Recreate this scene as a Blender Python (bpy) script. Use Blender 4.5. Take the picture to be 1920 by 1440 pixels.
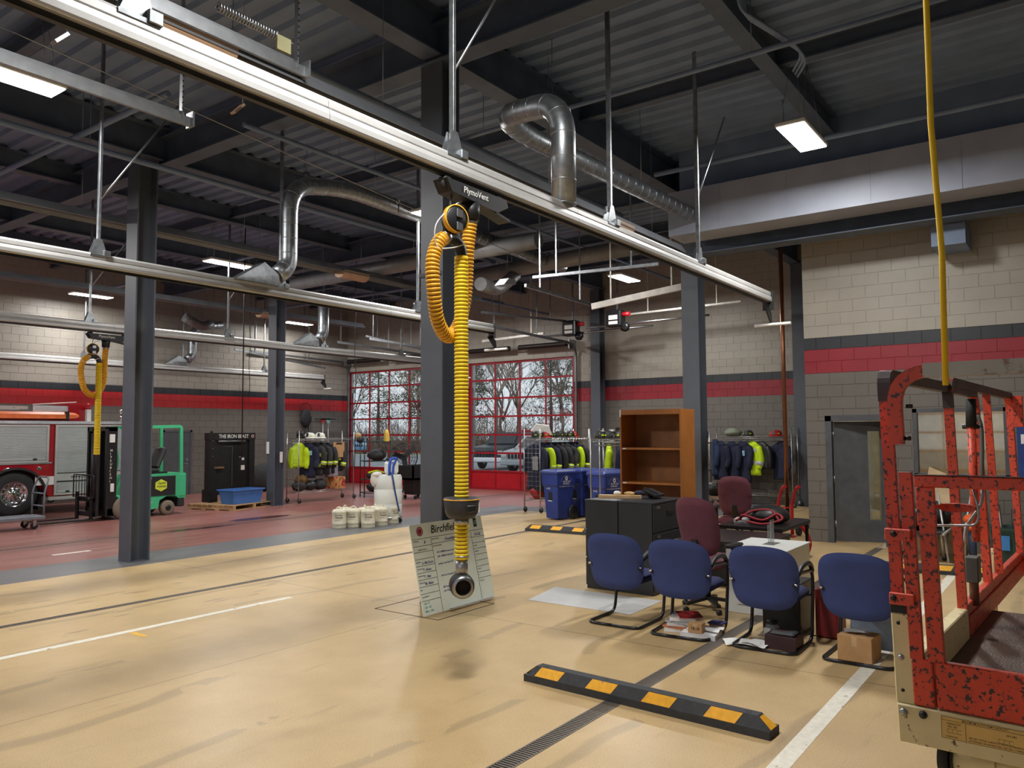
import bpy, bmesh, math, random
from mathutils import Matrix, Vector
from math import sin, cos, pi, radians
random.seed(7)
S = bpy.context.scene
for o in list(bpy.data.objects): bpy.data.objects.remove(o)

# ---------------------------------------------------------------- camera, world, lights, exposure
R3 = Matrix([[0.590255, -0.0467148, -0.805864], [-0.8071981, -0.0409623, -0.5888577], [-0.0055017, 0.998068, -0.0618863]])
CH = 1.87
FPX = 1466.31
cd = bpy.data.cameras.new('camera'); cam = bpy.data.objects.new('camera', cd)
S.collection.objects.link(cam); S.camera = cam
cam.matrix_world = Matrix.Translation((0, 0, CH)) @ R3.to_4x4()
cd.sensor_fit = 'HORIZONTAL'; cd.sensor_width = 36; cd.lens = FPX / 1920 * 36
cd.clip_start = .05; cd.clip_end = 400
S.view_settings.view_transform = 'Standard'; S.view_settings.look = 'None'
S.view_settings.exposure = 0.08; S.view_settings.gamma = 1; S.view_settings.use_curve_mapping = False

w = bpy.data.worlds.new('sky'); S.world = w; w.use_nodes = True
nt = w.node_tree; bg = nt.nodes['Background']
tc = nt.nodes.new('ShaderNodeTexCoord'); nz = nt.nodes.new('ShaderNodeTexNoise'); rp = nt.nodes.new('ShaderNodeValToRGB')
nz.inputs['Scale'].default_value = 2.2; nz.inputs['Detail'].default_value = 5
rp.color_ramp.elements[0].position = .3; rp.color_ramp.elements[0].color = (.74, .81, .90, 1)
rp.color_ramp.elements[1].position = .7; rp.color_ramp.elements[1].color = (.92, .94, .97, 1)
nt.links.new(tc.outputs['Generated'], nz.inputs['Vector']); nt.links.new(nz.outputs['Fac'], rp.inputs['Fac'])
nt.links.new(rp.outputs['Color'], bg.inputs['Color']); bg.inputs['Strength'].default_value = 1.0

LAMPS = [(3.3, 2.75), (3.3, 8.9), (3.3, 15.2), (3.3, 21.4), (10.05, 2.75), (10.05, 8.9), (10.05, 15.05), (10.15, 21.4),
         (16.85, 8.9), (16.9, 15.3), (17.0, 21.4)]
LAMP_Z = 5.6
def lamp_light(x, y):
    l = bpy.data.lights.new('high_bay_light', 'AREA'); l.shape = 'RECTANGLE'; l.size = 1.0; l.size_y = .32
    l.energy = 105 if y > 21 else 178; l.color = (1.0, .98, .955); l.spread = radians(180)
    o = bpy.data.objects.new('high_bay_light', l); o.location = (x, y, LAMP_Z - .015); S.collection.objects.link(o)
for x, y in LAMPS: lamp_light(x, y)

# ---------------------------------------------------------------- helpers
def at(px, py, x=None, y=None, z=None):
    """the point of a world plane (x=, y= or z= constant) seen at a pixel of the 1920x1440 frame"""
    r = R3 @ Vector((px - 960, -(py - 720), -FPX)); C = Vector((0, 0, CH))
    if x is not None: return C + r * (x / r.x)
    if y is not None: return C + r * (y / r.y)
    return C + r * ((z - CH) / r.z)
def atp(px, py, P, N):
    r = R3 @ Vector((px - 960, -(py - 720), -FPX)); C = Vector((0, 0, CH)); N = Vector(N)
    return C + r * ((Vector(P) - C).dot(N) / r.dot(N))

def lin(c):
    return tuple(((v / 255) / 12.92 if v / 255 <= .04045 else ((v / 255 + .055) / 1.055) ** 2.4) for v in c) + (1,)
MATS = {}
def mat(name, rgb, rough=.6, metal=0, var=.10, scale=6, bump=0, bscale=60, wear=None, emit=0, alpha=1, trans=0, coat=0, spec=.5):
    if name in MATS: return MATS[name]
    m = bpy.data.materials.new(name); MATS[name] = m; m.use_nodes = True
    nt = m.node_tree; b = nt.nodes['Principled BSDF']; L = nt.links.new
    c = lin(rgb)
    b.inputs['Roughness'].default_value = rough; b.inputs['Metallic'].default_value = metal
    b.inputs['Specular IOR Level'].default_value = spec
    if coat: b.inputs['Coat Weight'].default_value = coat; b.inputs['Coat Roughness'].default_value = .1
    tc = nt.nodes.new('ShaderNodeTexCoord')
    n = nt.nodes.new('ShaderNodeTexNoise'); n.inputs['Scale'].default_value = scale; n.inputs['Detail'].default_value = 5
    L(tc.outputs['Object'], n.inputs['Vector'])
    r = nt.nodes.new('ShaderNodeValToRGB')
    lo = tuple(max(0, v * (1 - var * 2)) for v in c[:3]) + (1,); hi = tuple(min(1, v * (1 + var * 1.2)) for v in c[:3]) + (1,)
    r.color_ramp.elements[0].position = .3; r.color_ramp.elements[0].color = lo
    r.color_ramp.elements[1].position = .7; r.color_ramp.elements[1].color = hi
    L(n.outputs['Fac'], r.inputs['Fac']); out = r.outputs['Color']
    if wear:
        wc, amt, ws = wear
        n2 = nt.nodes.new('ShaderNodeTexNoise'); n2.inputs['Scale'].default_value = ws; n2.inputs['Detail'].default_value = 8; n2.inputs['Roughness'].default_value = .65
        L(tc.outputs['Object'], n2.inputs['Vector'])
        r2 = nt.nodes.new('ShaderNodeValToRGB'); r2.color_ramp.elements[0].position = 1 - amt - .02; r2.color_ramp.elements[1].position = 1 - amt + .01
        L(n2.outputs['Fac'], r2.inputs['Fac'])
        mx = nt.nodes.new('ShaderNodeMixRGB'); L(r2.outputs['Color'], mx.inputs['Fac']); L(out, mx.inputs['Color1']); mx.inputs['Color2'].default_value = lin(wc)
        out = mx.outputs['Color']
    L(out, b.inputs['Base Color'])
    if bump:
        n3 = nt.nodes.new('ShaderNodeTexNoise'); n3.inputs['Scale'].default_value = bscale; n3.inputs['Detail'].default_value = 4
        L(tc.outputs['Object'], n3.inputs['Vector'])
        bp = nt.nodes.new('ShaderNodeBump'); bp.inputs['Strength'].default_value = bump; bp.inputs['Distance'].default_value = .01
        L(n3.outputs['Fac'], bp.inputs['Height']); L(bp.outputs['Normal'], b.inputs['Normal'])
    if emit:
        b.inputs['Emission Color'].default_value = (1, .98, .95, 1); b.inputs['Emission Strength'].default_value = emit
    if alpha < 1: b.inputs['Alpha'].default_value = alpha
    if trans: b.inputs['Transmission Weight'].default_value = trans
    return m

def glass(name, tint=(.9, .95, .95), k=.12):
    m = bpy.data.materials.new(name); m.use_nodes = True; nt = m.node_tree; nt.nodes.clear()
    o = nt.nodes.new('ShaderNodeOutputMaterial'); t = nt.nodes.new('ShaderNodeBsdfTransparent'); g = nt.nodes.new('ShaderNodeBsdfGlossy')
    t.inputs['Color'].default_value = tint + (1,); g.inputs['Roughness'].default_value = .03
    f = nt.nodes.new('ShaderNodeFresnel'); f.inputs['IOR'].default_value = 1.45
    ad = nt.nodes.new('ShaderNodeMath'); ad.operation = 'ADD'; ad.inputs[1].default_value = k; nt.links.new(f.outputs['Fac'], ad.inputs[0])
    mx = nt.nodes.new('ShaderNodeMixShader'); nt.links.new(ad.outputs[0], mx.inputs['Fac']); nt.links.new(t.outputs[0], mx.inputs[1]); nt.links.new(g.outputs[0], mx.inputs[2])
    nt.links.new(mx.outputs[0], o.inputs['Surface']); return m

FR = {}      # root frame of every object (children sit at identity inside it)
class MB:
    def __init__(s): s.v = []; s.f = []; s.sm = []
    def add(s, vs, fs, sm=False):
        b = len(s.v); s.v += [Vector(p) for p in vs]; s.f += [[i + b for i in f] for f in fs]; s.sm += [sm] * len(fs); return s
    def box(s, x0, y0, z0, x1, y1, z1, bev=0, m=None):
        if x0 > x1: x0, x1 = x1, x0
        if y0 > y1: y0, y1 = y1, y0
        if z0 > z1: z0, z1 = z1, z0
        if bev:
            return s.cbox(Vector(((x0 + x1) / 2, (y0 + y1) / 2, (z0 + z1) / 2)), Vector(((x1 - x0) / 2, 0, 0)), Vector((0, (y1 - y0) / 2, 0)), Vector((0, 0, (z1 - z0) / 2)), bev)
        v = [(x, y, z) for z in (z0, z1) for y in (y0, y1) for x in (x0, x1)]
        return s.add(v, [(0, 2, 3, 1), (4, 5, 7, 6), (0, 1, 5, 4), (2, 6, 7, 3), (0, 4, 6, 2), (1, 3, 7, 5)])
    def cbox(s, c, a, b, d, bev):
        c = Vector(c); A = [Vector(a), Vector(b), Vector(d)]; ln = [q.length for q in A]; u = [q.normalized() for q in A]
        bev = min([bev] + [l * .9 for l in ln]); vs = []; idx = {}
        for sx in (-1, 1):
            for sy in (-1, 1):
                for sz in (-1, 1):
                    sg = (sx, sy, sz)
                    for k in range(3):
                        p = c.copy()
                        for j in range(3): p += u[j] * sg[j] * (ln[j] - (0 if j == k else bev))
                        idx[(sg, k)] = len(vs); vs.append(p)
        fs = []
        for k in range(3):
            i, j = [q for q in range(3) if q != k]
            for sk in (-1, 1):
                f = []
                for si, sj in ((-1, -1), (1, -1), (1, 1), (-1, 1)):
                    g = [0, 0, 0]; g[k] = sk; g[i] = si; g[j] = sj; f.append(idx[(tuple(g), k)])
                fs.append(f)
        for k in range(3):                       # edges along axis k
            i, j = [q for q in range(3) if q != k]
            for si in (-1, 1):
                for sj in (-1, 1):
                    f = []
                    for sk, q in ((-1, i), (1, i), (1, j), (-1, j)):
                        g = [0, 0, 0]; g[k] = sk; g[i] = si; g[j] = sj; f.append(idx[(tuple(g), q)])
                    fs.append(f)
        for sx in (-1, 1):
            for sy in (-1, 1):
                for sz in (-1, 1): fs.append([idx[((sx, sy, sz), k)] for k in range(3)])
        # orient outwards
        out = []
        for f in fs:
            ps = [vs[q] for q in f]; n = (ps[1] - ps[0]).cross(ps[2] - ps[0])
            ce = sum(ps, Vector()) / len(ps)
            out.append(f if n.dot(ce - c) > 0 else f[::-1])
        return s.add(vs, out)
    def bar(s, p0, p1, w, h=None, up=(0, 0, 1), bev=0):
        p0 = Vector(p0); p1 = Vector(p1); h = h or w; d = p1 - p0; L = d.length
        if L < 1e-6: return s
        d.normalize(); up = Vector(up)
        if abs(d.dot(up)) > .98: up = Vector((1, 0, 0)) if abs(d.x) < .9 else Vector((0, 1, 0))
        a = d.cross(up).normalized(); b = a.cross(d)
        return s.cbox((p0 + p1) / 2, a * w / 2, d * L / 2, b * h / 2, bev or .0008)
    def tube(s, pts, r, n=8, closed=False, prof=None, sm=True, up=None):
        P = [Vector(p) for p in pts]; N = len(P)
        R_ = r if isinstance(r, (list, tuple)) else [r] * N
        T = []
        for i in range(N):
            a = P[(i - 1) % N] if (closed or i > 0) else P[i]; b = P[(i + 1) % N] if (closed or i < N - 1) else P[i]
            t = b - a; T.append(t.normalized() if t.length > 1e-9 else Vector((0, 0, 1)))
        u0 = Vector(up) if up else (Vector((0, 0, 1)) if abs(T[0].z) < .9 else Vector((1, 0, 0)))
        nx = (u0 - T[0] * u0.dot(T[0])).normalized(); vs = []
        pr = prof or [(cos(2 * pi * k / n), sin(2 * pi * k / n)) for k in range(n)]; m = len(pr)
        for i in range(N):
            nx = (nx - T[i] * nx.dot(T[i])).normalized(); by = T[i].cross(nx)
            q = R_[i] if not prof else (R_[i] if isinstance(r, (list, tuple)) else 1)
            vs += [P[i] + nx * a * q + by * b * q for a, b in pr]
        fs = []
        for i in range(N if closed else N - 1):
            j = (i + 1) % N
            fs += [(i * m + k, i * m + (k + 1) % m, j * m + (k + 1) % m, j * m + k) for k in range(m)]
        s.add(vs, fs, sm)
        if not closed:
            b = len(s.v) - len(vs)
            s.f += [[b + k for k in range(m)][::-1], [b + (N - 1) * m + k for k in range(m)]]; s.sm += [False, False]
        return s
    def cyl(s, p0, p1, r, n=14, r2=None): return s.tube([p0, p1], [r, r if r2 is None else r2], n)
    def lathe(s, prof, c=(0, 0, 0), n=20, ax=(0, 0, 1), sm=True, cap=False):
        ax = Vector(ax).normalized(); u = Vector((1, 0, 0)) if abs(ax.x) < .9 else Vector((0, 1, 0))
        u = (u - ax * u.dot(ax)).normalized(); v = ax.cross(u); c = Vector(c); vs = []; m = len(prof)
        for k in range(n):
            a = 2 * pi * k / n; d = u * cos(a) + v * sin(a); vs += [c + d * r + ax * z for r, z in prof]
        fs = [(k * m + i, ((k + 1) % n) * m + i, ((k + 1) % n) * m + i + 1, k * m + i + 1) for k in range(n) for i in range(m - 1)]
        s.add(vs, fs, sm); b = len(s.v) - len(vs)
        if cap and prof[0][0] > 1e-4: s.f.append([b + k * m for k in range(n)][::-1]); s.sm.append(False)
        if cap and prof[-1][0] > 1e-4: s.f.append([b + k * m + m - 1 for k in range(n)]); s.sm.append(False)
        return s
    def ell(s, c, r, nu=12, nv=8, rz=0, lump=0, seed=0):
        rnd = random.Random(seed); c = Vector(c); r = r if isinstance(r, (tuple, list)) else (r, r, r); vs = []
        for j in range(nv + 1):
            t = pi * j / nv
            for i in range(nu):
                a = 2 * pi * i / nu; k = 1 + (rnd.uniform(-lump, lump) if 0 < j < nv else 0)
                x, y, z = r[0] * sin(t) * cos(a) * k, r[1] * sin(t) * sin(a) * k, -r[2] * cos(t) * k
                vs.append(c + Vector((x * cos(rz) - y * sin(rz), x * sin(rz) + y * cos(rz), z)))
        return s.add(vs, [(j * nu + i, j * nu + (i + 1) % nu, (j + 1) * nu + (i + 1) % nu, (j + 1) * nu + i) for j in range(nv) for i in range(nu)], True)
    def prism(s, pts, d, both=True):
        P = [Vector(p) for p in pts]; d = Vector(d); n = len(P); vs = P + [p + d for p in P]
        nn = Vector()
        for i in range(n): nn += P[i].cross(P[(i + 1) % n])
        if nn.dot(d) > 0: fs = [list(range(n))[::-1], list(range(n, 2 * n))] + [(i, (i + 1) % n, (i + 1) % n + n, i + n) for i in range(n)]
        else: fs = [list(range(n)), list(range(n, 2 * n))[::-1]] + [((i + 1) % n, i, i + n, (i + 1) % n + n) for i in range(n)]
        return s.add(vs, fs)
    def loft(s, rings, sm=True, cap=True):
        m = len(rings[0]); vs = [p for r in rings for p in r]
        fs = [(i * m + k, i * m + (k + 1) % m, (i + 1) * m + (k + 1) % m, (i + 1) * m + k) for i in range(len(rings) - 1) for k in range(m)]
        s.add(vs, fs, sm)
        if cap:
            b = len(s.v) - len(vs); s.f += [[b + k for k in range(m)][::-1], [b + (len(rings) - 1) * m + k for k in range(m)]]; s.sm += [False, False]
        return s
    def data(s, name, M=None):
        me = bpy.data.meshes.new(name); vs = [M @ v for v in s.v] if M else s.v
        me.from_pydata([tuple(v) for v in vs], [], s.f); me.polygons.foreach_set('use_smooth', s.sm); me.update(); return me
    def build(s, name, m, parent=None, local=False, label=None, kind=None):
        if parent is not None:
            F = FR[parent.name]; me = s.data(name, None if local else F.inverted())
            o = bpy.data.objects.new(name, me); S.collection.objects.link(o); o.parent = parent; FR[o.name] = F
        else:
            xs = [v.x for v in s.v]; ys = [v.y for v in s.v]; zs = [v.z for v in s.v]
            c = Vector(((min(xs) + max(xs)) / 2, (min(ys) + max(ys)) / 2, min(zs)))
            me = s.data(name, Matrix.Translation(-c)); o = bpy.data.objects.new(name, me); o.location = c
            S.collection.objects.link(o); FR[o.name] = Matrix.Translation(c)
        me.materials.append(m)
        if label: o['label'] = label
        if kind: o['kind'] = kind
        return o
    def one(s, name, m, label, cat, group=None, kind=None):
        o = s.build(name, m); o['label'] = label; o['category'] = cat
        if group: o['group'] = group
        if kind: o['kind'] = kind
        return o
def thing(name, label, cat, loc=(0, 0, 0), rz=0, group=None):
    o = bpy.data.objects.new(name, None); S.collection.objects.link(o); o.location = loc; o.rotation_euler = (0, 0, rz)
    o.empty_display_size = .1
    o['label'] = label; o['category'] = cat
    if group: o['group'] = group
    FR[o.name] = Matrix.Translation(Vector(loc)) @ Matrix.Rotation(rz, 4, 'Z'); return o
def copy_tree(o, parent=None, loc=None, rz=None, label=None, group=None):
    c = o.copy(); S.collection.objects.link(c); c.parent = parent
    if loc is not None:
        c.location = loc; c.rotation_euler = (0, 0, rz or 0); FR[c.name] = Matrix.Translation(Vector(loc)) @ Matrix.Rotation(rz or 0, 4, 'Z')
    if label: c['label'] = label
    if group: c['group'] = group
    for ch in [q for q in bpy.data.objects if q.parent == o]:
        copy_tree(ch, c)
    return c
def struct(name, mb, m): o = mb.build(name, m); o['kind'] = 'structure'; return o
TXT = {}
def text(s, P, right, up, h, depth=.002, shear=0, mb=None):
    """flat lettering of cap height h starting at P, added to a mesh builder"""
    key = (s, shear)
    if key not in TXT:
        cu = bpy.data.curves.new('lettering', 'FONT'); cu.body = s; cu.resolution_u = 2; cu.offset = .012; cu.shear = shear
        o = bpy.data.objects.new('lettering', cu); S.collection.objects.link(o)
        bpy.context.view_layer.update(); me = o.to_mesh()
        TXT[key] = ([v.co.copy() for v in me.vertices], [list(p.vertices) for p in me.polygons]); o.to_mesh_clear()
        bpy.data.objects.remove(o); bpy.data.curves.remove(cu)
    vs, fs = TXT[key]; mb = mb or MB(); right = Vector(right).normalized(); up = Vector(up).normalized(); k = h / .7
    n = right.cross(up) * depth
    return mb.add([Vector(P) + right * v.x * k + up * v.y * k + n for v in vs], fs)
def arc(c, u, v, r, a0, a1, n=8):
    c = Vector(c); u = Vector(u); v = Vector(v)
    return [c + u * r * cos(a0 + (a1 - a0) * i / n) + v * r * sin(a0 + (a1 - a0) * i / n) for i in range(n + 1)]
def fillet(pts, r, n=5):
    P = [Vector(p) for p in pts]; out = [P[0]]
    for i in range(1, len(P) - 1):
        a = (P[i - 1] - P[i]); b = (P[i + 1] - P[i]); rr = min(r, a.length * .49, b.length * .49)
        a = P[i] + a.normalized() * rr; b = P[i] + b.normalized() * rr
        for k in range(n + 1):
            t = k / n; out.append(a * (1 - t) ** 2 + P[i] * 2 * t * (1 - t) + b * t ** 2)
    return out + [P[-1]]
SQ = lambda w, h: [(w / 2, h / 2), (-w / 2, h / 2), (-w / 2, -h / 2), (w / 2, -h / 2)]
X, Y, Z = Vector((1, 0, 0)), Vector((0, 1, 0)), Vector((0, 0, 1))

# ---------------------------------------------------------------- materials
blk = mat('black_plastic', (30, 31, 33), .45)
blkm = mat('black_metal', (28, 28, 30), .35)
rubber = mat('black_rubber', (34, 35, 37), .7, bump=.2)
chrome = mat('chrome', (225, 225, 228), .12, 1, .03)
steel = mat('brushed_steel', (170, 172, 174), .35, 1, .08)
galv = mat('galvanized_steel', (165, 170, 174), .38, .9, .14, 14)
alum = mat('extruded_aluminium', (196, 196, 194), .36, .35, .04, 4)
colm = mat('column_grey_paint', (82, 87, 96), .45, 0, .05, 3, .08, 90)
darkp = mat('ceiling_grey_paint', (118, 136, 164), .6, 0, .08, 2)
beamp = mat('beam_grey_paint', (82, 94, 112), .55, 0, .10, 3)
white = mat('white_plastic', (225, 225, 220), .45, 0, .04)
ivory = mat('ivory_plastic', (222, 216, 192), .45, 0, .06, 12)
redp = mat('red_paint', (176, 26, 38), .35, 0, .06, 5)
paper = mat('white_paper', (232, 232, 228), .8, 0, .03)
cardb = mat('cardboard', (186, 146, 100), .85, 0, .06, 10)
ink = mat('black_ink', (22, 22, 24), .6)
yel = mat('yellow_plastic', (240, 200, 20), .45, 0, .05)
lime = mat('lime_reflective_fabric', (205, 235, 20), .7, 0, .06)
navy = mat('navy_fabric', (34, 38, 62), .9, 0, .12, 10, .4, 40)
char = mat('charcoal_fabric', (52, 52, 54), .9, 0, .12, 10, .4, 40)
silver = mat('silver_reflective_tape', (190, 192, 188), .5, .2)
screen = mat('lamp_diffuser', (255, 255, 255), .5, emit=9)
tan = mat('tan_fabric', (190, 160, 110), .9)
# ================================================================ STRUCTURE
def floor_mat():
    m = bpy.data.materials.new('painted_concrete'); m.use_nodes = True; nt = m.node_tree; L = nt.links.new; N = nt.nodes.new
    b = nt.nodes['Principled BSDF']; g = N('ShaderNodeNewGeometry'); sp = N('ShaderNodeSeparateXYZ'); L(g.outputs['Position'], sp.inputs[0])
    def math_(op, a, b_=None, c=None):
        n = N('ShaderNodeMath'); n.operation = op
        for i, v in enumerate((a, b_, c)):
            if v is None: continue
            if isinstance(v, (int, float)): n.inputs[i].default_value = v
            else: L(v, n.inputs[i])
        return n.outputs[0]
    def noise(sc, det=6, rough=.6, vec=None):
        n = N('ShaderNodeTexNoise'); n.inputs['Scale'].default_value = sc; n.inputs['Detail'].default_value = det; n.inputs['Roughness'].default_value = rough
        L(vec or g.outputs['Position'], n.inputs['Vector']); return n.outputs['Fac']
    def ramp(f, a, b_, c0, c1):
        r = N('ShaderNodeValToRGB'); r.color_ramp.elements[0].position = a; r.color_ramp.elements[1].position = b_
        r.color_ramp.elements[0].color = c0; r.color_ramp.elements[1].color = c1; L(f, r.inputs['Fac']); return r.outputs['Color']
    def mix(f, a, b_, bt='MIX'):
        n = N('ShaderNodeMixRGB'); n.blend_type = bt
        for i, v in ((0, f), (1, a), (2, b_)):
            if isinstance(v, (int, float)): n.inputs[i].default_value = v
            elif isinstance(v, tuple): n.inputs[i].default_value = v
            else: L(v, n.inputs[i])
        return n.outputs[0]
    n1 = noise(.55); n2 = noise(2.7); mp = N('ShaderNodeMapping'); mp.inputs['Scale'].default_value = (.5, 3, 1); L(g.outputs['Position'], mp.inputs['Vector'])
    n3 = noise(1.6, 7, .65, mp.outputs['Vector'])
    tanc = mix(.5, ramp(n1, .3, .7, lin((182, 154, 108)), lin((206, 178, 130))), ramp(n2, .3, .7, lin((184, 157, 112)), lin((208, 181, 134))))
    redc = mix(.5, ramp(n1, .3, .7, lin((140, 88, 82)), lin((160, 108, 100))), ramp(n3, .3, .7, lin((126, 76, 72)), lin((166, 118, 108))))
    gryc = mix(.5, ramp(n1, .3, .7, lin((98, 100, 104)), lin((112, 113, 116))), ramp(n3, .3, .7, lin((88, 90, 94)), lin((122, 123, 124))))
    x, y = sp.outputs[0], sp.outputs[1]
    sr = math_('GREATER_THAN', y, 12.15); sg = math_('GREATER_THAN', y, 11.02)
    rx = math_('MULTIPLY', math_('GREATER_THAN', x, 16.3), math_('GREATER_THAN', y, 7.2)); gx = math_('MULTIPLY', math_('GREATER_THAN', x, 15.4), math_('GREATER_THAN', y, 6.6))
    red = math_('MAXIMUM', sr, rx); gry = math_('MAXIMUM', sg, gx)
    c = mix(red, mix(gry, tanc, gryc), redc)
    # dark damp spots, tyre scuffs and dirt
    v = N('ShaderNodeTexVoronoi'); v.inputs['Scale'].default_value = 2.3; L(mp.outputs['Vector'], v.inputs['Vector'])
    spots = ramp(v.outputs['Distance'], .12, .17, (1, 1, 1, 1), (0, 0, 0, 1))
    near = math_('MULTIPLY', math_('LESS_THAN', math_('ABSOLUTE', math_('SUBTRACT', y, 8.7)), 1.0), math_('LESS_THAN', n2, .56))
    c = mix(math_('MULTIPLY', math_('MULTIPLY', spots, near), .55), c, lin((92, 78, 66)))
    dirt = ramp(n3, .60, .78, (0, 0, 0, 1), (1, 1, 1, 1)); c = mix(math_('MULTIPLY', dirt, .4), c, lin((82, 74, 68)))
    wv = N('ShaderNodeTexWave'); wv.wave_type = 'RINGS'; wv.inputs['Scale'].default_value = .32; wv.inputs['Distortion'].default_value = 5; wv.inputs['Detail'].default_value = 3; wv.inputs['Detail Scale'].default_value = .7
    L(g.outputs['Position'], wv.inputs['Vector']); tr = ramp(wv.outputs['Fac'], .955, .99, (0, 0, 0, 1), (1, 1, 1, 1))
    c = mix(math_('MULTIPLY', math_('MULTIPLY', tr, math_('GREATER_THAN', n1, .5)), .28), c, lin((96, 84, 74)))
    fine = noise(90, 3); c = mix(.14, c, ramp(fine, .35, .65, (.05, .045, .04, 1), (.9, .85, .8, 1)), 'OVERLAY')
    # saw cut joints
    jy = math_('LESS_THAN', math_('PINGPONG', math_('ADD', y, .03), 2.87), .004); jx = math_('LESS_THAN', math_('PINGPONG', math_('ADD', x, .25), 3.3), .005)
    c = mix(math_('MULTIPLY', math_('MAXIMUM', jy, jx), .75), c, lin((70, 60, 52)))
    L(c, b.inputs['Base Color'])
    rr = math_('ADD', math_('MULTIPLY', n3, .16), .30); rr = math_('SUBTRACT', rr, math_('MULTIPLY', red, .06)); L(rr, b.inputs['Roughness'])
    bp = N('ShaderNodeBump'); bp.inputs['Strength'].default_value = .06; bp.inputs['Distance'].default_value = .01; L(fine, bp.inputs['Height']); L(bp.outputs[0], b.inputs['Normal'])
    return m
fm = floor_mat()
DR = [(2.65, 2.78), (8.56, 8.67), (14.27, 14.36)]
fb = MB(); ys = [-3.0] + [v for d in DR for v in d] + [22.7]
for i in range(0, len(ys), 2): fb.box(-.6, ys[i], -.15, 20.9, ys[i + 1], 0)
floor = struct('floor', fb, fm)
# trench drains: channel + grate
dk = mat('drain_channel', (26, 25, 25), .8); cast = mat('cast_iron_grate', (118, 110, 100), .55, .3)
def drain(y0, y1, label, x0, x1, xs0, xs1, pitch):
    t = thing('trench_drain', label, 'drain', ((x0 + x1) / 2, (y0 + y1) / 2, 0))
    MB().box(x0, y0, -.14, x1, y1, -.10).build('channel', dk, t)
    f = MB(); f.box(x0, y0 + .001, -.03, x1, y0 + .012, .002); f.box(x0, y1 - .012, -.03, x1, y1 - .001, .002); f.build('frame', cast, t)
    me = None; x = xs0; n = 0; rest = MB(); cy = (y0 + y1) / 2; hw = (y1 - y0) / 2 - .011
    while x < xs1 and n < 280:
        if me is None:
            me = MB().box(-pitch * .28, -hw, -.02, pitch * .28, hw, .001).data('grate_bar'); me.materials.append(cast)
        o = bpy.data.objects.new('grate_bar', me); S.collection.objects.link(o); o.parent = t; o.location = Vector((x, cy, 0)) - t.location; n += 1; x += pitch
    a = x
    while a < x1: rest.box(a - pitch * .28, cy - hw, -.02, a + pitch * .28, cy + hw, .001); a += pitch
    a = xs0 - pitch
    while a > x0: rest.box(a - pitch * .28, cy - hw, -.02, a + pitch * .28, cy + hw, .001); a -= pitch
    if rest.v: rest.build('far_grate_bars', cast, t, kind='stuff')
    return t
drain(2.65, 2.78, 'black slotted trench drain running under the striped wheel stop and blue chairs', -.4, 13.6, 3.2, 8.6, .026)
drain(8.56, 8.67, 'long thin trench drain grate crossing the middle of the tan floor', -.4, 20.2, 2.6, 9.2, .026)
drain(14.27, 14.36, 'thin trench drain in the red painted floor before the forklift', -.4, 20.2, 5.0, 9, .04)
def line(name, x0, x1, y0, y1, m, label):
    MB().add([(x0, y0, .0012), (x1, y0, .0012), (x1, y1, .0012), (x0, y1, .0012)], [(0, 1, 2, 3)]).one(name, m, label, 'floor marking')
wline = mat('white_line_paint', (228, 224, 208), .6, 0, .06, 20, wear=((150, 128, 98), .36, 9))
yline = mat('yellow_line_paint', (232, 178, 60), .6, 0, .08, 20, wear=((160, 130, 98), .4, 14))
line('floor_line', .3, 5.84, 7.38, 7.47, wline, 'long white painted parking line on the tan floor at the left')
line('floor_line', 2.0, 12.0, 1.40, 1.51, wline, 'white painted line passing under the rightmost blue chair')
line('floor_line', 5.72, 6.3, 13.02, 13.12, wline, 'short white dash painted on the red floor')
line('floor_line', 3.92, 3.98, 7.12, 7.36, yline, 'short yellow dash beside the white parking line')
pl = MB(); pl.bar((5.98, 5.3, .001), (5.98, 6.2, .001), .012, .003); pl.bar((6.9, 5.3, .001), (6.9, 6.2, .001), .012, .003)
pl.bar((5.98, 6.2, .001), (6.9, 6.2, .001), .012, .003); pl.bar((5.98, 5.3, .001), (6.9, 5.3, .001), .012, .003)
pl.one('floor_box_frame', dk, 'thin dark square outline cut in the floor around the column foot', 'floor joint')
pud = mat('wet_floor', (84, 48, 44), .16, 0, .1)
for k, (cx, cy, a, b_) in enumerate(((10.9, 14.9, .8, .22), (9.0, 14.3, .8, .14))):
    rnd = random.Random(k); MB().add([(cx + a * cos(t * pi / 12) * rnd.uniform(.8, 1.1), cy + b_ * sin(t * pi / 12) * rnd.uniform(.8, 1.1), .0015) for t in range(24)], [list(range(24))]).one(
        'puddle', pud, ['larger puddle on the red floor before the blue tub', 'narrower puddle on the red floor nearer the forklift'][k], 'puddle')

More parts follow.
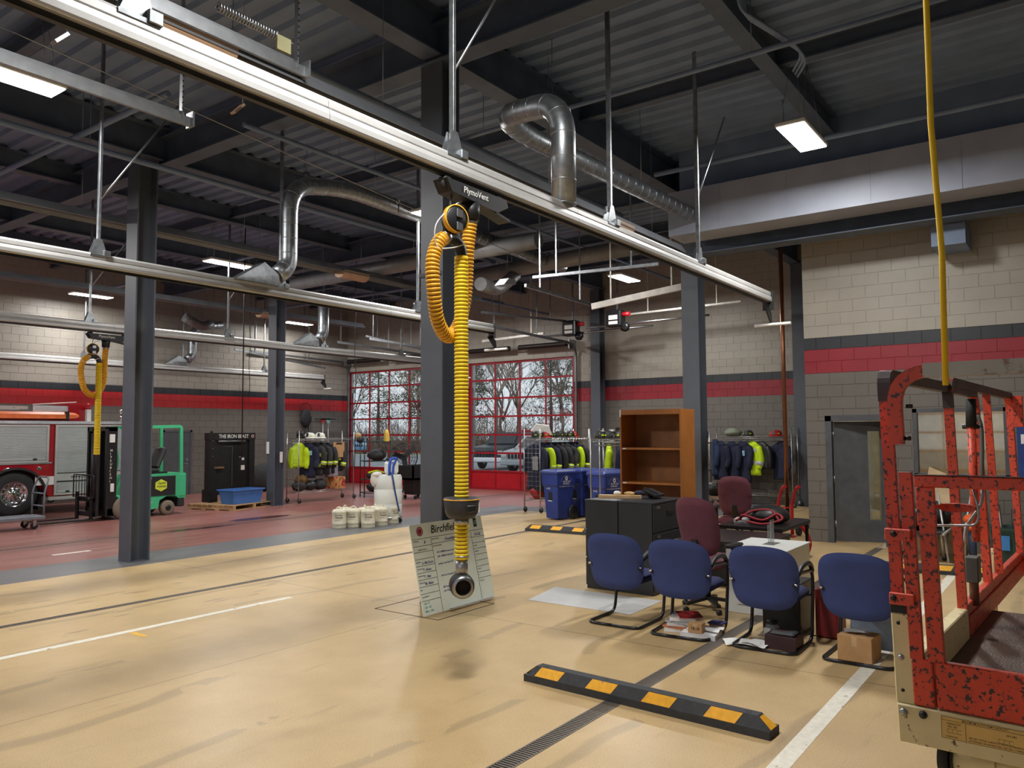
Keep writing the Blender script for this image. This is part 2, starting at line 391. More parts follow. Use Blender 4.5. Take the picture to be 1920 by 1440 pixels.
# ---- block walls
def block_mat(name, r0, r1, k1, up, low, redc, blk_):
    m = bpy.data.materials.new(name); m.use_nodes = True; nt = m.node_tree; L = nt.links.new; N = nt.nodes.new; b = nt.nodes['Principled BSDF']
    g = N('ShaderNodeNewGeometry'); sp = N('ShaderNodeSeparateXYZ'); L(g.outputs['Position'], sp.inputs[0])
    cur = None
    def step(z, a, c):
        n = N('ShaderNodeMath'); n.operation = 'GREATER_THAN'; n.inputs[1].default_value = z; L(sp.outputs[2], n.inputs[0])
        mx = N('ShaderNodeMixRGB'); L(n.outputs[0], mx.inputs[0])
        if isinstance(a, tuple): mx.inputs[1].default_value = a
        else: L(a, mx.inputs[1])
        mx.inputs[2].default_value = c; return mx.outputs[0]
    c = step(r0, lin(low), lin(redc)); c = step(r1, c, lin(blk_)); c = step(k1, c, lin(up))
    n = N('ShaderNodeTexNoise'); n.inputs['Scale'].default_value = 1.3; n.inputs['Detail'].default_value = 4; L(g.outputs['Position'], n.inputs['Vector'])
    r = N('ShaderNodeValToRGB'); r.color_ramp.elements[0].position = .3; r.color_ramp.elements[0].color = (.86, .86, .86, 1); r.color_ramp.elements[1].position = .7; L(n.outputs['Fac'], r.inputs['Fac'])
    mx = N('ShaderNodeMixRGB'); mx.blend_type = 'MULTIPLY'; mx.inputs[0].default_value = 1; L(c, mx.inputs[1]); L(r.outputs[0], mx.inputs[2]); L(mx.outputs[0], b.inputs['Base Color'])
    b.inputs['Roughness'].default_value = .45
    n3 = N('ShaderNodeTexNoise'); n3.inputs['Scale'].default_value = 45; L(g.outputs['Position'], n3.inputs['Vector'])
    bp = N('ShaderNodeBump'); bp.inputs['Strength'].default_value = .25; bp.inputs['Distance'].default_value = .006; L(n3.outputs['Fac'], bp.inputs['Height']); L(bp.outputs[0], b.inputs['Normal'])
    return m
UP, LOW, RD, BK = (172, 166, 154), (112, 107, 100), (168, 30, 42), (46, 50, 56)
CR = .2032
def block_wall(name, axis, c, u0, u1, z1, off, holes, bm, back_t=.3):
    """axis 'x': wall face at x=c facing -x, running in y.  axis 'y': face at y=c facing -y, running in x"""
    nrm = Vector((-1, 0, 0)) if axis == 'x' else Vector((0, -1, 0))
    def P(u, z, d=0): return (Vector((c, u, z)) if axis == 'x' else Vector((u, c, z))) + nrm * d
    # backing slab with holes, as columns of boxes
    cuts = sorted({u0, u1} | {min(max(h[0], u0), u1) for h in holes} | {min(max(h[1], u0), u1) for h in holes}); sl = MB()
    for a, b_ in zip(cuts, cuts[1:]):
        if b_ - a < 1e-4: continue
        mid = (a + b_) / 2; z = 0.0
        for h in sorted([h for h in holes if h[0] < mid < h[1]], key=lambda h: h[2]):
            if h[2] > z + .001:
                p, q = P(a, z), P(b_, h[2], -back_t); sl.box(p.x, p.y, p.z, q.x, q.y, q.z)
            z = h[3]
        if z < z1: p, q = P(a, z), P(b_, z1, -back_t); sl.box(p.x, p.y, p.z, q.x, q.y, q.z)
    root = struct(name, sl, bm)
    J = .007; T = .007; cells = []
    nrow = int((z1 - off) / CR) + 2
    for r in range(nrow):
        za, zb = off + r * CR, off + (r + 1) * CR; za, zb = max(za, 0), min(zb, z1)
        if zb - za < .04: continue
        u = math.floor(u0 / .4064) * .4064 + (.2032 if r % 2 else 0) - .4064
        while u < u1:
            segs = [(max(u, u0), min(u + .4064, u1), za, zb)]; u += .4064
            for h in holes:
                ns = []
                for (a, b_, p, q) in segs:
                    if b_ <= h[0] or a >= h[1] or q <= h[2] or p >= h[3]: ns.append((a, b_, p, q)); continue
                    if q > h[3]: ns.append((a, b_, max(p, h[3]), q)) if h[3] - p > 0 else ns.append((a, b_, p, q))
                    if p < h[2]: ns.append((a, b_, p, min(q, h[2])))
                    lo, hi = max(p, h[2]), min(q, h[3])
                    if a < h[0]: ns.append((a, h[0], lo, hi))
                    if b_ > h[1]: ns.append((h[1], b_, lo, hi))
                segs = ns
            cells += [s_ for s_ in segs if s_[1] - s_[0] > .05 and s_[3] - s_[2] > .04]
    def visible(s_):
        p = P((s_[0] + s_[1]) / 2, (s_[2] + s_[3]) / 2); v = R3.transposed() @ (p - Vector((0, 0, CH)))
        if v.z > -.1: return 1e9
        px, py = 960 + v.x / -v.z * FPX, 720 - v.y / -v.z * FPX
        if not (-20 < px < 1940 and -20 < py < 1460): return 1e6 + v.length
        return v.length + (.3 if s_[2] > 5.0 else 0) * 30
    cells.sort(key=visible); cache = {}; rest = MB()
    def blockmb(w_, h_, o):
        a = w_ / 2 - J / 2; b_ = h_ / 2 - J / 2; ch = .003
        if axis == 'x': f = lambda u, z, d: o + Vector((-d, u, z))
        else: f = lambda u, z, d: o + Vector((u, -d, z))
        v = [f(-a, -b_, 0), f(a, -b_, 0), f(a, b_, 0), f(-a, b_, 0), f(-a + ch, -b_ + ch, T), f(a - ch, -b_ + ch, T), f(a - ch, b_ - ch, T), f(-a + ch, b_ - ch, T)]
        fs = [(4, 5, 6, 7), (0, 1, 5, 4), (1, 2, 6, 5), (2, 3, 7, 6), (3, 0, 4, 7)]
        return v, ([q[::-1] for q in fs] if axis == 'x' else fs)
    for i, s_ in enumerate(cells):
        w_, h_ = round(s_[1] - s_[0], 3), round(s_[3] - s_[2], 3); o = P((s_[0] + s_[1]) / 2, (s_[2] + s_[3]) / 2)
        if i < 298:
            if (w_, h_) not in cache:
                v, fs = blockmb(w_, h_, Vector()); me = MB().add(v, fs).data('block'); me.materials.append(bm); cache[(w_, h_)] = me
            ob = bpy.data.objects.new('block', cache[(w_, h_)]); S.collection.objects.link(ob); ob.parent = root; ob.location = o - root.location
        else:
            v, fs = blockmb(w_, h_, o); rest.add(v, fs)
    if rest.v: rest.build('other_blocks', bm, root, kind='stuff')
    return root
CZ = 6.65
bmN = block_mat('block_paint_near', 2.85, 3.256, 3.459, UP, LOW, (150, 34, 46), BK)
bmF = block_mat('block_paint_far', 2.80, 3.206, 3.409, UP, LOW, (150, 34, 46), BK)
bmL = block_mat('block_paint_left', 2.70, 3.11, 3.30, (156, 150, 140), LOW, (204, 30, 38), (38, 41, 47))
NX, FX, LY = 13.85, 20.4, 22.7
block_wall('wall_near_right', 'x', NX, -3, 3.86, CZ, 0.0, [(2.60, 3.53, 0, 2.10), (.92, 2.21, 1.13, 2.21)], bmN)
block_wall('wall_far', 'x', FX, 3.9, LY, CZ, -.045, [(12.55, 16.75, 0, 4.2), (18.42, 22.68, 0, 4.2)], bmF)
block_wall('wall_left', 'y', LY, -.6, FX, CZ, -.145, [], bmL)
plain = mat('painted_wall', (150, 146, 138), .6)
struct('wall_office_side', MB().box(NX + .3, 3.56, 0, FX, 3.86, CZ), plain)
struct('wall_right', MB().box(-.6, -3.3, 0, FX, -3, CZ), plain)
wb = MB()
BY = [(.5, 4.8), (6.5, 10.8), (12.4, 16.7), (18.3, 22.5)]
ys = [-3] + [v for d in BY for v in d] + [LY + .3]
for i in range(0, len(ys), 2): wb.box(-.9, ys[i], 0, -.6, ys[i + 1], 4.25)
wb.box(-.9, -3.3, 4.25, -.6, LY + .3, CZ); struct('wall_behind', wb, plain)

# ---- roof deck, beams
dm = MB(); xx = -.9; dp = []
while xx < 20.9:
    dp += [(xx, CZ), (xx + .10, CZ), (xx + .13, CZ + .06), (xx + .25, CZ + .06), (xx + .28, CZ)]; xx += .30
pts = [(a, b_) for a, b_ in dp if a <= 20.9]
vs = [(a, y, b_) for y in (-3.3, 23.0) for a, b_ in pts]; n = len(pts)
dm.add(vs, [(i, i + n, i + n + 1, i + 1) for i in range(n - 1)]); dm.box(-.9, -3.3, CZ + .12, 20.9, 23.0, CZ + .2)
struct('ceiling', dm, darkp)
def ibeam(mb, p0, p1, w, h, tf=.02, tw=.014):
    p0, p1 = Vector(p0), Vector(p1); d = (p1 - p0).normalized()
    mb.bar(p0 + Z * (h - tf / 2), p1 + Z * (h - tf / 2), w, tf); mb.bar(p0 + Z * tf / 2, p1 + Z * tf / 2, w, tf); mb.bar(p0 + Z * h / 2, p1 + Z * h / 2, tw, h - 2 * tf)
k = 1
def beam(p0, p1, w, h):
    global k
    mb = MB(); ibeam(mb, p0, p1, w, h); o = mb.build('trim_%d' % k, beamp); o['kind'] = 'structure'; k += 1
for y in (5.8, 11.52, 17.2): beam((-.6, y, 6.12), (FX, y, 6.12), .26, .53)
for x in (6.55, 12.95): beam((x, -3, 6.06), (x, LY, 6.06), .26, .45)
for y in (2.95, 8.66, 14.4, 20.2): beam((-.6, y, 6.32), (FX if y > 4 else NX, y, 6.32), .2, .33)
for x in (1.2, 3.9, 9.7, 16.3, 18.6): beam((x, -3, 6.42), (x, LY, 6.42), .14, .22)
# big bulkhead beam over the right bay, with the lower beam behind it
bh = MB(); bh.box(12.0, -3, 5.13, 12.62, 5.5, 5.87); o = struct('trim_40', bh, mat('bulkhead_paint', (160, 166, 182), .5, 0, .06, 2))
seam = MB()
for y in (4.6, 3.55, 2.35, 1.2, .3): seam.box(11.994, y, 5.14, 12.0, y + .02, 5.86)
seam.build('seam', mat('bulkhead_paint', (0, 0, 0)), o)
MB().box(12.3, -3, 5.87, 12.62, 5.42, CZ).build('upper_shade_panel', darkp, o)  # set back so the shade above the lamp's cutoff is built into the shape
lb = MB(); ibeam(lb, (12.85, -3, 4.93), (12.85, 5.5, 4.93), .36, .42); struct('trim_41', lb, beamp)
struct('trim_42', MB().box(13.1, 1.3, 4.62, 13.84, 1.75, 4.93), darkp)
# ---- columns
def column(x, y, label, tape=False, h=6.1):
    t = thing('steel_column', label, 'column', (x, y, 0)); wd = .31
    m = MB(); m.box(x - wd / 2, y - wd / 2, 0, x - wd / 2 + .022, y + wd / 2, h); m.box(x + wd / 2 - .022, y - wd / 2, 0, x + wd / 2, y + wd / 2, h)
    m.box(x - wd / 2 + .022, y - .008, 0, x + wd / 2 - .022, y + .008, h); m.build('shaft', colm, t)
    MB().box(x - wd / 2 - .01, y - wd / 2 - .005, 0, x + wd / 2 + .01, y + wd / 2 + .005, .006).build('base_plate', colm, t)
    return t
column(6.19, 11.52, 'grey steel column at the left, standing in the grey floor strip')
cm = column(6.61, 5.83, 'large grey steel column behind the whiteboard and yellow hose')
MB().box(6.44, 5.66, 3.62, 6.455, 6.0, 3.66).build('strap', blk, cm)
column(12.97, 17.18, 'grey steel column between the black door prop and the gear rack')
column(12.97, 5.5, 'grey steel column rising behind the wooden bookcase')
column(12.97, 11.45, 'grey steel column hidden straight behind the large hose column')
column(20.2, 11.6, 'grey steel column standing just right of the right garage door')
column(20.2, 5.72, 'dark grey steel column in the far corner by the coat rack')

# ---- garage doors
gl = glass('door_glass'); redr = mat('red_door_frame', (150, 20, 34), .4, 0, .06, 6); track = mat('door_track_steel', (120, 122, 126), .45, .8)
glazing = gl
def garage_door(name, X0, y0, y1, sgn=1):
    W = y1 - y0; H = 4.2; sec = H / 7; root = None
    mb = MB(); mb.box(X0, y0, 0, X0 + .05, y0 + .10, H); mb.box(X0, y1 - .10, 0, X0 + .05, y1, H); root = struct(name, mb, redr)
    for i in range(8):
        z = i * sec; a, b_ = (z - .03, z + .03) if 0 < i < 7 else ((0, .07) if i == 0 else (H - .07, H))
        MB().box(X0 - .004, y0 + .10, a, X0 + .05, y1 - .10, b_).build('rail', redr, root)
    inner = (W - .2)
    for j in range(4):
        ya, yb = y0 + .10 + inner * j / 4, y0 + .10 + inner * (j + 1) / 4
        if j: MB().box(X0, ya - .02, .07, X0 + .046, ya + .02, H - .07).build('stile', redr, root)
        for i in range(7):
            za, zb = i * sec + (.07 if i == 0 else .03), (i + 1) * sec - (.07 if i == 6 else .03)
            a, b_ = ya + (.02 if j else 0), yb - (.02 if j < 3 else 0)
            if i == 0: MB().box(X0 + .018, a, za, X0 + .032, b_, zb).build('panel', redp, root)
            else: MB().add([(X0 + .025, a, za), (X0 + .025, b_, za), (X0 + .025, b_, zb), (X0 + .025, a, zb)], [(0, 3, 2, 1)]).build('pane', gl, root)
    return root
garage_door('door_1', FX + .06, 18.42, 22.68); garage_door('door_2', FX + .06, 12.55, 16.75)
for i, (a, b_) in enumerate(BY): garage_door('door_%d' % (i + 3), -.75, a, b_)
def door_track(yy, label, x1=FX, xr=16.0, zc=4.55):
    t = thing('door_track', label, 'door track', (x1 - .1, yy, 0))
    p = fillet([(x1 - .09, yy, 0.0), (x1 - .09, yy, zc), (xr, yy, zc + .1)], .45, 8)
    MB().tube(p, 1, prof=SQ(.07, .05), sm=False).build('rail', track, t)
    for x in (xr + .15, (xr + x1) / 2): MB().bar((x, yy, zc + .1), (x, yy, 6.67), .04, .012).build('hanger', galv, t)
    return t
door_track(12.42, 'galvanized door track curving up right of the right garage door')
door_track(16.9, 'galvanized door track along the left edge of the right garage door')
door_track(18.3, 'galvanized door track along the right edge of the left garage door')
door_track(22.55, 'galvanized door track in the corner left of the left garage door')
spr = mat('dark_spring_steel', (50, 42, 40), .5, .5)
def springs(y0, y1, n, lab):
    t = thing('torsion_spring_shaft', lab, 'door spring', (20.05, (y0 + y1) / 2, 4.5))
    MB().cyl((20.05, y0, 4.55), (20.05, y1, 4.55), .018, 8).build('shaft', galv, t)
    for i in range(n):
        a = y0 + (y1 - y0) * (i + .06) / n; b_ = y0 + (y1 - y0) * (i + .9) / n; N_ = 26
        MB().tube([(20.05, a + (b_ - a) * q / (N_ * 2), 4.55) for q in range(N_ * 2 + 1)], [.085 if q % 2 else .065 for q in range(N_ * 2 + 1)], 10).build('spring', spr, t)
    for y in (y0 + .03, y1 - .03): MB().box(20.0, y - .01, 4.4, 20.39, y + .01, 4.68).build('bracket', galv, t)
springs(12.45, 16.75, 2, 'long dark coiled spring shaft above the right garage door')
springs(18.45, 22.5, 2, 'long dark coiled spring shaft above the left garage door')

# ---- near wall door and window
fr = mat('dark_grey_door_paint', (82, 84, 88), .45)
o = MB(); o.box(NX - .02, 3.45, 0, NX + .12, 3.55, 2.12); o.box(NX - .02, 2.58, 0, NX + .12, 2.66, 2.12); o.box(NX - .02, 2.58, 2.03, NX + .12, 3.55, 2.13)
dr = struct('door_7', o, fr)
lf = MB(); L0 = Vector((NX + .1, 3.44, 0)); D = Vector((.25, -.8, 0)).normalized(); 
def lp(a, z): return L0 + D * a + Z * z
for a, b_, c, d in ((0, .52, .02, 2.02), (.70, .80, .02, 2.02), (.52, .70, .02, .38), (.52, .70, 1.86, 2.02)):
    lf.cbox((lp(a, c) + lp(b_, d)) / 2, D * (b_ - a) / 2, D.cross(Z) * .02, Z * (d - c) / 2, .001)
lfo = lf.build('door_leaf', fr, dr)
MB().cbox(lp(.61, 1.12), D * .09, D.cross(Z) * .004, Z * .74, .001).build('vision_panel', gl, dr)
MB().cyl(lp(.76, 1.0) - D.cross(Z) * .02, lp(.76, 1.0) - D.cross(Z) * .06, .02).build('door_handle', steel, dr)
for z in (.3, 1.05, 1.8): MB().cyl(L0 + Z * (z - .06) - X * .03, L0 + Z * (z + .06) - X * .03, .012, 8).build('hinge', steel, dr)
o = MB(); y0, y1, z0, z1 = .92, 2.21, 1.13, 2.21
o.box(NX - .02, y0, z0, NX + .12, y0 + .06, z1); o.box(NX - .02, y1 - .06, z0, NX + .12, y1, z1); o.box(NX - .02, y0, z0, NX + .12, y1, z0 + .06); o.box(NX - .02, y0, z1 - .06, NX + .12, y1, z1)
wn = struct('window_1', o, fr)
MB().add([(NX + .05, y0 + .06, z0 + .06), (NX + .05, y1 - .06, z0 + .06), (NX + .05, y1 - .06, z1 - .06), (NX + .05, y0 + .06, z1 - .06)], [(0, 3, 2, 1)]).build('pane', glass('office_glass', (.5, .48, .42), .18), wn)
# office behind the wall
struct('wall_office_back', MB().box(17.5, -3, 0, 17.7, 3.56, 3.0), mat('office_wall', (176, 162, 130), .7))
struct('ceiling_office', MB().box(NX + .3, -3, 2.9, 17.7, 3.56, 3.0), plain)
ol = bpy.data.lights.new('office_fill_light', 'AREA'); ol.size = 1.2; ol.energy = 60; ol.color = (1, .93, .8); oo = bpy.data.objects.new('office_fill_light', ol); oo.location = (16, 1.6, 2.85); S.collection.objects.link(oo)  # added lamp without a fixture, brightens the office seen through the window
# left wall door
ld = MB(); ld.box(13.0, LY - .03, 0, 13.06, LY + .02, 2.0); ld.box(13.9, LY - .03, 0, 13.96, LY + .02, 2.0); ld.box(13.0, LY - .03, 1.94, 13.96, LY + .02, 2.0)
d8 = struct('door_8', ld, fr); MB().box(13.06, LY - .018, .01, 13.9, LY + .01, 1.94).build('door_leaf', fr, d8)
MB().bar((13.80, LY - .07, .96), (13.68, LY - .07, .96), .02).build('door_handle', steel, d8)
MB().cyl((13.80, LY - .018, 1.08), (13.80, LY - .04, 1.08), .03).build('lock', steel, d8)
# ================================================================ OUTSIDE
asph = mat('asphalt', (140, 143, 148), .9, 0, .06, 3)
grass = mat('winter_grass', (120, 122, 84), .95, 0, .2, 1.5)
mulch = mat('leaf_litter', (92, 74, 60), .95, 0, .25, 2)
struct('ground_parking', MB().box(20.9, -60, -.3, 46, 110, -.02), asph)
struct('ground_parking_rear', MB().box(-60, -60, -.3, -.9, 60, -.02), asph)
struct('ground_grass', MB().box(46, -60, -.3, 58, 110, .05), grass)
struct('ground_woods', MB().box(58, -60, -.3, 140, 150, .12), mulch)
MB().box(45.7, -40, -.1, 46, 100, .14).one('kerb', mat('concrete', (190, 188, 180), .8), 'pale concrete kerb at the far side of the parking lot', 'kerb')
bark = mat('bark', (128, 114, 106), .9, 0, .15, 5); needles = mat('evergreen_needles', (88, 112, 78), .9, 0, .25, 1.5); scrub = mat('bare_brush', (150, 128, 114), .95, 0, .25, 2)
def bare_tree(x, y, h, seed, label):
    rnd = random.Random(seed); t = thing('bare_tree', label, 'tree', (x, y, 0), 0, 'trees beyond the parking lot'); mb = MB(); tw = MB()
    def grow(p, d, L, r, dep):
        q = p + d * L; m = (p + q) / 2 + Vector((rnd.uniform(-1, 1), rnd.uniform(-1, 1), 0)) * L * .05
        (mb if dep < 2 else tw).tube([p, m, q], [r, r * .85, r * .62], 6 if dep < 2 else 3)
        if dep >= 5: return
        for _ in range((6, 4, 4, 4, 3)[dep]):
            a = rnd.uniform(0, 2 * pi); s_ = rnd.uniform(.3, .75); nd = (d + Vector((cos(a), sin(a), rnd.uniform(-.1, .35))) * s_).normalized()
            grow(p.lerp(q, rnd.uniform(.55, 1)), nd, L * rnd.uniform(.55, .75), r * .5, dep + 1)
    grow(Vector((x, y, 0)), Vector((rnd.uniform(-.08, .08), rnd.uniform(-.08, .08), 1)).normalized(), h * .34, h * .011, 0)
    mb.build('trunk', bark, t); tw.build('twigs', bark, t)
def conifer(x, y, h, seed, label, wide=.26):
    rnd = random.Random(seed); t = thing('evergreen_tree', label, 'tree', (x, y, 0), 0, 'trees beyond the parking lot')
    MB().cyl((x, y, 0), (x, y, h), h * .018, 8, .02).build('trunk', bark, t); mb = MB(); br = MB()
    for i in range(64):
        z = h * (.22 + .76 * (i / 64) ** .9); L = h * wide * (1.05 - z / h) + .3; a = rnd.uniform(0, 2 * pi); d = Vector((cos(a), sin(a), rnd.uniform(-.1, .15)))
        p = Vector((x, y, z)); br.tube([p, p + d * L * .9], [.04, .012], 3)
        for _ in range(48):
            c = p + d * L * rnd.uniform(.25, 1) + Vector((rnd.gauss(0, .3), rnd.gauss(0, .3), rnd.gauss(0, .28))); s_ = rnd.uniform(.08, .2); b_ = rnd.uniform(0, 2 * pi); e = Vector((cos(b_), sin(b_), rnd.uniform(-1, .8))) * s_; f = Vector((-sin(b_), cos(b_), rnd.uniform(-.8, .8))) * s_ * .4
            mb.add([c - e, c + f, c + e * 1.2, c - f], [(0, 1, 2, 3)])
    mb.build('foliage', needles, t); br.build('branches', bark, t)
for i, (x, y, h) in enumerate([(58, 44, 15), (62, 58, 17), (60, 50.5, 13), (66, 36, 17), (60, 38.5, 15), (70, 62, 18), (64, 48, 16), (72, 52, 19), (59, 65, 14), (62, 33, 14)]):
    bare_tree(x, y, h, i + 3, ['tall bare tree behind the right garage door by the lamp post', 'tall bare tree in the middle of the left garage door', 'bare tree hidden between the two garage doors', 'far bare tree behind the right garage door', 'bare tree over the parked pickup truck', 'far bare tree behind the left garage door', 'bare tree behind the left part of the right garage door', 'tallest bare tree deep in the woods', 'bare tree at the left edge of the left garage door', 'bare tree at the right edge of the right garage door'][i])
for i, (x, y, h, wd) in enumerate([(63, 60, 12, .34), (66, 53.5, 11, .34), (68, 40, 16, .24), (60, 34.5, 15, .22), (70, 46, 13, .3), (66, 68, 13, .34)]):
    conifer(x, y, h, i, ['dark evergreen in the middle of the left garage door', 'dark evergreen at the right of the left garage door', 'tall thin pine over the pickup truck', 'tall thin pine at the right edge of the right garage door', 'evergreen behind the left part of the right garage door', 'evergreen at the left edge of the left garage door'][i], wd)
rb = random.Random(5)
for i, (x, y, rx, ry, h) in enumerate([(57, 40, 2, 3.2, 2.6), (58, 46, 2, 4, 3), (59, 53, 2.5, 4, 3.6), (60, 61, 2.5, 4.5, 3.4), (57, 34, 2, 3, 2.6), (62, 70, 3, 5, 4), (66, 44, 4, 6, 8), (68, 56, 4, 6, 9), (66, 34, 4, 5, 8), (70, 66, 4, 6, 9)]):
    mb = MB()
    for _ in range(1600):
        a = rb.uniform(0, 2 * pi); q = rb.uniform(0, 1) ** .5; z = rb.uniform(0, h) * (1.05 - q * q * .7); p = Vector((x + rx * q * cos(a), y + ry * q * sin(a), max(z - .5, 0))); d = Vector((rb.gauss(0, .35), rb.gauss(0, .35), rb.uniform(.3, .9)))
        mb.tube([p, p + d], [.022, .006], 3)
    for _ in range(14): a = rb.uniform(0, 2 * pi); q = rb.uniform(0, .8); p = Vector((x + rx * q * cos(a), y + ry * q * sin(a), 0)); mb.tube([p, p + Vector((rb.gauss(0, .3), rb.gauss(0, .3), h * .8))], [.03, .01], 3)
    mb.one('bare_bush', scrub, ['nearest brown thicket right of the silver suv', 'low brown thicket behind the two parked cars', 'brown thicket between the two garage doors, seen past the column', 'brown thicket low in the left garage door', 'small thicket at the far right of the woods', 'thicket at the far left of the woods', 'tall brush deep behind the right garage door', 'tall brush deep behind the left garage door', 'tall brush at the far right of the woods', 'tall brush at the far left of the woods'][i], 'bush', 'thickets along the woods')
MB().cyl((47.5, 38.4, 0), (47.5, 38.4, 9), .13, 10, .09).box(47.1, 37.6, 8.7, 47.9, 38.6, 8.95).one('lamp_post', mat('lamp_post_grey', (150, 150, 150), .5), 'grey parking lot lamp post behind the right garage door', 'lamp post')
for i in range(6):
    y = 24 + i * 4.2; MB().box(24, y, -.019, 33, y + .12, -.012).one('bay_line', mat('bay_white', (230, 230, 226), .8), ['first', 'second', 'third', 'fourth', 'fifth', 'sixth'][i] + ' white parking bay line outside, counted from the right', 'parking line', 'parking bay lines outside')
cg = mat('car_glass', (40, 48, 54), .08)
def car(name, label, cat, x, y, rz, paint, kind):
    t = thing(name, label, cat, (x, y, 0), rz); B = lambda: MB()
    L_, W, = 4.9 if kind != 'pickup' else 5.8, 1.95
    if kind == 'pickup': top = [(-2.9, .55), (-2.9, 1.15), (-1.0, 1.18), (-.9, 1.88), (.75, 1.88), (1.35, 1.25), (2.7, 1.12), (2.9, .95), (2.9, .5)]
    else: top = [(-2.4, .5), (-2.4, 1.1), (-2.2, 1.7), (.3, 1.74), (1.15, 1.15), (2.2, 1.02), (2.42, .85), (2.42, .42)]
    b = B(); n = len(top)
    P0 = [(a, -W / 2 + (.14 if h > 1.3 else 0), h) for a, h in top]; P1 = [(a, W / 2 - (.14 if h > 1.3 else 0), h) for a, h in top]
    b.add(P0 + P1, [list(range(n)), list(range(n, 2 * n))[::-1]] + [((i + 1) % n, i, i + n, (i + 1) % n + n) for i in range(n)])
    b.build('body', paint, t, True)
    g = B(); a0, a1, h0, h1 = (-.75, .95, 1.25, 1.76) if kind == 'pickup' else (-2.0, .6, 1.2, 1.62)
    for s_ in (-1, 1): g.add([(a0, s_ * (W / 2 - .05), h0), (a1, s_ * (W / 2 - .05), h0), (a1 - .4, s_ * (W / 2 - .1), h1), (a0 + .1, s_ * (W / 2 - .1), h1)], [(0, 1, 2, 3)])
    g.build('side_window', cg, t, True)
    wx = (.8, 1.32) if kind == 'pickup' else (.36, 1.1)
    B().add([(wx[1] + .03, -.8, 1.3 if kind == 'pickup' else 1.2), (wx[1] + .03, .8, 1.3 if kind == 'pickup' else 1.2), (wx[0] + .03, .74, 1.84 if kind == 'pickup' else 1.68), (wx[0] + .03, -.74, 1.84 if kind == 'pickup' else 1.68)], [(0, 1, 2, 3)]).build('windscreen', cg, t, True)
    fx = 2.92 if kind == 'pickup' else 2.44
    g = B(); 
    for i in range(7): g.box(fx - .03, -.6 + i * .18, .68, fx + .02, -.5 + i * .18, .95)
    g.build('grille', blk, t, True)
    B().box(fx - .1, -.98, .38, fx + .08, .98, .62, .04).build('bumper', chrome if kind == 'pickup' else paint, t, True)
    for s_ in (-1, 1): B().box(fx - .12, s_ * .68, .76, fx + .03, s_ * .96, .96, .02).build('headlamp', white, t, True)
    for xx in (-L_ * .31, L_ * .31):
        for s_ in (-1, 1):
            wl = B().lathe([(.16, -.11), (.33, -.12), (.38, -.08), (.38, .08), (.33, .12), (.16, .11)], (xx, s_ * .86, .38), 20, (0, 1, 0)).build('wheel', rubber, t, True)
            B().lathe([(.0, .125), (.12, .12), (.24, .10), (.24, -.10), (.12, -.12), (.0, -.125)], (xx, s_ * .87, .38), 14, (0, 1, 0)).build('rim', steel, wl, True)
    for s_ in (-1, 1): B().box(.75, s_ * 1.0, 1.2, .95, s_ * 1.18, 1.38, .02).build('mirror', blk, t, True)
car('pickup_truck', 'dark pickup truck parked outside the right garage door', 'pickup truck', 34.0, 24.8, radians(188), mat('pickup_paint', (44, 50, 58), .25, .3, .03), 'pickup')
car('suv', 'silver suv parked beside the dark pickup outside', 'suv', 31.2, 20.9, radians(186), mat('suv_paint', (176, 182, 184), .25, .4, .03), 'suv')
car('suv', 'light blue car glimpsed through the left garage door, behind the helmet', 'car', 49.5, 54.0, radians(228), mat('blue_car_paint', (120, 160, 205), .25, .3, .03), 'suv')
MB().lathe([(.16, 0), (.16, .03), (.10, .04), (.03, .6), (0, .6)], (27.0, 23.4, -.02), 12).one('traffic_cone', mat('orange_cone', (235, 96, 30), .5), 'small orange cone outside the left garage door', 'cone')
gx = MB().cyl((36, 25.0, 0), (36, 25.0, 1.2), .05, 6); gx.box(35.9, 24.4, 1.2, 36.1, 25.6, 2.0); gx.one('red_sign', redp, 'red sign out in the lot above the gear rack', 'sign')

# ================================================================ OVERHEAD
# lamps
for i, (x, y) in enumerate(LAMPS):
    lab = {0: 'hanging panel light high at the near right, outside the view', 1: 'bright hanging light cut off by the left edge of the frame', 4: 'large bright panel light before the grey bulkhead', 5: 'hanging light shining just behind the yellow hose reel',
           6: 'hanging light between the left column and the galvanized duct', 7: 'hanging light above the forklift near the left wall', 8: 'hanging light over the gear rack and bookcase', 9: 'hanging light peeking out left of the main column', 10: 'hanging light just right of the distant column by the left wall'}.get(i, 'hanging panel light at the left, outside the view %s' % ('over the red floor' if i == 3 else 'over the tan floor'))
    t = thing('hanging_light', lab, 'light fixture', (x, y, LAMP_Z))
    MB().box(x - .53, y - .18, LAMP_Z, x + .53, y + .18, LAMP_Z + .05, .01).build('housing', white, t)
    MB().box(x - .51, y - .165, LAMP_Z - .012, x + .51, y + .165, LAMP_Z).build('diffuser', screen, t)
    for sx in (-1, 1):
        for sy in (-1, 1): MB().cyl((x + sx * .45, y + sy * .14, LAMP_Z + .04), (x + sx * .3, y, 6.66), .004, 5).build('hanging_wire', steel, t)
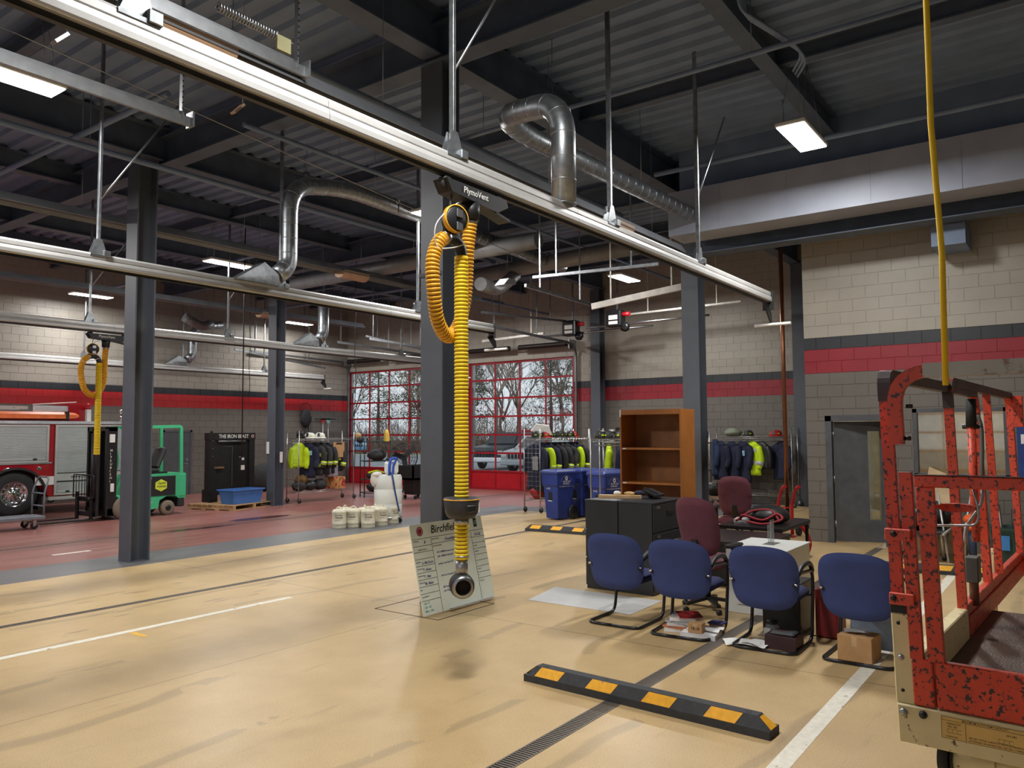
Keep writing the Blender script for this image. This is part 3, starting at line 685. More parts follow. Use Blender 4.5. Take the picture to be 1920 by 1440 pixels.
# exhaust rails
PR = [(-.012, .165), (-.030, .160), (-.044, .14), (-.046, .10), (-.040, .095), (-.041, .088), (-.050, .082), (-.058, .05), (-.058, .016), (-.052, .004), (-.046, .0), (-.024, 0)]
PR = PR + [(-a, b_) for a, b_ in PR[::-1]]
def rail(Yr, x0, x1, hx, brace, label, endcap=True):
    t = thing('exhaust_rail', label, 'exhaust rail', ((x0 + x1) / 2, Yr, 3.82)); z = 3.82
    L_ = 3.0; a = x0
    while a < x1 - .01:
        b_ = min(a + L_, x1); mb = MB(); n = len(PR)
        mb.add([(a + .002, Yr + p, z + q) for p, q in PR] + [(b_ - .002, Yr + p, z + q) for p, q in PR], [[i, (i + 1) % n, (i + 1) % n + n, i + n] for i in range(n)] + [list(range(n))[::-1], list(range(n, 2 * n))])
        mb.build('profile', alum, t); a = b_
    MB().box(x0, Yr - .018, z - .03, x1, Yr + .018, z).build('rubber_seal', blk, t)
    for x in hx:
        h = MB().bar((x, Yr, z + .28), (x, Yr, 6.67), .045, .03).build('hanger', galv, t)
        mb = MB(); mb.prism([(x - .10, Yr - .03, z + .15), (x + .10, Yr - .03, z + .15), (x + .03, Yr - .03, z + .34), (x - .03, Yr - .03, z + .34)], (0, .006, 0)); mb.prism([(x - .10, Yr + .03, z + .15), (x + .10, Yr + .03, z + .15), (x + .03, Yr + .03, z + .34), (x - .03, Yr + .03, z + .34)], (0, .006, 0))
        mb.box(x - .11, Yr - .05, z + .13, x + .11, Yr + .05, z + .155); mb.box(x + .04, Yr - .06, z + .14, x + .12, Yr + .06, z + .21, .005); mb.build('bracket', galv, h)
    for x in brace: MB().cyl((x, Yr, z + .8 if x < 9 else z + .95), (x + 1.0, Yr, 6.15), .012, 6).build('brace', galv, t)
    if endcap:
        MB().box(x1, Yr - .085, z - .12, x1 + .012, Yr + .085, z + .17).build('end_plate', blk, t)
        MB().prism([(x1, Yr - .01, z - .06), (x1 + .12, Yr - .01, z - .16), (x1 + .14, Yr - .01, z - .3), (x1 + .08, Yr - .01, z - .3), (x1 - .14, Yr - .01, z - .1)], (0, .02, 0)).build('end_bracket', blk, t)
        MB().cyl((x1 + .1, Yr + .25, z - .33), (x1 + .1, Yr - .3, z - .33), .025, 8).build('end_roller', white, t)
    return t
rail(3.8, .2, 11.8, (1.98, 4.45, 6.9, 9.15), (4.45, 9.15), 'long aluminium exhaust rail running overhead nearest the camera')
rail(9.25, .2, 12.0, (1.9, 4.45, 7.03, 9.9), (4.45,), 'second aluminium exhaust rail passing behind the large column')
rail(14.9, 1.5, 17.8, (4.4, 7.05, 9.97, 12.6, 15.3), (7.05, 9.97), 'third aluminium exhaust rail carrying the far yellow hose')
rail(22.2, 5.0, 18.8, (7.6, 10.38, 13.3, 16.25), (), 'aluminium exhaust rail closest to the left block wall')
# galvanized ducts
def duct(pts, r, label, hood=None, seg=True, m=galv):
    t = thing('duct', label, 'duct', pts[0]); P = fillet(pts, r * 3.2, 7)
    MB().tube(P, r, 18).build('pipe', m, t); rings = MB(); acc = 0
    for i in range(len(P) - 1):
        a, b_ = Vector(P[i]), Vector(P[i + 1]); L_ = (b_ - a).length; d = (b_ - a).normalized(); q = -acc
        while q < L_:
            if q >= 0: rings.tube([a + d * q - d * .006, a + d * q, a + d * q + d * .006], [r, r + .005, r], 18)
            q += .22 if seg else .9
        acc = (L_ - (q - (.22 if seg else .9))) 
    if rings.v: rings.build('seams', m, t)
    for f_ in (.62, .85):
        q_ = P[-2].lerp(P[-1], (f_ - .6) * 2.2) if len(P) > 1 else P[0]
        MB().cyl(q_ + Z * r * .9, (q_.x, q_.y, 6.66), .005, 5).build('duct_hanger', steel, t)
    if hood:
        x, y, z = hood; mb = MB()
        c = [(x - .62, y - .09, z), (x + .1, y - .09, z), (x + .1, y + .09, z), (x - .62, y + .09, z)]; e = [(x - .16, y - .1, z + .3), (x + .08, y - .1, z + .16), (x + .08, y + .1, z + .16), (x - .16, y + .1, z + .3)]
        mb.add(c + e, [(3, 2, 1, 0), (4, 5, 6, 7), (0, 1, 5, 4), (1, 2, 6, 5), (2, 3, 7, 6), (3, 0, 4, 7)]); mb.build('hood', m, t)
    return t
duct([(6.03, 3.8, 3.97), (6.03, 3.8, 4.95), (6.35, 4.75, 5.15), (7.2, 5.05, 5.28), (12.2, 5.05, 5.42)], .115, 'galvanized duct rising from the nearest rail and bending toward the bulkhead')
duct([(6.95, 9.25, 4.12), (7.16, 9.25, 4.3), (7.16, 9.25, 5.5), (8.2, 9.25, 5.72), (14.6, 9.25, 5.55)], .13, 'tall galvanized duct bending over from the second rail, left of the large column', hood=(6.85, 9.25, 3.965))
duct([(12.45, 14.9, 4.12), (12.6, 14.9, 4.3), (12.6, 14.9, 5.3)], .13, 'short galvanized duct on the third rail behind the tall duct', hood=(12.3, 14.9, 3.965))
duct([(13.45, 22.2, 4.15), (13.62, 22.2, 4.3), (13.62, 22.2, 5.2), (14.6, 22.2, 5.35)], .13, 'galvanized duct dropping onto the rail at the left wall', hood=(13.3, 22.2, 3.965))
grd = mat('grey_painted_duct', (128, 128, 130), .5, .3, .08, 4)
duct([(14.0, 12.6, 5.45), (14.0, 6.0, 5.62)], .17, 'large grey duct running crosswise above the right bays', seg=False, m=grd)
duct([at(553, 532, x=12.0), at(1010, 450, x=12.0)], .16, 'large grey duct running crosswise behind the tall galvanized duct', seg=False, m=grd)
duct([(12.6, 10.0, 4.95), (13.6, 10.3, 5.0), (14.0, 10.1, 5.4)], .14, 'short curved grey duct under the crosswise duct at the right', seg=False, m=grd)
duct([(13.2, 20.6, 5.1), (12.8, 20.4, 4.95), (12.3, 20.5, 5.2)], .13, 'small curved grey duct near the left wall ceiling', seg=False, m=grd)
# tube heaters with reflectors
hp = mat('heater_reflector', (128, 132, 138), .5, .2, .08, 3); hw = mat('warm_heater_cover', (196, 164, 134), .45, .3, .06, 5); hd = mat('heater_tube', (92, 94, 98), .5, .2, .1, 5)
def heater(Yh, z, x0, x1, caps, label, m=hp):
    t = thing('tube_heater', label, 'heater', ((x0 + x1) / 2, Yh, z))
    MB().cyl((x0, Yh, z), (x1, Yh, z), .05, 12).build('tube', hd, t)
    mb = MB(); pr = [(-.17, -.07), (-.09, .06), (.09, .06), (.17, -.07)]
    for q in (0,):
        vs = [(x, Yh + a, z + b_) for x in (x0, x1) for a, b_ in pr] + [(x, Yh + a * 1.03, z + b_ + .008) for x in (x0, x1) for a, b_ in pr]
        fs = [(i, i + 1, i + 5, i + 4) for i in range(3)] + [(i + 8, i + 12, i + 13, i + 9) for i in range(3)] + [(0, 4, 12, 8), (3, 11, 15, 7)]
        mb.add(vs, fs)
    mb.build('reflector', m, t)
    for c0, c1 in caps:
        n = 8; P = lambda x: [(x, Yh + .17 * cos(pi + pi * i / n), z - .02 + .15 * sin(pi + pi * i / n)) for i in range(n + 1)]
        mb = MB(); a, b_ = P(c0), P(c1); mb.add(a + b_, [(i, i + 1, i + 1 + n + 1, i + n + 1) for i in range(n)] + [list(range(n + 1)), list(range(n + 1, 2 * n + 2))[::-1]]); mb.build('end_shield', hw, t)
    x = x0 + .8
    while x < x1: MB().cyl((x, Yh, z + .06), (x, Yh, 6.67), .004, 4).build('hanging_wire', steel, t); x += 2.9
heater(5.32, 4.86, 1.5, 11.9, [(2.75, 3.5), (9.6, 10.1)], 'tube heater with curved tan shield running above the nearest rail')
heater(12.4, 5.28, 2.0, 15.5, [(10.9, 11.6)], 'long tube heater running left to right above the second rail')
heater(18.3, 5.25, 3.0, 17.0, [(13.2, 14.0)], 'long distant tube heater above the third rail')
# thin pipes and conduits under the deck
def pipe(p0, p1, r, label, m=darkp, cat='pipe', hang=True):
    t = thing('ceiling_pipe', label, cat, p0); MB().cyl(p0, p1, r, 8).build('pipe', m, t)
    a, b_ = Vector(p0), Vector(p1); n = max(2, int((b_ - a).length / 3.2))
    if hang:
        for i in range(n): p = a.lerp(b_, (i + .5) / n); MB().cyl(p, (p.x, p.y, 6.67), .006, 4).build('pipe_hanger', m, t)
pipe((-.4, 6.75, 5.85), (12.7, 6.75, 5.85), .05, 'dark pipe running lengthwise left of the large column top')
pipe((-.4, 10.7, 5.75), (14, 10.7, 5.75), .045, 'dark pipe running lengthwise between the middle lights')
pipe((8.2, -2.8, 5.95), (8.2, 12.0, 5.95), .03, 'thin grey conduit crossing the ceiling near the bright panel light')
pipe((11.3, -2.8, 5.98), (11.3, 5.4, 5.98), .04, 'thin grey pipe crossing just before the bulkhead')
pipe((5.0, -2.5, 6.2), (5.0, 5.6, 6.2), .03, 'thin grey conduit crossing the deck at the top of the picture')
pipe((6.0, 8.7, 5.9), (19, 8.7, 5.9), .035, 'thin grey pipe running lengthwise behind the large column')
pipe((4.9, 17.0, 5.9), (4.9, 8.6, 5.9), .04, 'dark pipe crossing above the left column')
pipe((15.2, 6.0, 5.75), (15.2, 21.0, 5.75), .04, 'dark pipe crossing the far bays')
pipe((13.8, 13.2, 5.5), (20.1, 13.2, 5.5), .03, 'thin pipe running to the far wall over the right garage door')
pipe((3.0, 14.2, 5.8), (19.0, 14.2, 5.8), .05, 'grey sprinkler pipe above the red floor')
pipe((10.2, 12.5, 5.7), (10.2, 22.4, 5.7), .035, 'dark conduit crossing above the forklift')
for q in range(3):
    MB().tube(fillet([(7.4 + q * .09, 2.6, 6.3), (7.4 + q * .09, 2.6, 6.05), (8.6 + q * .09, 2.3, 6.02), (9.2 + q * .09, 2.6, 6.1)], .5, 8), .016, 6).one('curved_conduit', darkp, ['leftmost', 'middle', 'rightmost'][q] + ' of three bent conduits curving toward the bright panel light', 'conduit', 'bent conduits by the panel light')
# door tracks of the doors behind the camera and their perforated hangers
perf = mat('perforated_angle', (150, 153, 156), .45, .7, .08, 10)
def htrack(Yt, z, x1, label, sp=True):
    t = thing('overhead_door_track', label, 'door track', (x1 / 2, Yt, z))
    MB().tube([(-.5, Yt, z), (x1, Yt, z)], 1, prof=SQ(.085, .03), sm=False).build('rail', perf, t)
    MB().bar((-.5, Yt + .035, z + .06), (x1 - .05, Yt + .035, z + .06), .01, .06).build('angle', perf, t)
    h = MB().bar((x1 - .1, Yt, z), (x1 - .1, Yt, 6.67), .05, .008).build('perforated_hanger', perf, t); mb = MB()
    for i in range(16 if sp else 9): mb.cyl((x1 - .1, Yt - .0265, z + .1 + i * .05), (x1 - .1, Yt - .024, z + .1 + i * .05), .009, 6)
    mb.build('holes', ink, h)
    MB().box(x1 - .02, Yt - .06, z - .05, x1, Yt + .05, z + .09).build('bumper_plate', perf, t)
htrack(5.12, 4.87, 4.12, 'galvanized overhead door track above the nearest rail, under the spring arm')
htrack(6.5, 4.72, 3.93, 'galvanized overhead door track below the nearest rail at the left edge', False)
t = thing('spring_arm', 'steel coil spring on a rod with a square tag, at the top of the picture', 'spring arm', (3.0, 4.6, 5.1))
A_, B_ = at(408, 12, y=4.6), at(548, 82, y=4.6); N_ = 150
MB().tube([A_.lerp(B_, .0), B_], .012, 8).build('rod', steel, t)
MB().tube([A_.lerp(B_, i / N_ * .78) + Y * .03 * cos(i * .9) + Z * .03 * sin(i * .9) for i in range(N_)], .006, 5).build('coil', steel, t)
c = A_.lerp(B_, .86); MB().box(c.x - .06, 4.58, c.z - .10, c.x + .06, 4.6, c.z + .01).build('tag', mat('yellow_tag', (128, 124, 88), .7), t)
# pull cords
def cord(p0, p1, r, m, label, cat='cord', name='pull_chain'):
    n = 12; a, b_ = Vector(p0), Vector(p1)
    MB().tube([a.lerp(b_, i / n) + Vector((sin(i * 1.9) * r * 2.2, cos(i * 1.3) * r * 1.5, 0)) * (0 < i < n) for i in range(n + 1)], r, 8).one(name, m, label, cat)
p = at(453, 872, z=1.2); q = Vector((p.x, p.y, 6.66))
t = thing('door_pendant', 'black hanging cord with a push button control before the black door prop', 'pendant control', (p.x, p.y, 1.1))
MB().cyl((p.x, p.y, 1.36), q, .013, 8).build('cord', blkm, t)
MB().box(p.x - .055, p.y - .04, 1.1, p.x + .055, p.y + .04, 1.38, .01).build('button_box', blk, t)
MB().box(p.x - .045, p.y - .043, 1.1, p.x + .045, p.y - .038, 1.2).build('label_plate', white, t)
MB().box(p.x - .03, p.y - .045, 1.31, p.x + .03, p.y - .038, 1.36).build('button', white, t)
p = at(1772, 690, z=2.05); cord((p.x - .02, p.y, 6.66), (p.x, p.y, 2.0), .0085, yel, 'yellow hanging cord dropping from the ceiling to the orange lift', 'cable', 'power_cable')
cord((13.0, 18.4, 6.66), (13.0, 18.4, 2.9), .008, blkm, 'thin black cord hanging before the left wall above the red stripe')
cord((13.0, 14.2, 6.66), (13.0, 14.2, 1.0), .008, blkm, 'thin black pull cord hanging in front of the left garage door')
cord(at(-30, 36, y=8.2), at(985, 485, y=8.2), .006, steel, 'thin steel cable running diagonally below the deck', 'cable', 'steel_cable')
# brass fire pole with mat
t = thing('fire_pole', 'tall brass fire pole rising from a round black mat', 'fire pole', (15.95, 4.86, 0))
MB().cyl((15.95, 4.86, .06), (15.95, 4.86, 6.5), .042, 16).build('pole', mat('aged_brass', (150, 98, 72), .28, .85, .12, 3), t)
MB().lathe([(.0, 0), (.60, 0), (.62, .02), (.62, .07), (.59, .085), (.0, .085)], (15.95, 4.86, 0), 36).build('landing_mat', rubber, t)
# door operators / cameras high by the far wall
def operator(x, y, z, label):
    t = thing('door_operator', label, 'door opener', (x, y, z))
    MB().box(x - .16, y - .22, z - .2, x + .16, y + .22, z + .24, .03).build('housing', blkm, t)
    MB().box(x - .168, y - .14, z - .02, x - .16, y + .12, z + .1).build('label_plate', white, t); MB().box(x - .168, y - .14, z - .14, x - .16, y + .12, z - .06).build('warning_plate', white, t)
    MB().cyl((x, y - .2, z + .12), (x, y - .42, z + .12), .06).build('motor', redp, t)
    MB().lathe([(.02, -.02), (.13, -.03), (.11, 0), (.13, .03), (.02, .02)], (x - .05, y - .3, z - .22), 16, (1, 0, 0)).build('sprocket', blkm, t)
    MB().cyl((x, y + .9, z - .15), (x, y - 2.6, z - .12), .03, 8).build('shaft', steel, t)
    MB().bar((x + .1, y, z), (x + .1, y, 6.67), .04).build('hanger', galv, t)
operator(18.3, 9.95, 4.85, 'black door operator with white labels above the far gear rack'); operator(19.2, 11.9, 4.85, 'black door operator high beside the right garage door corner')
# horizontal tracks & struts at the far bays
def strut(p0, p1, label, m=galv, w=.05, h=.06, hang=True):
    t = thing('ceiling_strut', label, 'ceiling strut', p0); MB().bar(p0, p1, w, h).build('bar', m, t)
    a, b_ = Vector(p0), Vector(p1)
    if hang:
        for f in (.2, .8): p = a.lerp(b_, f); MB().bar(p, (p.x, p.y, 6.67), .03, .012).build('hanger', m, t)
strut(at(985, 535, y=8.0), at(1110, 572, y=8.0), 'pale steel strut forming the left side of the open frame over the right bay')
wt = mat('off_white_channel', (200, 196, 188), .4, .2)
strut(at(1110, 575, x=13.2), at(1300, 533, x=13.2), 'pale channel crossing behind the bookcase column', wt, .06, .12)
strut(at(1000, 520, x=11.4), at(1235, 495, x=11.4), 'thin dark strut under the crosswise duct', galv, .05, .05)
strut(at(1175, 590, x=18.8), at(1390, 565, x=18.8), 'thin pale shaft along the far wall behind the rail end', wt, .05, .05)
strut(at(905, 640, x=19.5), at(1020, 625, x=19.5), 'white tube above the springs of the right garage door', wt, .07, .07)
strut(at(685, 630, y=17.5), at(790, 655, y=17.5), 'galvanized track hanging above the left garage door', galv)
strut(at(440, 655, y=20.5), at(610, 690, y=20.5), 'galvanized track hung before the left wall at the far corner', galv)
strut(at(900, 585, y=12.4), at(1060, 602, y=12.4), 'steel track running back over the right garage door', track)
MB().prism([at(945, 533, y=7.8), at(968, 533, y=7.8), at(966, 524, y=7.8), at(955, 521, y=7.8)], (0, .2, 0)).one('wall_pack_light', steel, 'small dome shaped steel fitting at the end of the open frame', 'fixture')
# beam brackets high at left
q_ = at(125, 65, y=4.5); MB().bar(at(100, 80, y=4.5), q_, .06, .02).cyl(q_, (q_.x, q_.y, 6.67), .003, 5).one('perforated_clip', perf, 'small pale perforated clip hanging near the top left corner', 'clip')
q_ = at(455, 197, y=6); MB().bar(at(437, 212, y=6), q_, .07, .02).cyl(q_, (q_.x, q_.y, 6.67), .003, 5).one('perforated_clip', hw, 'small tan clip hanging where the thin black cord starts', 'clip')
# ================================================================ HOSES
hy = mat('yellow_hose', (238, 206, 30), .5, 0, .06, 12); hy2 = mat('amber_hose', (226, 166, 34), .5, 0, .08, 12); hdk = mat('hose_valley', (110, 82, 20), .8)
def corr(path, r, m, parent, name='hose', pitch=.029):
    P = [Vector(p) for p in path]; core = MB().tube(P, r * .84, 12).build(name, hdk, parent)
    mb = MB(); L_ = [0]
    for a, b_ in zip(P, P[1:]): L_.append(L_[-1] + (b_ - a).length)
    def ev(s_):
        s_ = max(0, min(L_[-1], s_))
        for i in range(len(P) - 1):
            if s_ <= L_[i + 1] or i == len(P) - 2: return P[i].lerp(P[i + 1], (s_ - L_[i]) / max(1e-9, L_[i + 1] - L_[i]))
    s_ = pitch / 2
    while s_ < L_[-1]:
        mb.tube([ev(s_ + d * pitch) if abs(d) < .5 else ev(s_) for d in (-.43, -.25, 0, .25, .43)], [r * .84, r * .97, r, r * .97, r * .84], 12); s_ += pitch
    mb.build('ribbing', m, core); return core
def smooth(pts, n=6):
    P = [Vector(p) for p in pts]; P = [P[0] * 2 - P[1]] + P + [P[-1] * 2 - P[-2]]; out = []
    for i in range(1, len(P) - 2):
        for k in range(n):
            t = k / n; a, b_, c, d = P[i - 1], P[i], P[i + 1], P[i + 2]
            out.append(.5 * ((2 * b_) + (c - a) * t + (2 * a - 5 * b_ + 4 * c - d) * t * t + (3 * b_ - a - 3 * c + d) * t ** 3))
    return out + [P[-2]]
def exhaust(Yh, x0, label, kpx, s=1.0, nozzle=True, zend=None):
    """suction hose hanging from its trolley; x0 = X of the drop collar"""
    t = thing('exhaust_hose', label, 'exhaust hose', (x0, Yh, 3.7))
    z = 3.76
    mb = MB(); mb.prism([(x0 - .36, Yh - .07, z), (x0 - .30, Yh - .07, z - .09), (x0 + .26, Yh - .07, z - .13), (x0 + .40, Yh - .07, z - .06), (x0 + .38, Yh - .07, z)], (0, .14, 0)); mb.build('trolley', blk, t)
    tx = MB(); text('PlymoVent', (x0 - .17, Yh - .072, z - .068), X, Z, .048, mb=tx); tx.build('lettering', white, t)
    for q in (-.30, .34): MB().lathe([(.01, -.03), (.055, -.03), (.055, .03), (.01, .03)], (x0 + q, Yh, z - .02), 14, (0, 1, 0)).build('trolley_wheel', rubber, t)
    MB().bar((x0 + .1, Yh, z - .1), (x0 + .44, Yh, z - .16), .12, .02).build('bumper_arm', blk, t)
    MB().cyl((x0, Yh, z - .1), (x0, Yh, z - .24), .075, 18, .068).build('swivel', blk, t)
    MB().cyl((x0 + .0, Yh, z - .23), (x0, Yh, z - .27), .054, 18).build('clamp', steel, t)
    X0 = x0 - .02; u = lambda a, b_: (x0 + a, Yh + .07, b_)
    loop = smooth([(x0, Yh, z - .26), (x0 + .0, Yh + .03, 3.30), (x0 + .02, Yh + .07, 2.95), (x0 - .03, Yh + .09, 2.72), (x0 - .17, Yh + .08, 2.60), (x0 - .34, Yh + .04, 2.70), (x0 - .43, Yh, 2.92), (x0 - .44, Yh, 3.12), (x0 - .38, Yh, 3.27), (x0 - .29, Yh, 3.335)], 6)
    corr(loop, .055, hy2, t)
    el = [Vector((x0 - .30, Yh, 3.335))] + arc((x0 - .225, Yh, 3.225), (1, 0, 0), (0, 0, 1), .11, pi * .62, 0, 8)
    MB().tube([Vector(e) for e in el] + [Vector((x0 - .115, Yh, 3.19))], .045, 14).build('elbow', blk, t)
    MB().cyl((x0 - .325, Yh, 3.318), (x0 - .285, Yh, 3.335), .055, 14).build('clamp', steel, t)
    MB().cyl((x0 - .115, Yh, 3.215), (x0 - .115, Yh, 3.18), .053, 14).build('clamp', yel, t)
    ze = zend or 0.93
    corr([(x0 - .115, Yh, 3.18 - (3.18 - ze) * i / 12) for i in range(13)], .056, hy, t)
    # balancer reel and its cord
    MB().lathe([(.0, -.045), (.085, -.045), (.10, -.03), (.10, .03), (.085, .045), (0, .045)], (x0 - .27, Yh - .06, z - .3), 22, (.25, 1, 0)).build('reel', blk, t)
    MB().lathe([(.098, -.045), (.106, -.045), (.106, .0), (.098, .0)], (x0 - .27, Yh - .06, z - .3), 24, (.25, 1, 0)).build('reel_guard', hy2, t)
    mb = MB()
    for dz in (.03, -.07): mb.box(x0 - .30, Yh - .12, z - .32 + dz, x0 - .23, Yh - .105, z - .26 + dz, .006)
    mb.build('reel_label', steel, t)
    MB().cyl((x0 - .27, Yh - .02, z - .2), (x0 - .22, Yh, z - .06), .008, 6).build('reel_hook', steel, t)
    MB().cyl((x0 - .17, Yh - .02, z - .32), (x0 - .16, Yh, 3.32), .006, 6).build('lift_cable', steel, t)
    MB().tube(smooth([(x0 - .14, Yh - .03, z - .12), (x0 - .3, Yh - .05, z - .22), (x0 - .47, Yh - .06, z - .38), (x0 - .44, Yh - .04, z - .53), (x0 - .3, Yh - .06, z - .52), (x0 - .14, Yh - .06, z - .46)], 6), .005, 5).build('air_line', white, t)
    if nozzle:
        g = MB().lathe([(.052, 1.385), (.13, 1.385), (.135, 1.37), (.122, 1.27), (.10, 1.235), (.054, 1.225)], (x0 - .115, Yh, 0), 24).build('handle_shroud', mat('shroud_grey', (52, 54, 58), .5), t)
        MB().tube([(x0 - .115 + .132 * cos(a * pi / 16), Yh + .132 * sin(a * pi / 16), 1.372) for a in range(32)], .005, 6, closed=True).build('rim_trim', hy2, g)
        MB().cbox((x0 - .115 - .03, Yh - .119, 1.31), X * .05, Y * .012, Z * .028, .008).build('grip_recess', blk, g)
        MB().cbox((x0 - .115 + .07, Yh - .112, 1.31), Vector((.012, .01, 0)), Vector((-.003, .004, 0)), Z * .035, .001).build('sticker', white, g)
        MB().cyl((x0 - .115, Yh, 1.225), (x0 - .115, Yh, 1.19), .056, 16).build('clamp', steel, t)
        MB().cyl((x0 - .115, Yh, .955), (x0 - .115, Yh, .945), .056, 16).build('clamp', steel, t)
        MB().cyl((x0 - .115, Yh, .93), (x0 - .115, Yh, .80), .046, 18).build('metal_neck', steel, t)
        ax = Vector((-.62, -.76, -.12)).normalized(); c = Vector((x0 - .115, Yh, .735))
        e = MB().lathe([(.02, -.075), (.075, -.07), (.09, -.04), (.092, .03), (.084, .055), (.06, .06), (.058, .02), (.0, .02)], c, 24, ax).build('nozzle', rubber, t)
        MB().lathe([(.058, .056), (.083, .052), (.086, .06), (.06, .066)], c, 24, ax).build('nozzle_ring', steel, e)
        mb = MB(); uu = ax.cross(Z).normalized(); vv = uu.cross(ax)
        for i in range(-5, 6):
            q = i * .01; l = math.sqrt(max(0, .056 ** 2 - q * q)); mb.tube([c + ax * .045 + uu * q - vv * l, c + ax * .045 + uu * q + vv * l], .0012, 4); mb.tube([c + ax * .045 + vv * q - uu * l, c + ax * .045 + vv * q + uu * l], .0012, 4)
        mb.build('mesh_grille', ink, e)
    return t
exhaust(3.8, 4.665, 'yellow exhaust hose hanging before the large column with a black handle ring', 1)
exhaust(14.9, 7.36, 'smaller looking yellow exhaust hose hanging by the fire engine at the left', 1, nozzle=False, zend=1.5)
t = thing('cable_hook', 'small pale hook and chain on the diagonal steel cable', 'hook', (6, 6, 5))
p = at(747, 378, y=8.2); MB().tube(arc(p, X, Z, .03, 0, 5, 8), .01, 6).build('hook', steel, t); MB().cyl(p, p - Z * .17, .008, 6).build('chain', blkm, t)

# ================================================================ WHITEBOARD
def board_fn():
    t = thing('whiteboard', 'white status board leaning on the large column behind the hose', 'whiteboard', (6.5, 5.5, 0))
    BL, BR = Vector((5.96, 5.47, .012)), Vector((7.14, 5.47, .012)); up = Vector((-.04, .18, .93)).normalized(); r = (BR - BL).normalized(); H_ = .93; n = r.cross(up).normalized()
    MB().cbox(BL + r * .59 + up * H_ / 2 - n * .008, r * .59, up * H_ / 2, n * .008, .003).build('board', mat('whiteboard_enamel', (232, 242, 230), .25, 0, .02), t)
    MB().cbox(BL + r * .75 + up * .012 + n * .02, r * .35, up * .006, n * .022, .003).build('pen_tray', alum, t)
    ln = MB(); tx = MB(); hb = MB(); gt = MB()
    def P(a, b_): return BL + r * a + up * b_ + n * .001
    def L_(a, b_, c, d): ln.bar(P(a, b_), P(c, d), .004, .002, up=n)
    def T(s_, a, b_, h, mb=tx, sh=0):
        if mb is tx: text(s_, P(a, b_), r, up, h, .0012, sh).build('print', ink, t)
        else: text(s_, P(a, b_), r, up, h, .0012, sh, mb)
    for a in (.29, .95): L_(a, .0, a, .775 if a < .5 else .77)
    for b_ in (.775, .70, .64, .57, .50, .43, .36, .29, .22, .15, .39 - .24): L_(.0, b_, .29, b_)
    L_(.29, .775, .95, .775); L_(.29, .705, .95, .705)
    for b_ in (.775, .70, .635, .57, .505, .44, .375, .31, .245): L_(.95, b_, 1.18, b_)
    T('STATION', .01, .745, .014); T('BATTALION', .30, .745, .014); T('STATION INFO', .30, .672, .014); T('CAREER TRUCK', .06, .655, .014)
    for i, s_ in enumerate(('CAPTAIN', 'CHAUFFEUR', 'FIREFIGHTER', 'FIREFIGHTER', 'EMS', 'VOLUNTEER IN')): T(s_, .01, .48 - i * .07 + .055, .011)
    for i, s_ in enumerate(('CAREER', 'ENGINEER', 'FF', 'FF', 'OFFICER', 'FF', 'ACTIVITIES')): T(s_, .96, .60 - i * .065, .011)
    T('Birchfield', .30, .815, .082, sh=.25)
    T('B', .17, .72, .03, hb, .3); T('Sounding', .50, .72, .032, hb, .3); T('3-6-26', 1.0, .715, .03, hb, .3)
    for i, s_ in enumerate(('Lt McGuinn', 'T. Hines', 'T. Flint', 'M. Blake')): T(s_, .09, .515 - i * .07, .026, hb, .3)
    for s_, a, b_ in (('3411 MEMO rescue ink', .34, .60), ('3461 MEMO RIB 3201', .34, .555), ('pump truck line 3/27', .34, .48), ('Service Schedule 2265', .35, .355), ('- Mr Sudders Low  battery', .34, .235), ('- Ste Wagon time  weekly', .34, .195)): T(s_, a, b_, .02, hb, .3)
    for i, s_ in enumerate(('Sat 7C', 'Sun  82', 'Mon  346')): T(s_, .03, .115 - i * .04, .022, gt, .3)
    ln.build('ruled_lines', ink, t); hb.build('handwriting', mat('blue_marker', (70, 76, 150), .6), t); gt.build('green_handwriting', mat('green_marker', (60, 170, 150), .6), t)
    e = MB(); c = P(.135, .85)
    e.lathe([(.0, .002), (.03, .002)], c, 20, n).lathe([(.036, .002), (.048, .002)], c, 20, n); e.build('round_emblem', mat('maroon_ink', (150, 30, 60), .6), t)
    MB().cbox(P(1.05, .86), r * .028, up * .05, n * .001, .0005).build('card_emblem', mat('dark_green_ink', (40, 62, 60), .6), t)
    MB().lathe([(.012, .003), (.02, .003)], P(1.05, .86), 14, n).build('card_ring', mat('pale_teal', (150, 200, 190), .6), t)
board_fn()

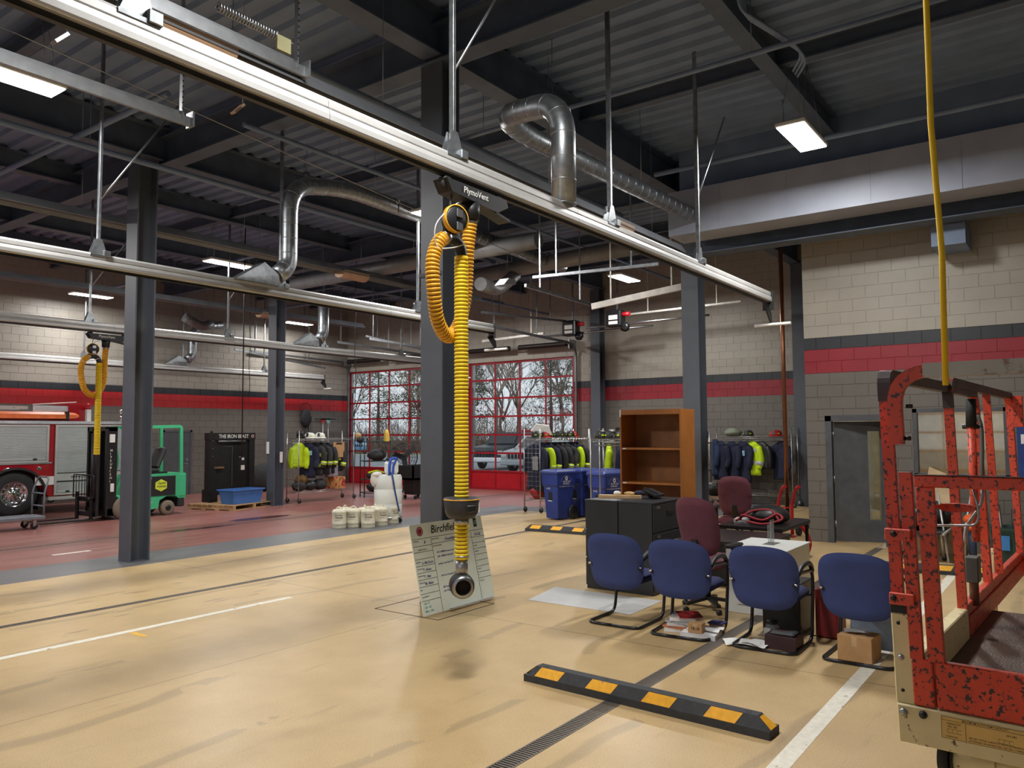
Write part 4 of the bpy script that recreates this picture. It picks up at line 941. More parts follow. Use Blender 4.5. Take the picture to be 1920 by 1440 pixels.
# ================================================================ WHEEL STOPS
hz = mat('yellow_reflective_tape', (244, 178, 40), .5, 0, .06, 30, wear=((150, 140, 110), .34, 7)); stopm = mat('recycled_rubber', (58, 60, 63), .8, 0, .08, 25, .3, 60)
def wheel_stop(label, loc, rz, L_=1.88):
    t = thing('wheel_stop', label, 'wheel stop', loc, rz); a, h = .082, .118; c = [(-a, 0), (-a, .05), (-.038, h), (.038, h), (a, .05), (a, 0)]; n = 6
    E = lambda y, k: [(x * (1 if z < .06 else k), y, z) for x, z in c]
    r0 = [(x, -L_ / 2, min(z, .05)) for x, z in c]; r1 = [(x, -L_ / 2 + .09, z) for x, z in c]; r2 = [(x, L_ / 2 - .09, z) for x, z in c]; r3 = [(x, L_ / 2, min(z, .05)) for x, z in c]
    MB().loft([[Vector(p) for p in r] for r in (r0, r1, r2, r3)], sm=False).build('body', stopm, t, True)
    dz, dx = .068, .044; nn = Vector((-dz, 0, dx)).normalized() * .0015
    for i in range(4):
        y = -.70 + i * .45
        for s_ in (-1, 1):
            q = [Vector((s_ * -.080, y - .02, .053)), Vector((s_ * -.080, y + .19, .053)), Vector((s_ * -.0405, y + .15, .114)), Vector((s_ * -.0405, y - .06, .114))]
            m = Vector((s_ * nn.x, 0, nn.z)); MB().prism([p_ + m * .3 for p_ in q], m).build('reflective_patch', hz, t, True)
    for s_ in (-1, 1):
        q = [Vector((-.05, s_ * (L_ / 2 - .002), .052)), Vector((.05, s_ * (L_ / 2 - .002), .052)), Vector((.030, s_ * (L_ / 2 - .078), .110)), Vector((-.030, s_ * (L_ / 2 - .078), .110))]
        MB().prism(q, (0, s_ * .001, .0015)).build('end_patch', hz, t, True)
    for y in (-.78, -.26, .26, .78): MB().lathe([(.0, .1192), (.017, .1192), (.019, .1185), (.014, .1182)], (0, y, 0), 12).build('bolt_hole', ink, t, True)
    return t
ws = wheel_stop('black and yellow wheel stop lying in the foreground across the drain', (4.95, 2.55, .001), radians(-2.5))
copy_tree(ws, None, (12.42, 7.75, .001), radians(4), 'black and yellow wheel stop on the floor in front of the blue bins')
copy_tree(ws, None, (11.6, 1.75, .001), radians(12), 'black and yellow wheel stop seen between the rails of the orange lift')

# ================================================================ BLUE CHAIRS
blf = mat('blue_upholstery', (50, 64, 116), .85, 0, .05, 5, .15, 200)
def pad(cx, cy, cz, w, h, d, bulge, curve, tilt):
    """upright cushion; columns across y, rows up z, rounded outline"""
    mb = MB(); nu, nv = 20, 14; g = []
    def out(u, v):
        e = 4.6; k = (abs(u) ** e + abs(v) ** e) ** (1 / e); m = max(abs(u), abs(v)); k = m / k if k > 0 else 1; return u * k, v * k
    for face in (1, -1):
        for j in range(nv + 1):
            for i in range(nu + 1):
                u, v = -1 + 2 * i / nu, -1 + 2 * j / nv; a, b_ = out(u, v); tp = 1 - .10 * (b_ < 0) * (-b_) ; ed = max(abs(u), abs(v)); th = d / 2 * (1 - ed ** 6) ** .5
                b2 = b_ * h / 2 - (.035 * a * a if b_ > 0 else -.02 * a * a * (-b_)); x = curve * a * a + tilt * b_ + face * th + bulge * (b_ + .3) ** 2
                g.append(Vector((cx + x, cy + a * w / 2 * tp, cz + b2)))
    m = (nu + 1) * (nv + 1); fs = []
    for j in range(nv):
        for i in range(nu):
            a = j * (nu + 1) + i; fs.append((a, a + 1, a + nu + 2, a + nu + 1)); fs.append((a + m, a + m + nu + 1, a + m + nu + 2, a + m + 1))
    mb.add(g, fs, True); return mb
def blue_chair(label, loc, rz):
    t = thing('guest_chair', label, 'chair', loc, rz, None)   # +x is the way the chair faces; origin under the back
    pad(-.07, 0, .615, .60, .55, .06, -.03, .04, -.03).build('backrest', blf, t, True)
    se = MB()
    se.loft([[Vector((x, y * .25 * k, .43 + z)) for y, z in ((-1, -.02), (-1, .02), (-.8, .04), (.8, .04), (1, .02), (1, -.02), (.8, -.04), (-.8, -.04))] for x, k in ((-.02, .85), (.02, 1), (.45, 1), (.5, .97), (.52, .88))]); se.build('seat', mat('dark_blue_seat', (36, 42, 84), .9), t, True)
    fr_ = MB(); w = .27
    for s_ in (-1, 1):
        p = fillet([(-.13, 0, .014), (-.13, s_ * w, .014), (.44, s_ * w, .014), (.52, s_ * w, .40), (.50, s_ * (w + .005), .62), (.0, s_ * (w + .01), .66), (-.06, s_ * (w - .01), .56)], .09, 6)
        fr_.tube(p, .0155, 10)
        fr_.cyl((.52, s_ * w, .40), (.40, s_ * .2, .40), .010, 8)
    fr_.cyl((.40, -.22, .395), (.40, .22, .395), .010, 8); fr_.build('sled_frame', blkm, t, True)
    for s_ in (-1, 1):
        MB().tube(smooth([(-.02, s_ * .28, .645), (.10, s_ * .283, .70), (.28, s_ * .283, .71), (.40, s_ * .283, .685), (.48, s_ * .28, .61)], 5), [.016] + [.021] * 19 + [.016], 10).build('armrest', blk, t, True)
        MB().cyl((-.07, s_ * .29, .575), (-.05, s_ * .25, .575), .010, 8).build('arm_bolt', chrome, t, True)
    fm_ = MB().bar((-.115, -.03, .875), (-.115, .02, .875), .006, .004); fm_.build('worn_spot', tan, t, True)
    return t
bc = blue_chair('leftmost of the four blue upholstered guest chairs, beside the black cabinets', (6.87, 3.75, 0), radians(1))
copy_tree(bc, None, (6.82, 3.06, 0), radians(4), 'second blue guest chair from the left, magazines piled under it')
copy_tree(bc, None, (6.84, 2.29, 0), radians(2), 'third blue guest chair from the left, in front of the white cabinet')
copy_tree(bc, None, (6.87, 1.54, 0), radians(-1), 'rightmost blue guest chair, cardboard box under it, beside the orange lift')
# chair mat
MB().prism([(7.26, 5.1, .001), (8.05, 5.25, .001), (8.06, 3.85, .001), (7.27, 3.83, .001)], (0, 0, .003)).one('chair_mat', mat('clear_vinyl_mat', (206, 206, 204), .3, 0, .03), 'translucent pale chair mat on the floor left of the blue chairs', 'chair mat')

# things under the chairs
def flat(name, label, cat, c, w, l, h, rz, m, group=None, pages=True):
    t = thing(name, label, cat, c, rz, group)
    MB().box(-w / 2 + .003, -l / 2 + .003, .001, w / 2 - .003, l / 2 - .003, h - .001).build('pages', paper, t, True)
    b = MB(); b.box(-w / 2, -l / 2, h - .002, w / 2, l / 2, h); b.box(-w / 2, -l / 2, 0, w / 2, l / 2, .0015); b.box(-w / 2, -l / 2, 0, -w / 2 + .003, l / 2, h); b.build('cover', m, t, True); return t
z = .001
cols = [('white', (226, 226, 224)), ('orange edged', (196, 120, 84)), ('pale', (214, 208, 204)), ('grey', (168, 170, 174)), ('white glossy', (236, 236, 236))]
for i, (h, (cn, cc)) in enumerate(zip((.03, .02, .022, .022, .034), cols)):
    flat('magazine', ['white catalogue at the bottom of the magazine pile', 'orange edged booklet second up in the magazine pile', 'pale booklet in the middle of the magazine pile', 'grey booklet second from top of the magazine pile', 'thick white catalogue on top of the magazine pile'][i], 'magazine', (7.02 + .01 * i, 3.18 - .01 * i, z), .28, .24, h, .15 * ((-1) ** i) + .1, mat('cover_' + 'abcde'[i], cc, .4), 'magazines under the second chair'); z += h + .001
flat('magazine', 'red and white brochure lying open across the magazine pile', 'magazine', (7.06, 3.1, z), .25, .22, .012, .6, mat('red_cover', (190, 40, 44), .4, 0, .5, 14), 'magazines under the second chair')
flat('folder', 'white three ring binder flat on the floor under the small tan box', 'binder', (6.90, 2.91, .001), .26, .32, .045, .12, mat('white_binder', (230, 230, 232), .4))
def carton(name, label, c, w, l, h, rz, m=cardb, tape=True, wr=None):
    t = thing(name, label, 'box', c, rz); MB().box(-w / 2, -l / 2, 0, w / 2, l / 2, h, .003).build('carton', m, t, True)
    MB().box(-w / 2 + .003, -.001, h, w / 2 - .003, .001, h + .0006).build('flap_gap', ink, t, True)
    if tape: MB().box(-w / 2 - .0005, -.02, h * .6, -w / 2, .02, h).build('tape', mat('packing_tape', (200, 170, 130), .3), t, True)
    if wr: tb = MB(); text(wr, (-w / 2 - .001, l * .3, h * .35), -Y, Z, h * .3, 0, 0, tb); tb.build('writing', ink, t, True)
    return t
carton('small_box', 'small tan cardboard box marked 18.18 on the white binder', (6.84, 2.93, .048), .11, .13, .085, .12, wr='18.18')
carton('small_box', 'small tan box with a blue lid standing by the caster under chair two', (7.16, 2.86, .001), .14, .14, .07, .3, tape=False)
MB().box(7.09, 2.79, .0735, 7.23, 2.93, .085, .002).one('blue_book', mat('blue_cover', (60, 66, 130), .5), 'blue notebook lying on the small tan box under chair two', 'notebook')
carton('dark_box', 'dark maroon box under the third blue chair', (6.93, 2.17, .001), .20, .27, .12, -.05, mat('maroon_box', (58, 34, 40), .5), tape=False)
c = Vector((6.92, 2.16, .122)); t = thing('gauge_case', 'grey zip pouch with red lettering on the dark maroon box', 'pouch', c)
MB().box(c.x - .08, c.y - .10, c.z, c.x + .08, c.y + .10, c.z + .03, .012).build('pouch', mat('grey_pouch', (84, 88, 92), .8), t); tb = MB(); text('READY', (c.x - .03, c.y + .06, c.z + .0305), -Y, X, .025, 0, 0, tb); tb.build('lettering', redp, t)
t = thing('glass_jar', 'clear lidded jar with a white label behind the maroon box', 'jar', (7.12, 2.33, .001)); MB().lathe([(.0, 0), (.055, 0), (.06, .02), (.06, .13), (.045, .15)], (7.12, 2.33, .001), 18).build('jar', mat('clear_plastic', (190, 200, 205), .1, alpha=.4), t)
MB().lathe([(.0, .15), (.05, .15), (.05, .175), (.0, .18)], (7.12, 2.33, .001), 18).build('lid', blk, t); MB().cbox((7.06, 2.36, .075), X * .002, Y * .03, Z * .045, .001).build('label_paper', paper, t)
rnd = random.Random(4)
def sheet(label, c, w, l, rz, name='paper_sheet', m=paper, group='loose papers under the chairs'):
    n = 6; vs = []; 
    for i in range(n + 1):
        for j in range(n + 1):
            u, v = i / n - .5, j / n - .5; zz = .004 + .012 * (sin(u * 7 + c[0] * 9) * sin(v * 5 + 1) + 1); x, y = u * w, v * l
            vs.append((c[0] + x * cos(rz) - y * sin(rz), c[1] + x * sin(rz) + y * cos(rz), c[2] + zz))
    mb = MB(); fs = [(i * (n + 1) + j, (i + 1) * (n + 1) + j, (i + 1) * (n + 1) + j + 1, i * (n + 1) + j + 1) for i in range(n) for j in range(n)]
    mb.add(vs, fs, True).one(name, m, label, 'paper', group)
sheet('crumpled white sheet lying left under the third blue chair', (6.86, 2.52, 0), .22, .3, .5)
sheet('white sheet partly under the maroon box', (6.9, 2.38, .004), .2, .24, -.3)
sheet('white sheet on top of the binder under the second chair', (6.97, 2.9, .045), .2, .3, .1)
carton('cardboard_box', 'brown cardboard box under the rightmost blue chair', (6.97, 1.57, .001), .24, .27, .20, -.1)
sheet('white label sheet on top of the cardboard box', (7.0, 1.6, .2), .12, .18, .3)
MB().cbox((7.30, 1.47, .26), Y * .24, Vector((.04, 0, .24)), X * .004, .002).one('foam_board', mat('light_blue_panel', (168, 190, 214), .5), 'light blue panel leaning behind the cardboard box', 'panel')
MB().box(7.45, 1.85, .001, 7.75, 2.05, .45, .02).one('red_bin', mat('dark_red_plastic', (120, 26, 30), .5), 'dark red bin between the white cabinet and rightmost chair', 'bin')

# ================================================================ OFFICE CHAIRS
mar = mat('maroon_upholstery', (104, 56, 66), .9, 0, .08, 6, .2, 120)
def office_chair(label, loc, rz):
    t = thing('office_chair', label, 'office chair', loc, rz)      # faces +x
    pad(-.2, 0, .88, .50, .62, .09, -.02, .05, -.06).build('backrest', mar, t, True)
    MB().loft([[Vector((x, y * .26 * k, .50 + z)) for y, z in ((-1, -.02), (-1, .03), (-.8, .05), (.8, .05), (1, .03), (1, -.02), (.8, -.05), (-.8, -.05))] for x, k in ((-.2, .8), (-.14, 1), (.24, 1), (.3, .95), (.33, .8))]).build('seat', mar, t, True)
    MB().bar((-.25, 0, .75), (-.14, 0, .44), .07, .02).bar((-.14, 0, .44), (.05, 0, .44), .08, .03).build('back_bar', blk, t, True)
    for s_ in (-1, 1):
        MB().bar((.02, s_ * .22, .44), (.02, s_ * .31, .46), .05, .02).bar((.02, s_ * .31, .45), (.0, s_ * .31, .68), .05, .02).build('arm_post', blk, t, True)
        MB().box(-.13, s_ * .31 - .04, .68, .15, s_ * .31 + .04, .715, .015).build('armrest', blk, t, True)
    MB().cyl((0, 0, .12), (0, 0, .44), .028).build('gas_lift', blk, t, True); b = MB()
    for i in range(5):
        a = i * 2 * pi / 5 + .3; e = Vector((cos(a) * .29, sin(a) * .29, .085)); b.bar((0, 0, .12), e, .045, .03)
        cs = MB(); cs.lathe([(.0, -.022), (.026, -.022), (.028, 0), (.026, .022), (0, .022)], e + Vector((0, 0, -.056)), 12, (sin(a), -cos(a), 0)); cs.build('caster', blk, t, True)
    b.build('star_base', blk, t, True); return t
oc = office_chair('maroon office chair standing behind the second blue chair', (7.98, 3.28, 0), radians(-10))
copy_tree(oc, None, (11.9, 4.4, 0), radians(12), 'maroon office chair farther back, near the coat rack')

# ================================================================ CABINETS, BOOKCASE
cb = mat('charcoal_cabinet_paint', (42, 45, 49), .4, 0, .04, 3)
def lateral(label, y0, y1, front):
    t = thing('filing_cabinet', label, 'filing cabinet', ((8.23 + 9.08) / 2, (y0 + y1) / 2, 0)); x0, x1 = 8.23, 9.08
    b = MB(); b.box(x0, y0 + (.02 if front < 0 else 0), .0, x1, y1 - (.02 if front > 0 else 0), 1.05, .004); b.build('body', cb, t); MB().box(x0 - .003, y0 - .002, 1.035, x1 + .003, y1 + .002, 1.058, .004).build('top', cb, t)
    for i in range(3):
        z0 = .04 + i * .335; ya, yb = (y0, y0 + .018) if front < 0 else (y1 - .018, y1)
        d = MB().box(x0 + .01, ya, z0, x1 - .01, yb, z0 + .32, .004).build('drawer', cb, t); yy = ya - .004 if front < 0 else yb + .004
        MB().box(x0 + .08, yy, z0 + .27, x0 + .17, yy + .004, z0 + .30).build('label_holder', steel, d); MB().box(x0 + .36, yy - .004, z0 + .18, x0 + .52, yy + .004, z0 + .23, .002).build('handle', ink, d)
    return t
lateral('charcoal filing cabinet nearer the maroon chair, drawers facing right', 4.02, 4.475, -1); lateral('charcoal filing cabinet at the left of the pair, seen from its side', 4.485, 4.93, 1)
oak = mat('oak_veneer', (168, 104, 44), .5, 0, .10, 3); oak2 = mat('oak_back_panel', (140, 92, 50), .6, 0, .14, 4)
def bookcase():
    x0, x1, y0, y1, h = 9.9, 10.36, 4.41, 5.34, 2.18; t = thing('bookcase', 'tall empty oak bookcase standing behind the charcoal cabinets', 'bookcase', ((x0 + x1) / 2, (y0 + y1) / 2, 0))
    for a in (y0, y1 - .022): MB().box(x0, a, 0, x1, a + .022, h, .001).build('side_panel', oak, t)
    MB().box(x0, y0 + .022, h - .07, x0 + .02, y1 - .022, h).build('top_rail', oak, t); MB().box(x0 + .02, y0 + .022, h - .03, x1, y1 - .022, h).build('top_panel', oak, t)
    MB().box(x1 - .008, y0 + .022, .05, x1, y1 - .022, h - .03).build('back_panel', oak2, t)
    for z in (.08, .42, .76, 1.14, 1.62): s_ = MB().box(x0 + .012, y0 + .022, z, x1 - .008, y1 - .022, z + .028).build('shelf', oak, t); MB().box(x0 + .010, y1 - .09, z + .005, x0 + .012, y1 - .03, z + .023).build('shelf_label', paper, s_)
    MB().box(x0 - .003, y1 - .02, h - .10, x0, y1, h).build('edge_chip', white, t)
bookcase()
t = thing('phone', 'black desk phone tilted on its stand on the charcoal cabinet', 'phone', (8.75, 4.3, 1.058))
MB().cbox((8.75, 4.27, 1.13), Vector((.0, .09, .035)), X * .12, Vector((0, -.004, .014)), .005).build('body', blk, t)
MB().bar((8.75, 4.3, 1.07), (8.75, 4.34, 1.13), .12, .02).build('stand', blk, t); MB().box(8.68, 4.2, 1.058, 8.82, 4.36, 1.07, .004).build('foot', blk, t)
MB().cbox((8.70, 4.28, 1.15), Vector((.0, .085, .033)), X * .022, Vector((0, -.005, .012)), .006).build('handset', blkm, t)
flat('wooden_tray', 'light wooden board lying on the charcoal cabinet', 'board', (8.62, 4.66, 1.058), .10, .52, .035, .35, mat('light_maple', (214, 176, 126), .5))
t = thing('folded_flag', 'small bundle of white and starred navy cloth on the wooden board', 'cloth', (8.7, 4.6, 1.095))
MB().ell((8.66, 4.72, 1.115), (.04, .05, .025), lump=.1).build('white_fold', white, t); MB().ell((8.72, 4.58, 1.11), (.04, .07, .022), lump=.15, seed=3).build('tan_fold', tan, t); MB().ell((8.78, 4.48, 1.115), (.045, .07, .03), lump=.1, seed=4).build('navy_fold', navy, t)
# white cabinet on a dark one, with acrylic holder
t = thing('white_cabinet', 'white topped low cabinet behind the third blue chair', 'cabinet', (8.4, 2.75, 0)); 
MB().box(7.98, 2.45, .0, 8.78, 3.08, .655, .006).build('body', mat('cabinet_white', (206, 208, 204), .4, 0, .02), t); MB().box(7.97, 2.44, .655, 8.79, 3.09, .675, .004).build('top', mat('cabinet_white', (0, 0, 0)), t)
MB().box(7.965, 2.5, .1, 7.98, 2.96, .62).build('door', mat('cabinet_white', (0, 0, 0)), t)
acr = mat('acrylic', (200, 205, 205), .08, alpha=.35)
t = thing('acrylic_holder', 'clear acrylic sign holder standing on the white cabinet', 'sign holder', (8.4, 2.75, .675)); MB().box(8.30, 2.68, .675, 8.52, 2.80, .679).build('foot', mat('smoked_acrylic', (110, 112, 112), .2), t); MB().box(8.33, 2.722, .679, 8.45, 2.726, .93).build('plate', acr, t); MB().box(8.35, 2.755, .679, 8.47, 2.759, .88).build('back_plate', acr, t)
t = thing('desktop_computer', 'black computer tower and cables under the third blue chair', 'computer', (7.6, 2.3, 0)); MB().box(7.42, 2.17, .001, 7.86, 2.52, .46, .01).build('case', blk, t); MB().box(7.414, 2.2, .3, 7.42, 2.4, .42).build('rear_plate', blkm, t); MB().tube(smooth([(7.41, 2.24, .36), (7.36, 2.22, .25), (7.38, 2.12, .05), (7.5, 1.95, .012), (7.6, 1.9, .012)], 5), .006, 6).build('cable', blk, t)
# black desk with gear
t = thing('black_desk', 'low black table behind the maroon office chair, strewn with gear', 'table', (9.9, 3.5, 0))
MB().box(9.2, 3.12, .50, 10.4, 4.1, .54, .004).build('top', mat('black_laminate', (34, 32, 34), .3), t); MB().box(9.22, 3.14, .0, 9.24, 4.08, .5).build('front_panel', blk, t)
MB().box(9.24, 4.06, .0, 10.38, 4.08, .5).build('side_panel', blk, t); MB().box(9.24, 3.14, .0, 10.38, 3.16, .5).build('side_panel', blk, t)
t = thing('rear_table', 'second black table touching the first, holding the red strapped bag', 'table', (11.3, 3.75, 0))
MB().box(10.6, 3.3, .52, 11.9, 4.2, .57, .004).build('top', mat('black_laminate', (0, 0, 0)), t)
for a in (10.64, 11.86):
    for b_ in (3.34, 4.16): MB().box(a - .02, b_ - .02, 0, a + .02, b_ + .02, .52).build('leg', blkm, t)
t = thing('duffel_bag', 'black bag with red straps heaped on the far black table', 'bag', (11.2, 3.7, .57)); MB().ell((11.25, 3.7, .68), (.28, .3, .14), 16, 10, .2, .05, 2).build('bag', blk, t)
MB().tube(smooth([(10.95, 4.0, .62), (10.8, 3.9, .70), (10.85, 3.65, .64), (11.0, 3.5, .72), (10.9, 3.4, .66), (10.75, 3.6, .60), (10.78, 3.85, .62)], 6), .016, 6).tube(smooth([(10.9, 4.05, .60), (11.0, 3.85, .74), (11.05, 3.6, .76), (10.95, 3.45, .63)], 6), .016, 6).build('strap', mat('dark_red_strap', (140, 28, 38), .7), t)
flat('papers', 'stack of grey printed papers on the far black table', 'papers', (11.2, 4.05, .57), .3, .22, .04, .2, mat('grey_cover', (170, 172, 174), .6))
MB().tube(smooth([(11.88, 3.62, .50), (11.98, 3.52, .50), (12.06, 3.42, .38), (12.06, 3.36, .2), (12.0, 3.4, .012)], 6), .03, 8).one('red_hose', redp, 'short curved red hose hanging off the far table end', 'hose')
# hand truck
t = thing('hand_truck', 'red two wheel hand truck behind the black tables', 'hand truck', (14.2, 4.35, 0)); 
for s_ in (0, 1):
    y = 4.52 - s_ * .24; MB().tube(fillet([(14.3, y, .03), (14.3, y, .55), (14.1, y - .14, .86), (14.02, y - .22, .9)], .12, 5), .03, 10).build('handle_rail', redp, t)
    MB().lathe([(.02, -.03), (.10, -.035), (.115, -.02), (.115, .02), (.10, .035), (.02, .03)], (14.42, y + (.08 if s_ == 0 else -.08), .116), 16, (0, 1, 0)).build('wheel', rubber, t)
for z in (.2, .5): MB().bar((14.3, 4.28, z), (14.3, 4.52, z), .03, .02).build('crossbar', redp, t)
MB().box(14.05, 4.2, .005, 14.3, 4.6, .015).build('toe_plate', redp, t); MB().cyl((14.42, 4.2, .116), (14.42, 4.6, .116), .012, 8).build('axle', steel, t)

# ================================================================ BLUE BINS
bb = mat('blue_bin_plastic', (38, 58, 132), .5, 0, .05, 4)
def bin_(label, loc, rz):
    t = thing('recycling_bin', label, 'recycling bin', loc, rz)       # front toward -x, lettering on the -y side
    def ring(z, a, b_): 
        r = .04; P = []
        for sx, sy, a0 in ((1, 1, 0), (-1, 1, pi / 2), (-1, -1, pi), (1, -1, 3 * pi / 2)):
            for k_ in range(4): q = a0 + k_ * pi / 6; P.append(Vector((sx * (a - r) + r * cos(q), sy * (b_ - r) + r * sin(q), z)))
        return P
    MB().loft([ring(.03, .24, .21), ring(.70, .29, .25), ring(.74, .32, .275), ring(.98, .335, .29)], sm=False).build('body', bb, t, True)
    MB().loft([ring(.975, .345, .30), ring(1.0, .365, .315), ring(1.03, .355, .305), ring(1.07, .29, .24)], sm=False).build('lid', bb, t, True)
    MB().box(-.33, -.15, .745, -.31, .15, .80).build('catch_bar', bb, t, True)
    MB().box(-.285, -.07, .42, -.25, .07, .60, .01).build('grip_recess', ink, t, True)
    for s_ in (-1, 1): MB().lathe([(.02, -.035), (.12, -.035), (.15, -.02), (.15, .02), (.12, .035), (.02, .035)], (.24, s_ * .25, .151), 20, (0, 1, 0)).build('wheel', blk, t, True)
    MB().cyl((.24, -.25, .151), (.24, .25, .151), .015, 8).build('axle', steel, t, True)
    MB().cyl((.375, -.24, .97), (.375, .24, .97), .018, 8).build('handle_bar', bb, t, True)
    tb = MB(); text('RECYCLED', (-.12, -.287, .80), X, Z, .035, .002, 0, tb); text('MATERIALS', (-.12, -.284, .755), X, Z, .03, .002, 0, tb); text('NO GARBAGE OR YARD WASTE', (-.22, -.262, .705), X, Z, .022, .002, 0, tb)
    for i in range(15): a = pi * i / 14; text('•', (-.03 + .17 * cos(a), -.292, .80 + .13 * sin(a)), X, Z, .03, .003, 0, tb)
    tb.lathe([(.02, .0), (.045, .0)], (-.01, -.292, .885), 14, (0, -1, 0)); tb.build('lettering', white, t, True)
    tb = MB(); text('# 102', (-.29, .10, .65), -Y, Z, .035, .012, 0, tb); tb.build('number', white, t, True); MB().box(-.275, -.05, .395, -.262, .09, .41).build('sticker', white, t, True)
    SC = .88
    for c_ in [q for q in bpy.data.objects if q.parent == t]:
        for v_ in c_.data.vertices: v_.co.x *= SC; v_.co.y *= SC
    return t
b0 = bin_('nearest blue recycling bin, standing in front of the gear rack wheels', (14.35, 9.25, 0), radians(-14))
copy_tree(b0, None, (15.1, 9.12, 0), radians(-10), 'blue recycling bin behind and right of the nearest one')
copy_tree(b0, None, (14.2, 8.0, 0), radians(-16), 'blue recycling bin half hidden by the oak bookcase')
copy_tree(b0, None, (14.98, 8.46, 0), radians(-8), 'blue recycling bin at the back of the group, only its lid showing')
# ================================================================ GEAR RACKS
wire = mat('chrome_wire', (170, 170, 168), .3, .85)
def rack(label, loc, rz, L_=1.85, W=.5, side_mesh=True):
    """rolling wire rack; local x runs along its length"""
    t = thing('gear_rack', label, 'rack', loc, rz)
    for sx in (-1, 1):
        for sy in (-1, 1):
            x, y = sx * L_ / 2, sy * W / 2
            MB().cyl((x, y, .13), (x, y, 1.95), .014, 8).build('post', wire, t, True)
            c = MB().lathe([(.02, -.015), (.055, -.018), (.063, 0), (.055, .018), (.02, .015)], (x + .03, y, .064), 16, (0, 1, 0)).build('caster', rubber, t, True)
            MB().box(x - .012, y - .024, .06, x + .034, y + .024, .135).build('caster_fork', steel, c, True)
    for z, nm in ((.27, 'bottom_shelf'), (1.69, 'top_shelf')):
        b = MB()
        for sy in (-1, 1):
            b.cyl((-L_ / 2, sy * W / 2, z), (L_ / 2, sy * W / 2, z), .007, 6).cyl((-L_ / 2, sy * W / 2, z + .045), (L_ / 2, sy * W / 2, z + .045), .005, 6)
            n = 36; b.tube([(-L_ / 2 + L_ * i / n, sy * W / 2, z + (.045 if i % 2 else 0)) for i in range(n + 1)], .003, 4, sm=False)
        for sx in (-1, 1): b.cyl((sx * L_ / 2, -W / 2, z), (sx * L_ / 2, W / 2, z), .007, 6)
        for i in range(1, 24): b.cyl((-L_ / 2 + L_ * i / 24, -W / 2, z + .03), (-L_ / 2 + L_ * i / 24, W / 2, z + .03), .003, 4)
        b.build(nm, wire, t, True)
    MB().cyl((-L_ / 2, 0, 1.62), (L_ / 2, 0, 1.62), .012, 8).build('hanging_rod', wire, t, True)
    if side_mesh:
        b = MB()
        for i in range(1, 4): b.cyl((-L_ / 2, -W / 2 + W * i / 4, .3), (-L_ / 2, -W / 2 + W * i / 4, 1.7), .003, 4)
        for i in range(1, 13): b.cyl((-L_ / 2, -W / 2, .3 + i * .108), (-L_ / 2, W / 2, .3 + i * .108), .003, 4)
        b.build('end_grid', wire, t, True)
    return t
def coat(label, P, rz, m, h=.82, w=.56, stripes=(), sm_=lime, group='turnout coats on the racks', patch=None, cat='coat', sleeve=True, d=.17, seed=0, sleeve_m=None):
    """coat on a hanger: hook point at P, width along local y"""
    t = thing('turnout_coat' if stripes else 'hanging_coat', label, cat, (P[0], P[1], P[2] - h), rz, group); rnd = random.Random(seed); H = h
    def ring(z, a, b_, n=14, ph=0): return [Vector((b_ * cos(2 * pi * i / n) * (1 + .10 * sin(5 * pi * 2 * i / n / 2 + ph)), a * sin(2 * pi * i / n), z)) for i in range(n)]
    R_ = [(H - .04, .07, .05), (H - .08, .12, .06), (H - .13, w * .40, d * .42), (H - .22, w * .46, d * .5), (H * .55, w * .43, d * .52), (H * .3, w * .45, d * .56), (H * .1, w * .48, d * .6), (0, w * .49, d * .6)]
    MB().loft([ring(z, a, b_, ph=z * 4 + seed) for z, a, b_ in R_]).build('body', m, t, True)
    MB().tube([(0, 0, H - .06), (0, 0, H), (.02, 0, H + .04), (0, 0, H + .06)], .004, 5).build('hanger_hook', wire, t, True)
    def wd(z):
        for (z0, a0, b0), (z1, a1, b1) in zip(R_, R_[1:]):
            if z <= z0 and z >= z1: f = (z0 - z) / (z0 - z1); return a0 + (a1 - a0) * f, b0 + (b1 - b0) * f
        return R_[-1][1:]
    if sleeve:
        for s_ in (-1, 1):
            sp = [Vector((0, s_ * w * .38, H - .17)), Vector((rnd.uniform(-.02, .02), s_ * (w * .50), H - .32)), Vector((rnd.uniform(-.05, .03), s_ * (w * .53), H - .52)), Vector((rnd.uniform(-.07, 0), s_ * (w * .50), H - .74))]
            sl = MB().tube(smooth(sp, 4), [.05, .075] + [.078] * 9 + [.06, .055], 10).build('sleeve', sleeve_m or m, t, True)
            if stripes:
                q = MB(); c = sp[2].lerp(sp[3], .4); dd = (sp[3] - sp[2]).normalized(); q.tube([c - dd * .05, c + dd * .05], [.0825, .078], 12, sm=True)
                q.build('cuff_stripe', sm_, sl, True); q = MB().tube([c - dd * .014, c + dd * .014], [.0845, .083], 12); q.build('silver_stripe', silver, sl, True)
    for zf in stripes:
        z = H * zf; q = MB(); hh = .045
        q.loft([ring(zz, wd(zz)[0] * 1.03 + .004, wd(zz)[1] * 1.05 + .006, ph=zz * 4 + seed) for zz in (z - hh, z, z + hh)], cap=False); q.build('chest_stripe', sm_, t, True)
        q = MB().loft([ring(zz, wd(zz)[0] * 1.03 + .007, wd(zz)[1] * 1.05 + .009, ph=zz * 4 + seed) for zz in (z - .012, z + .012)], cap=False); q.build('silver_stripe', silver, t, True)
    if patch: MB().box(-d * .55 - .01, -.16, H * .62, -d * .5, -.07, H * .74).build('patch', patch, t, True)
    return t
patchm = mat('light_blue_patch', (140, 190, 210), .7); hv = mat('high_visibility_yellow', (200, 232, 20), .75, 0, .06, 8, .2, 40); hvh = mat('helmet_white', (232, 232, 224), .35)
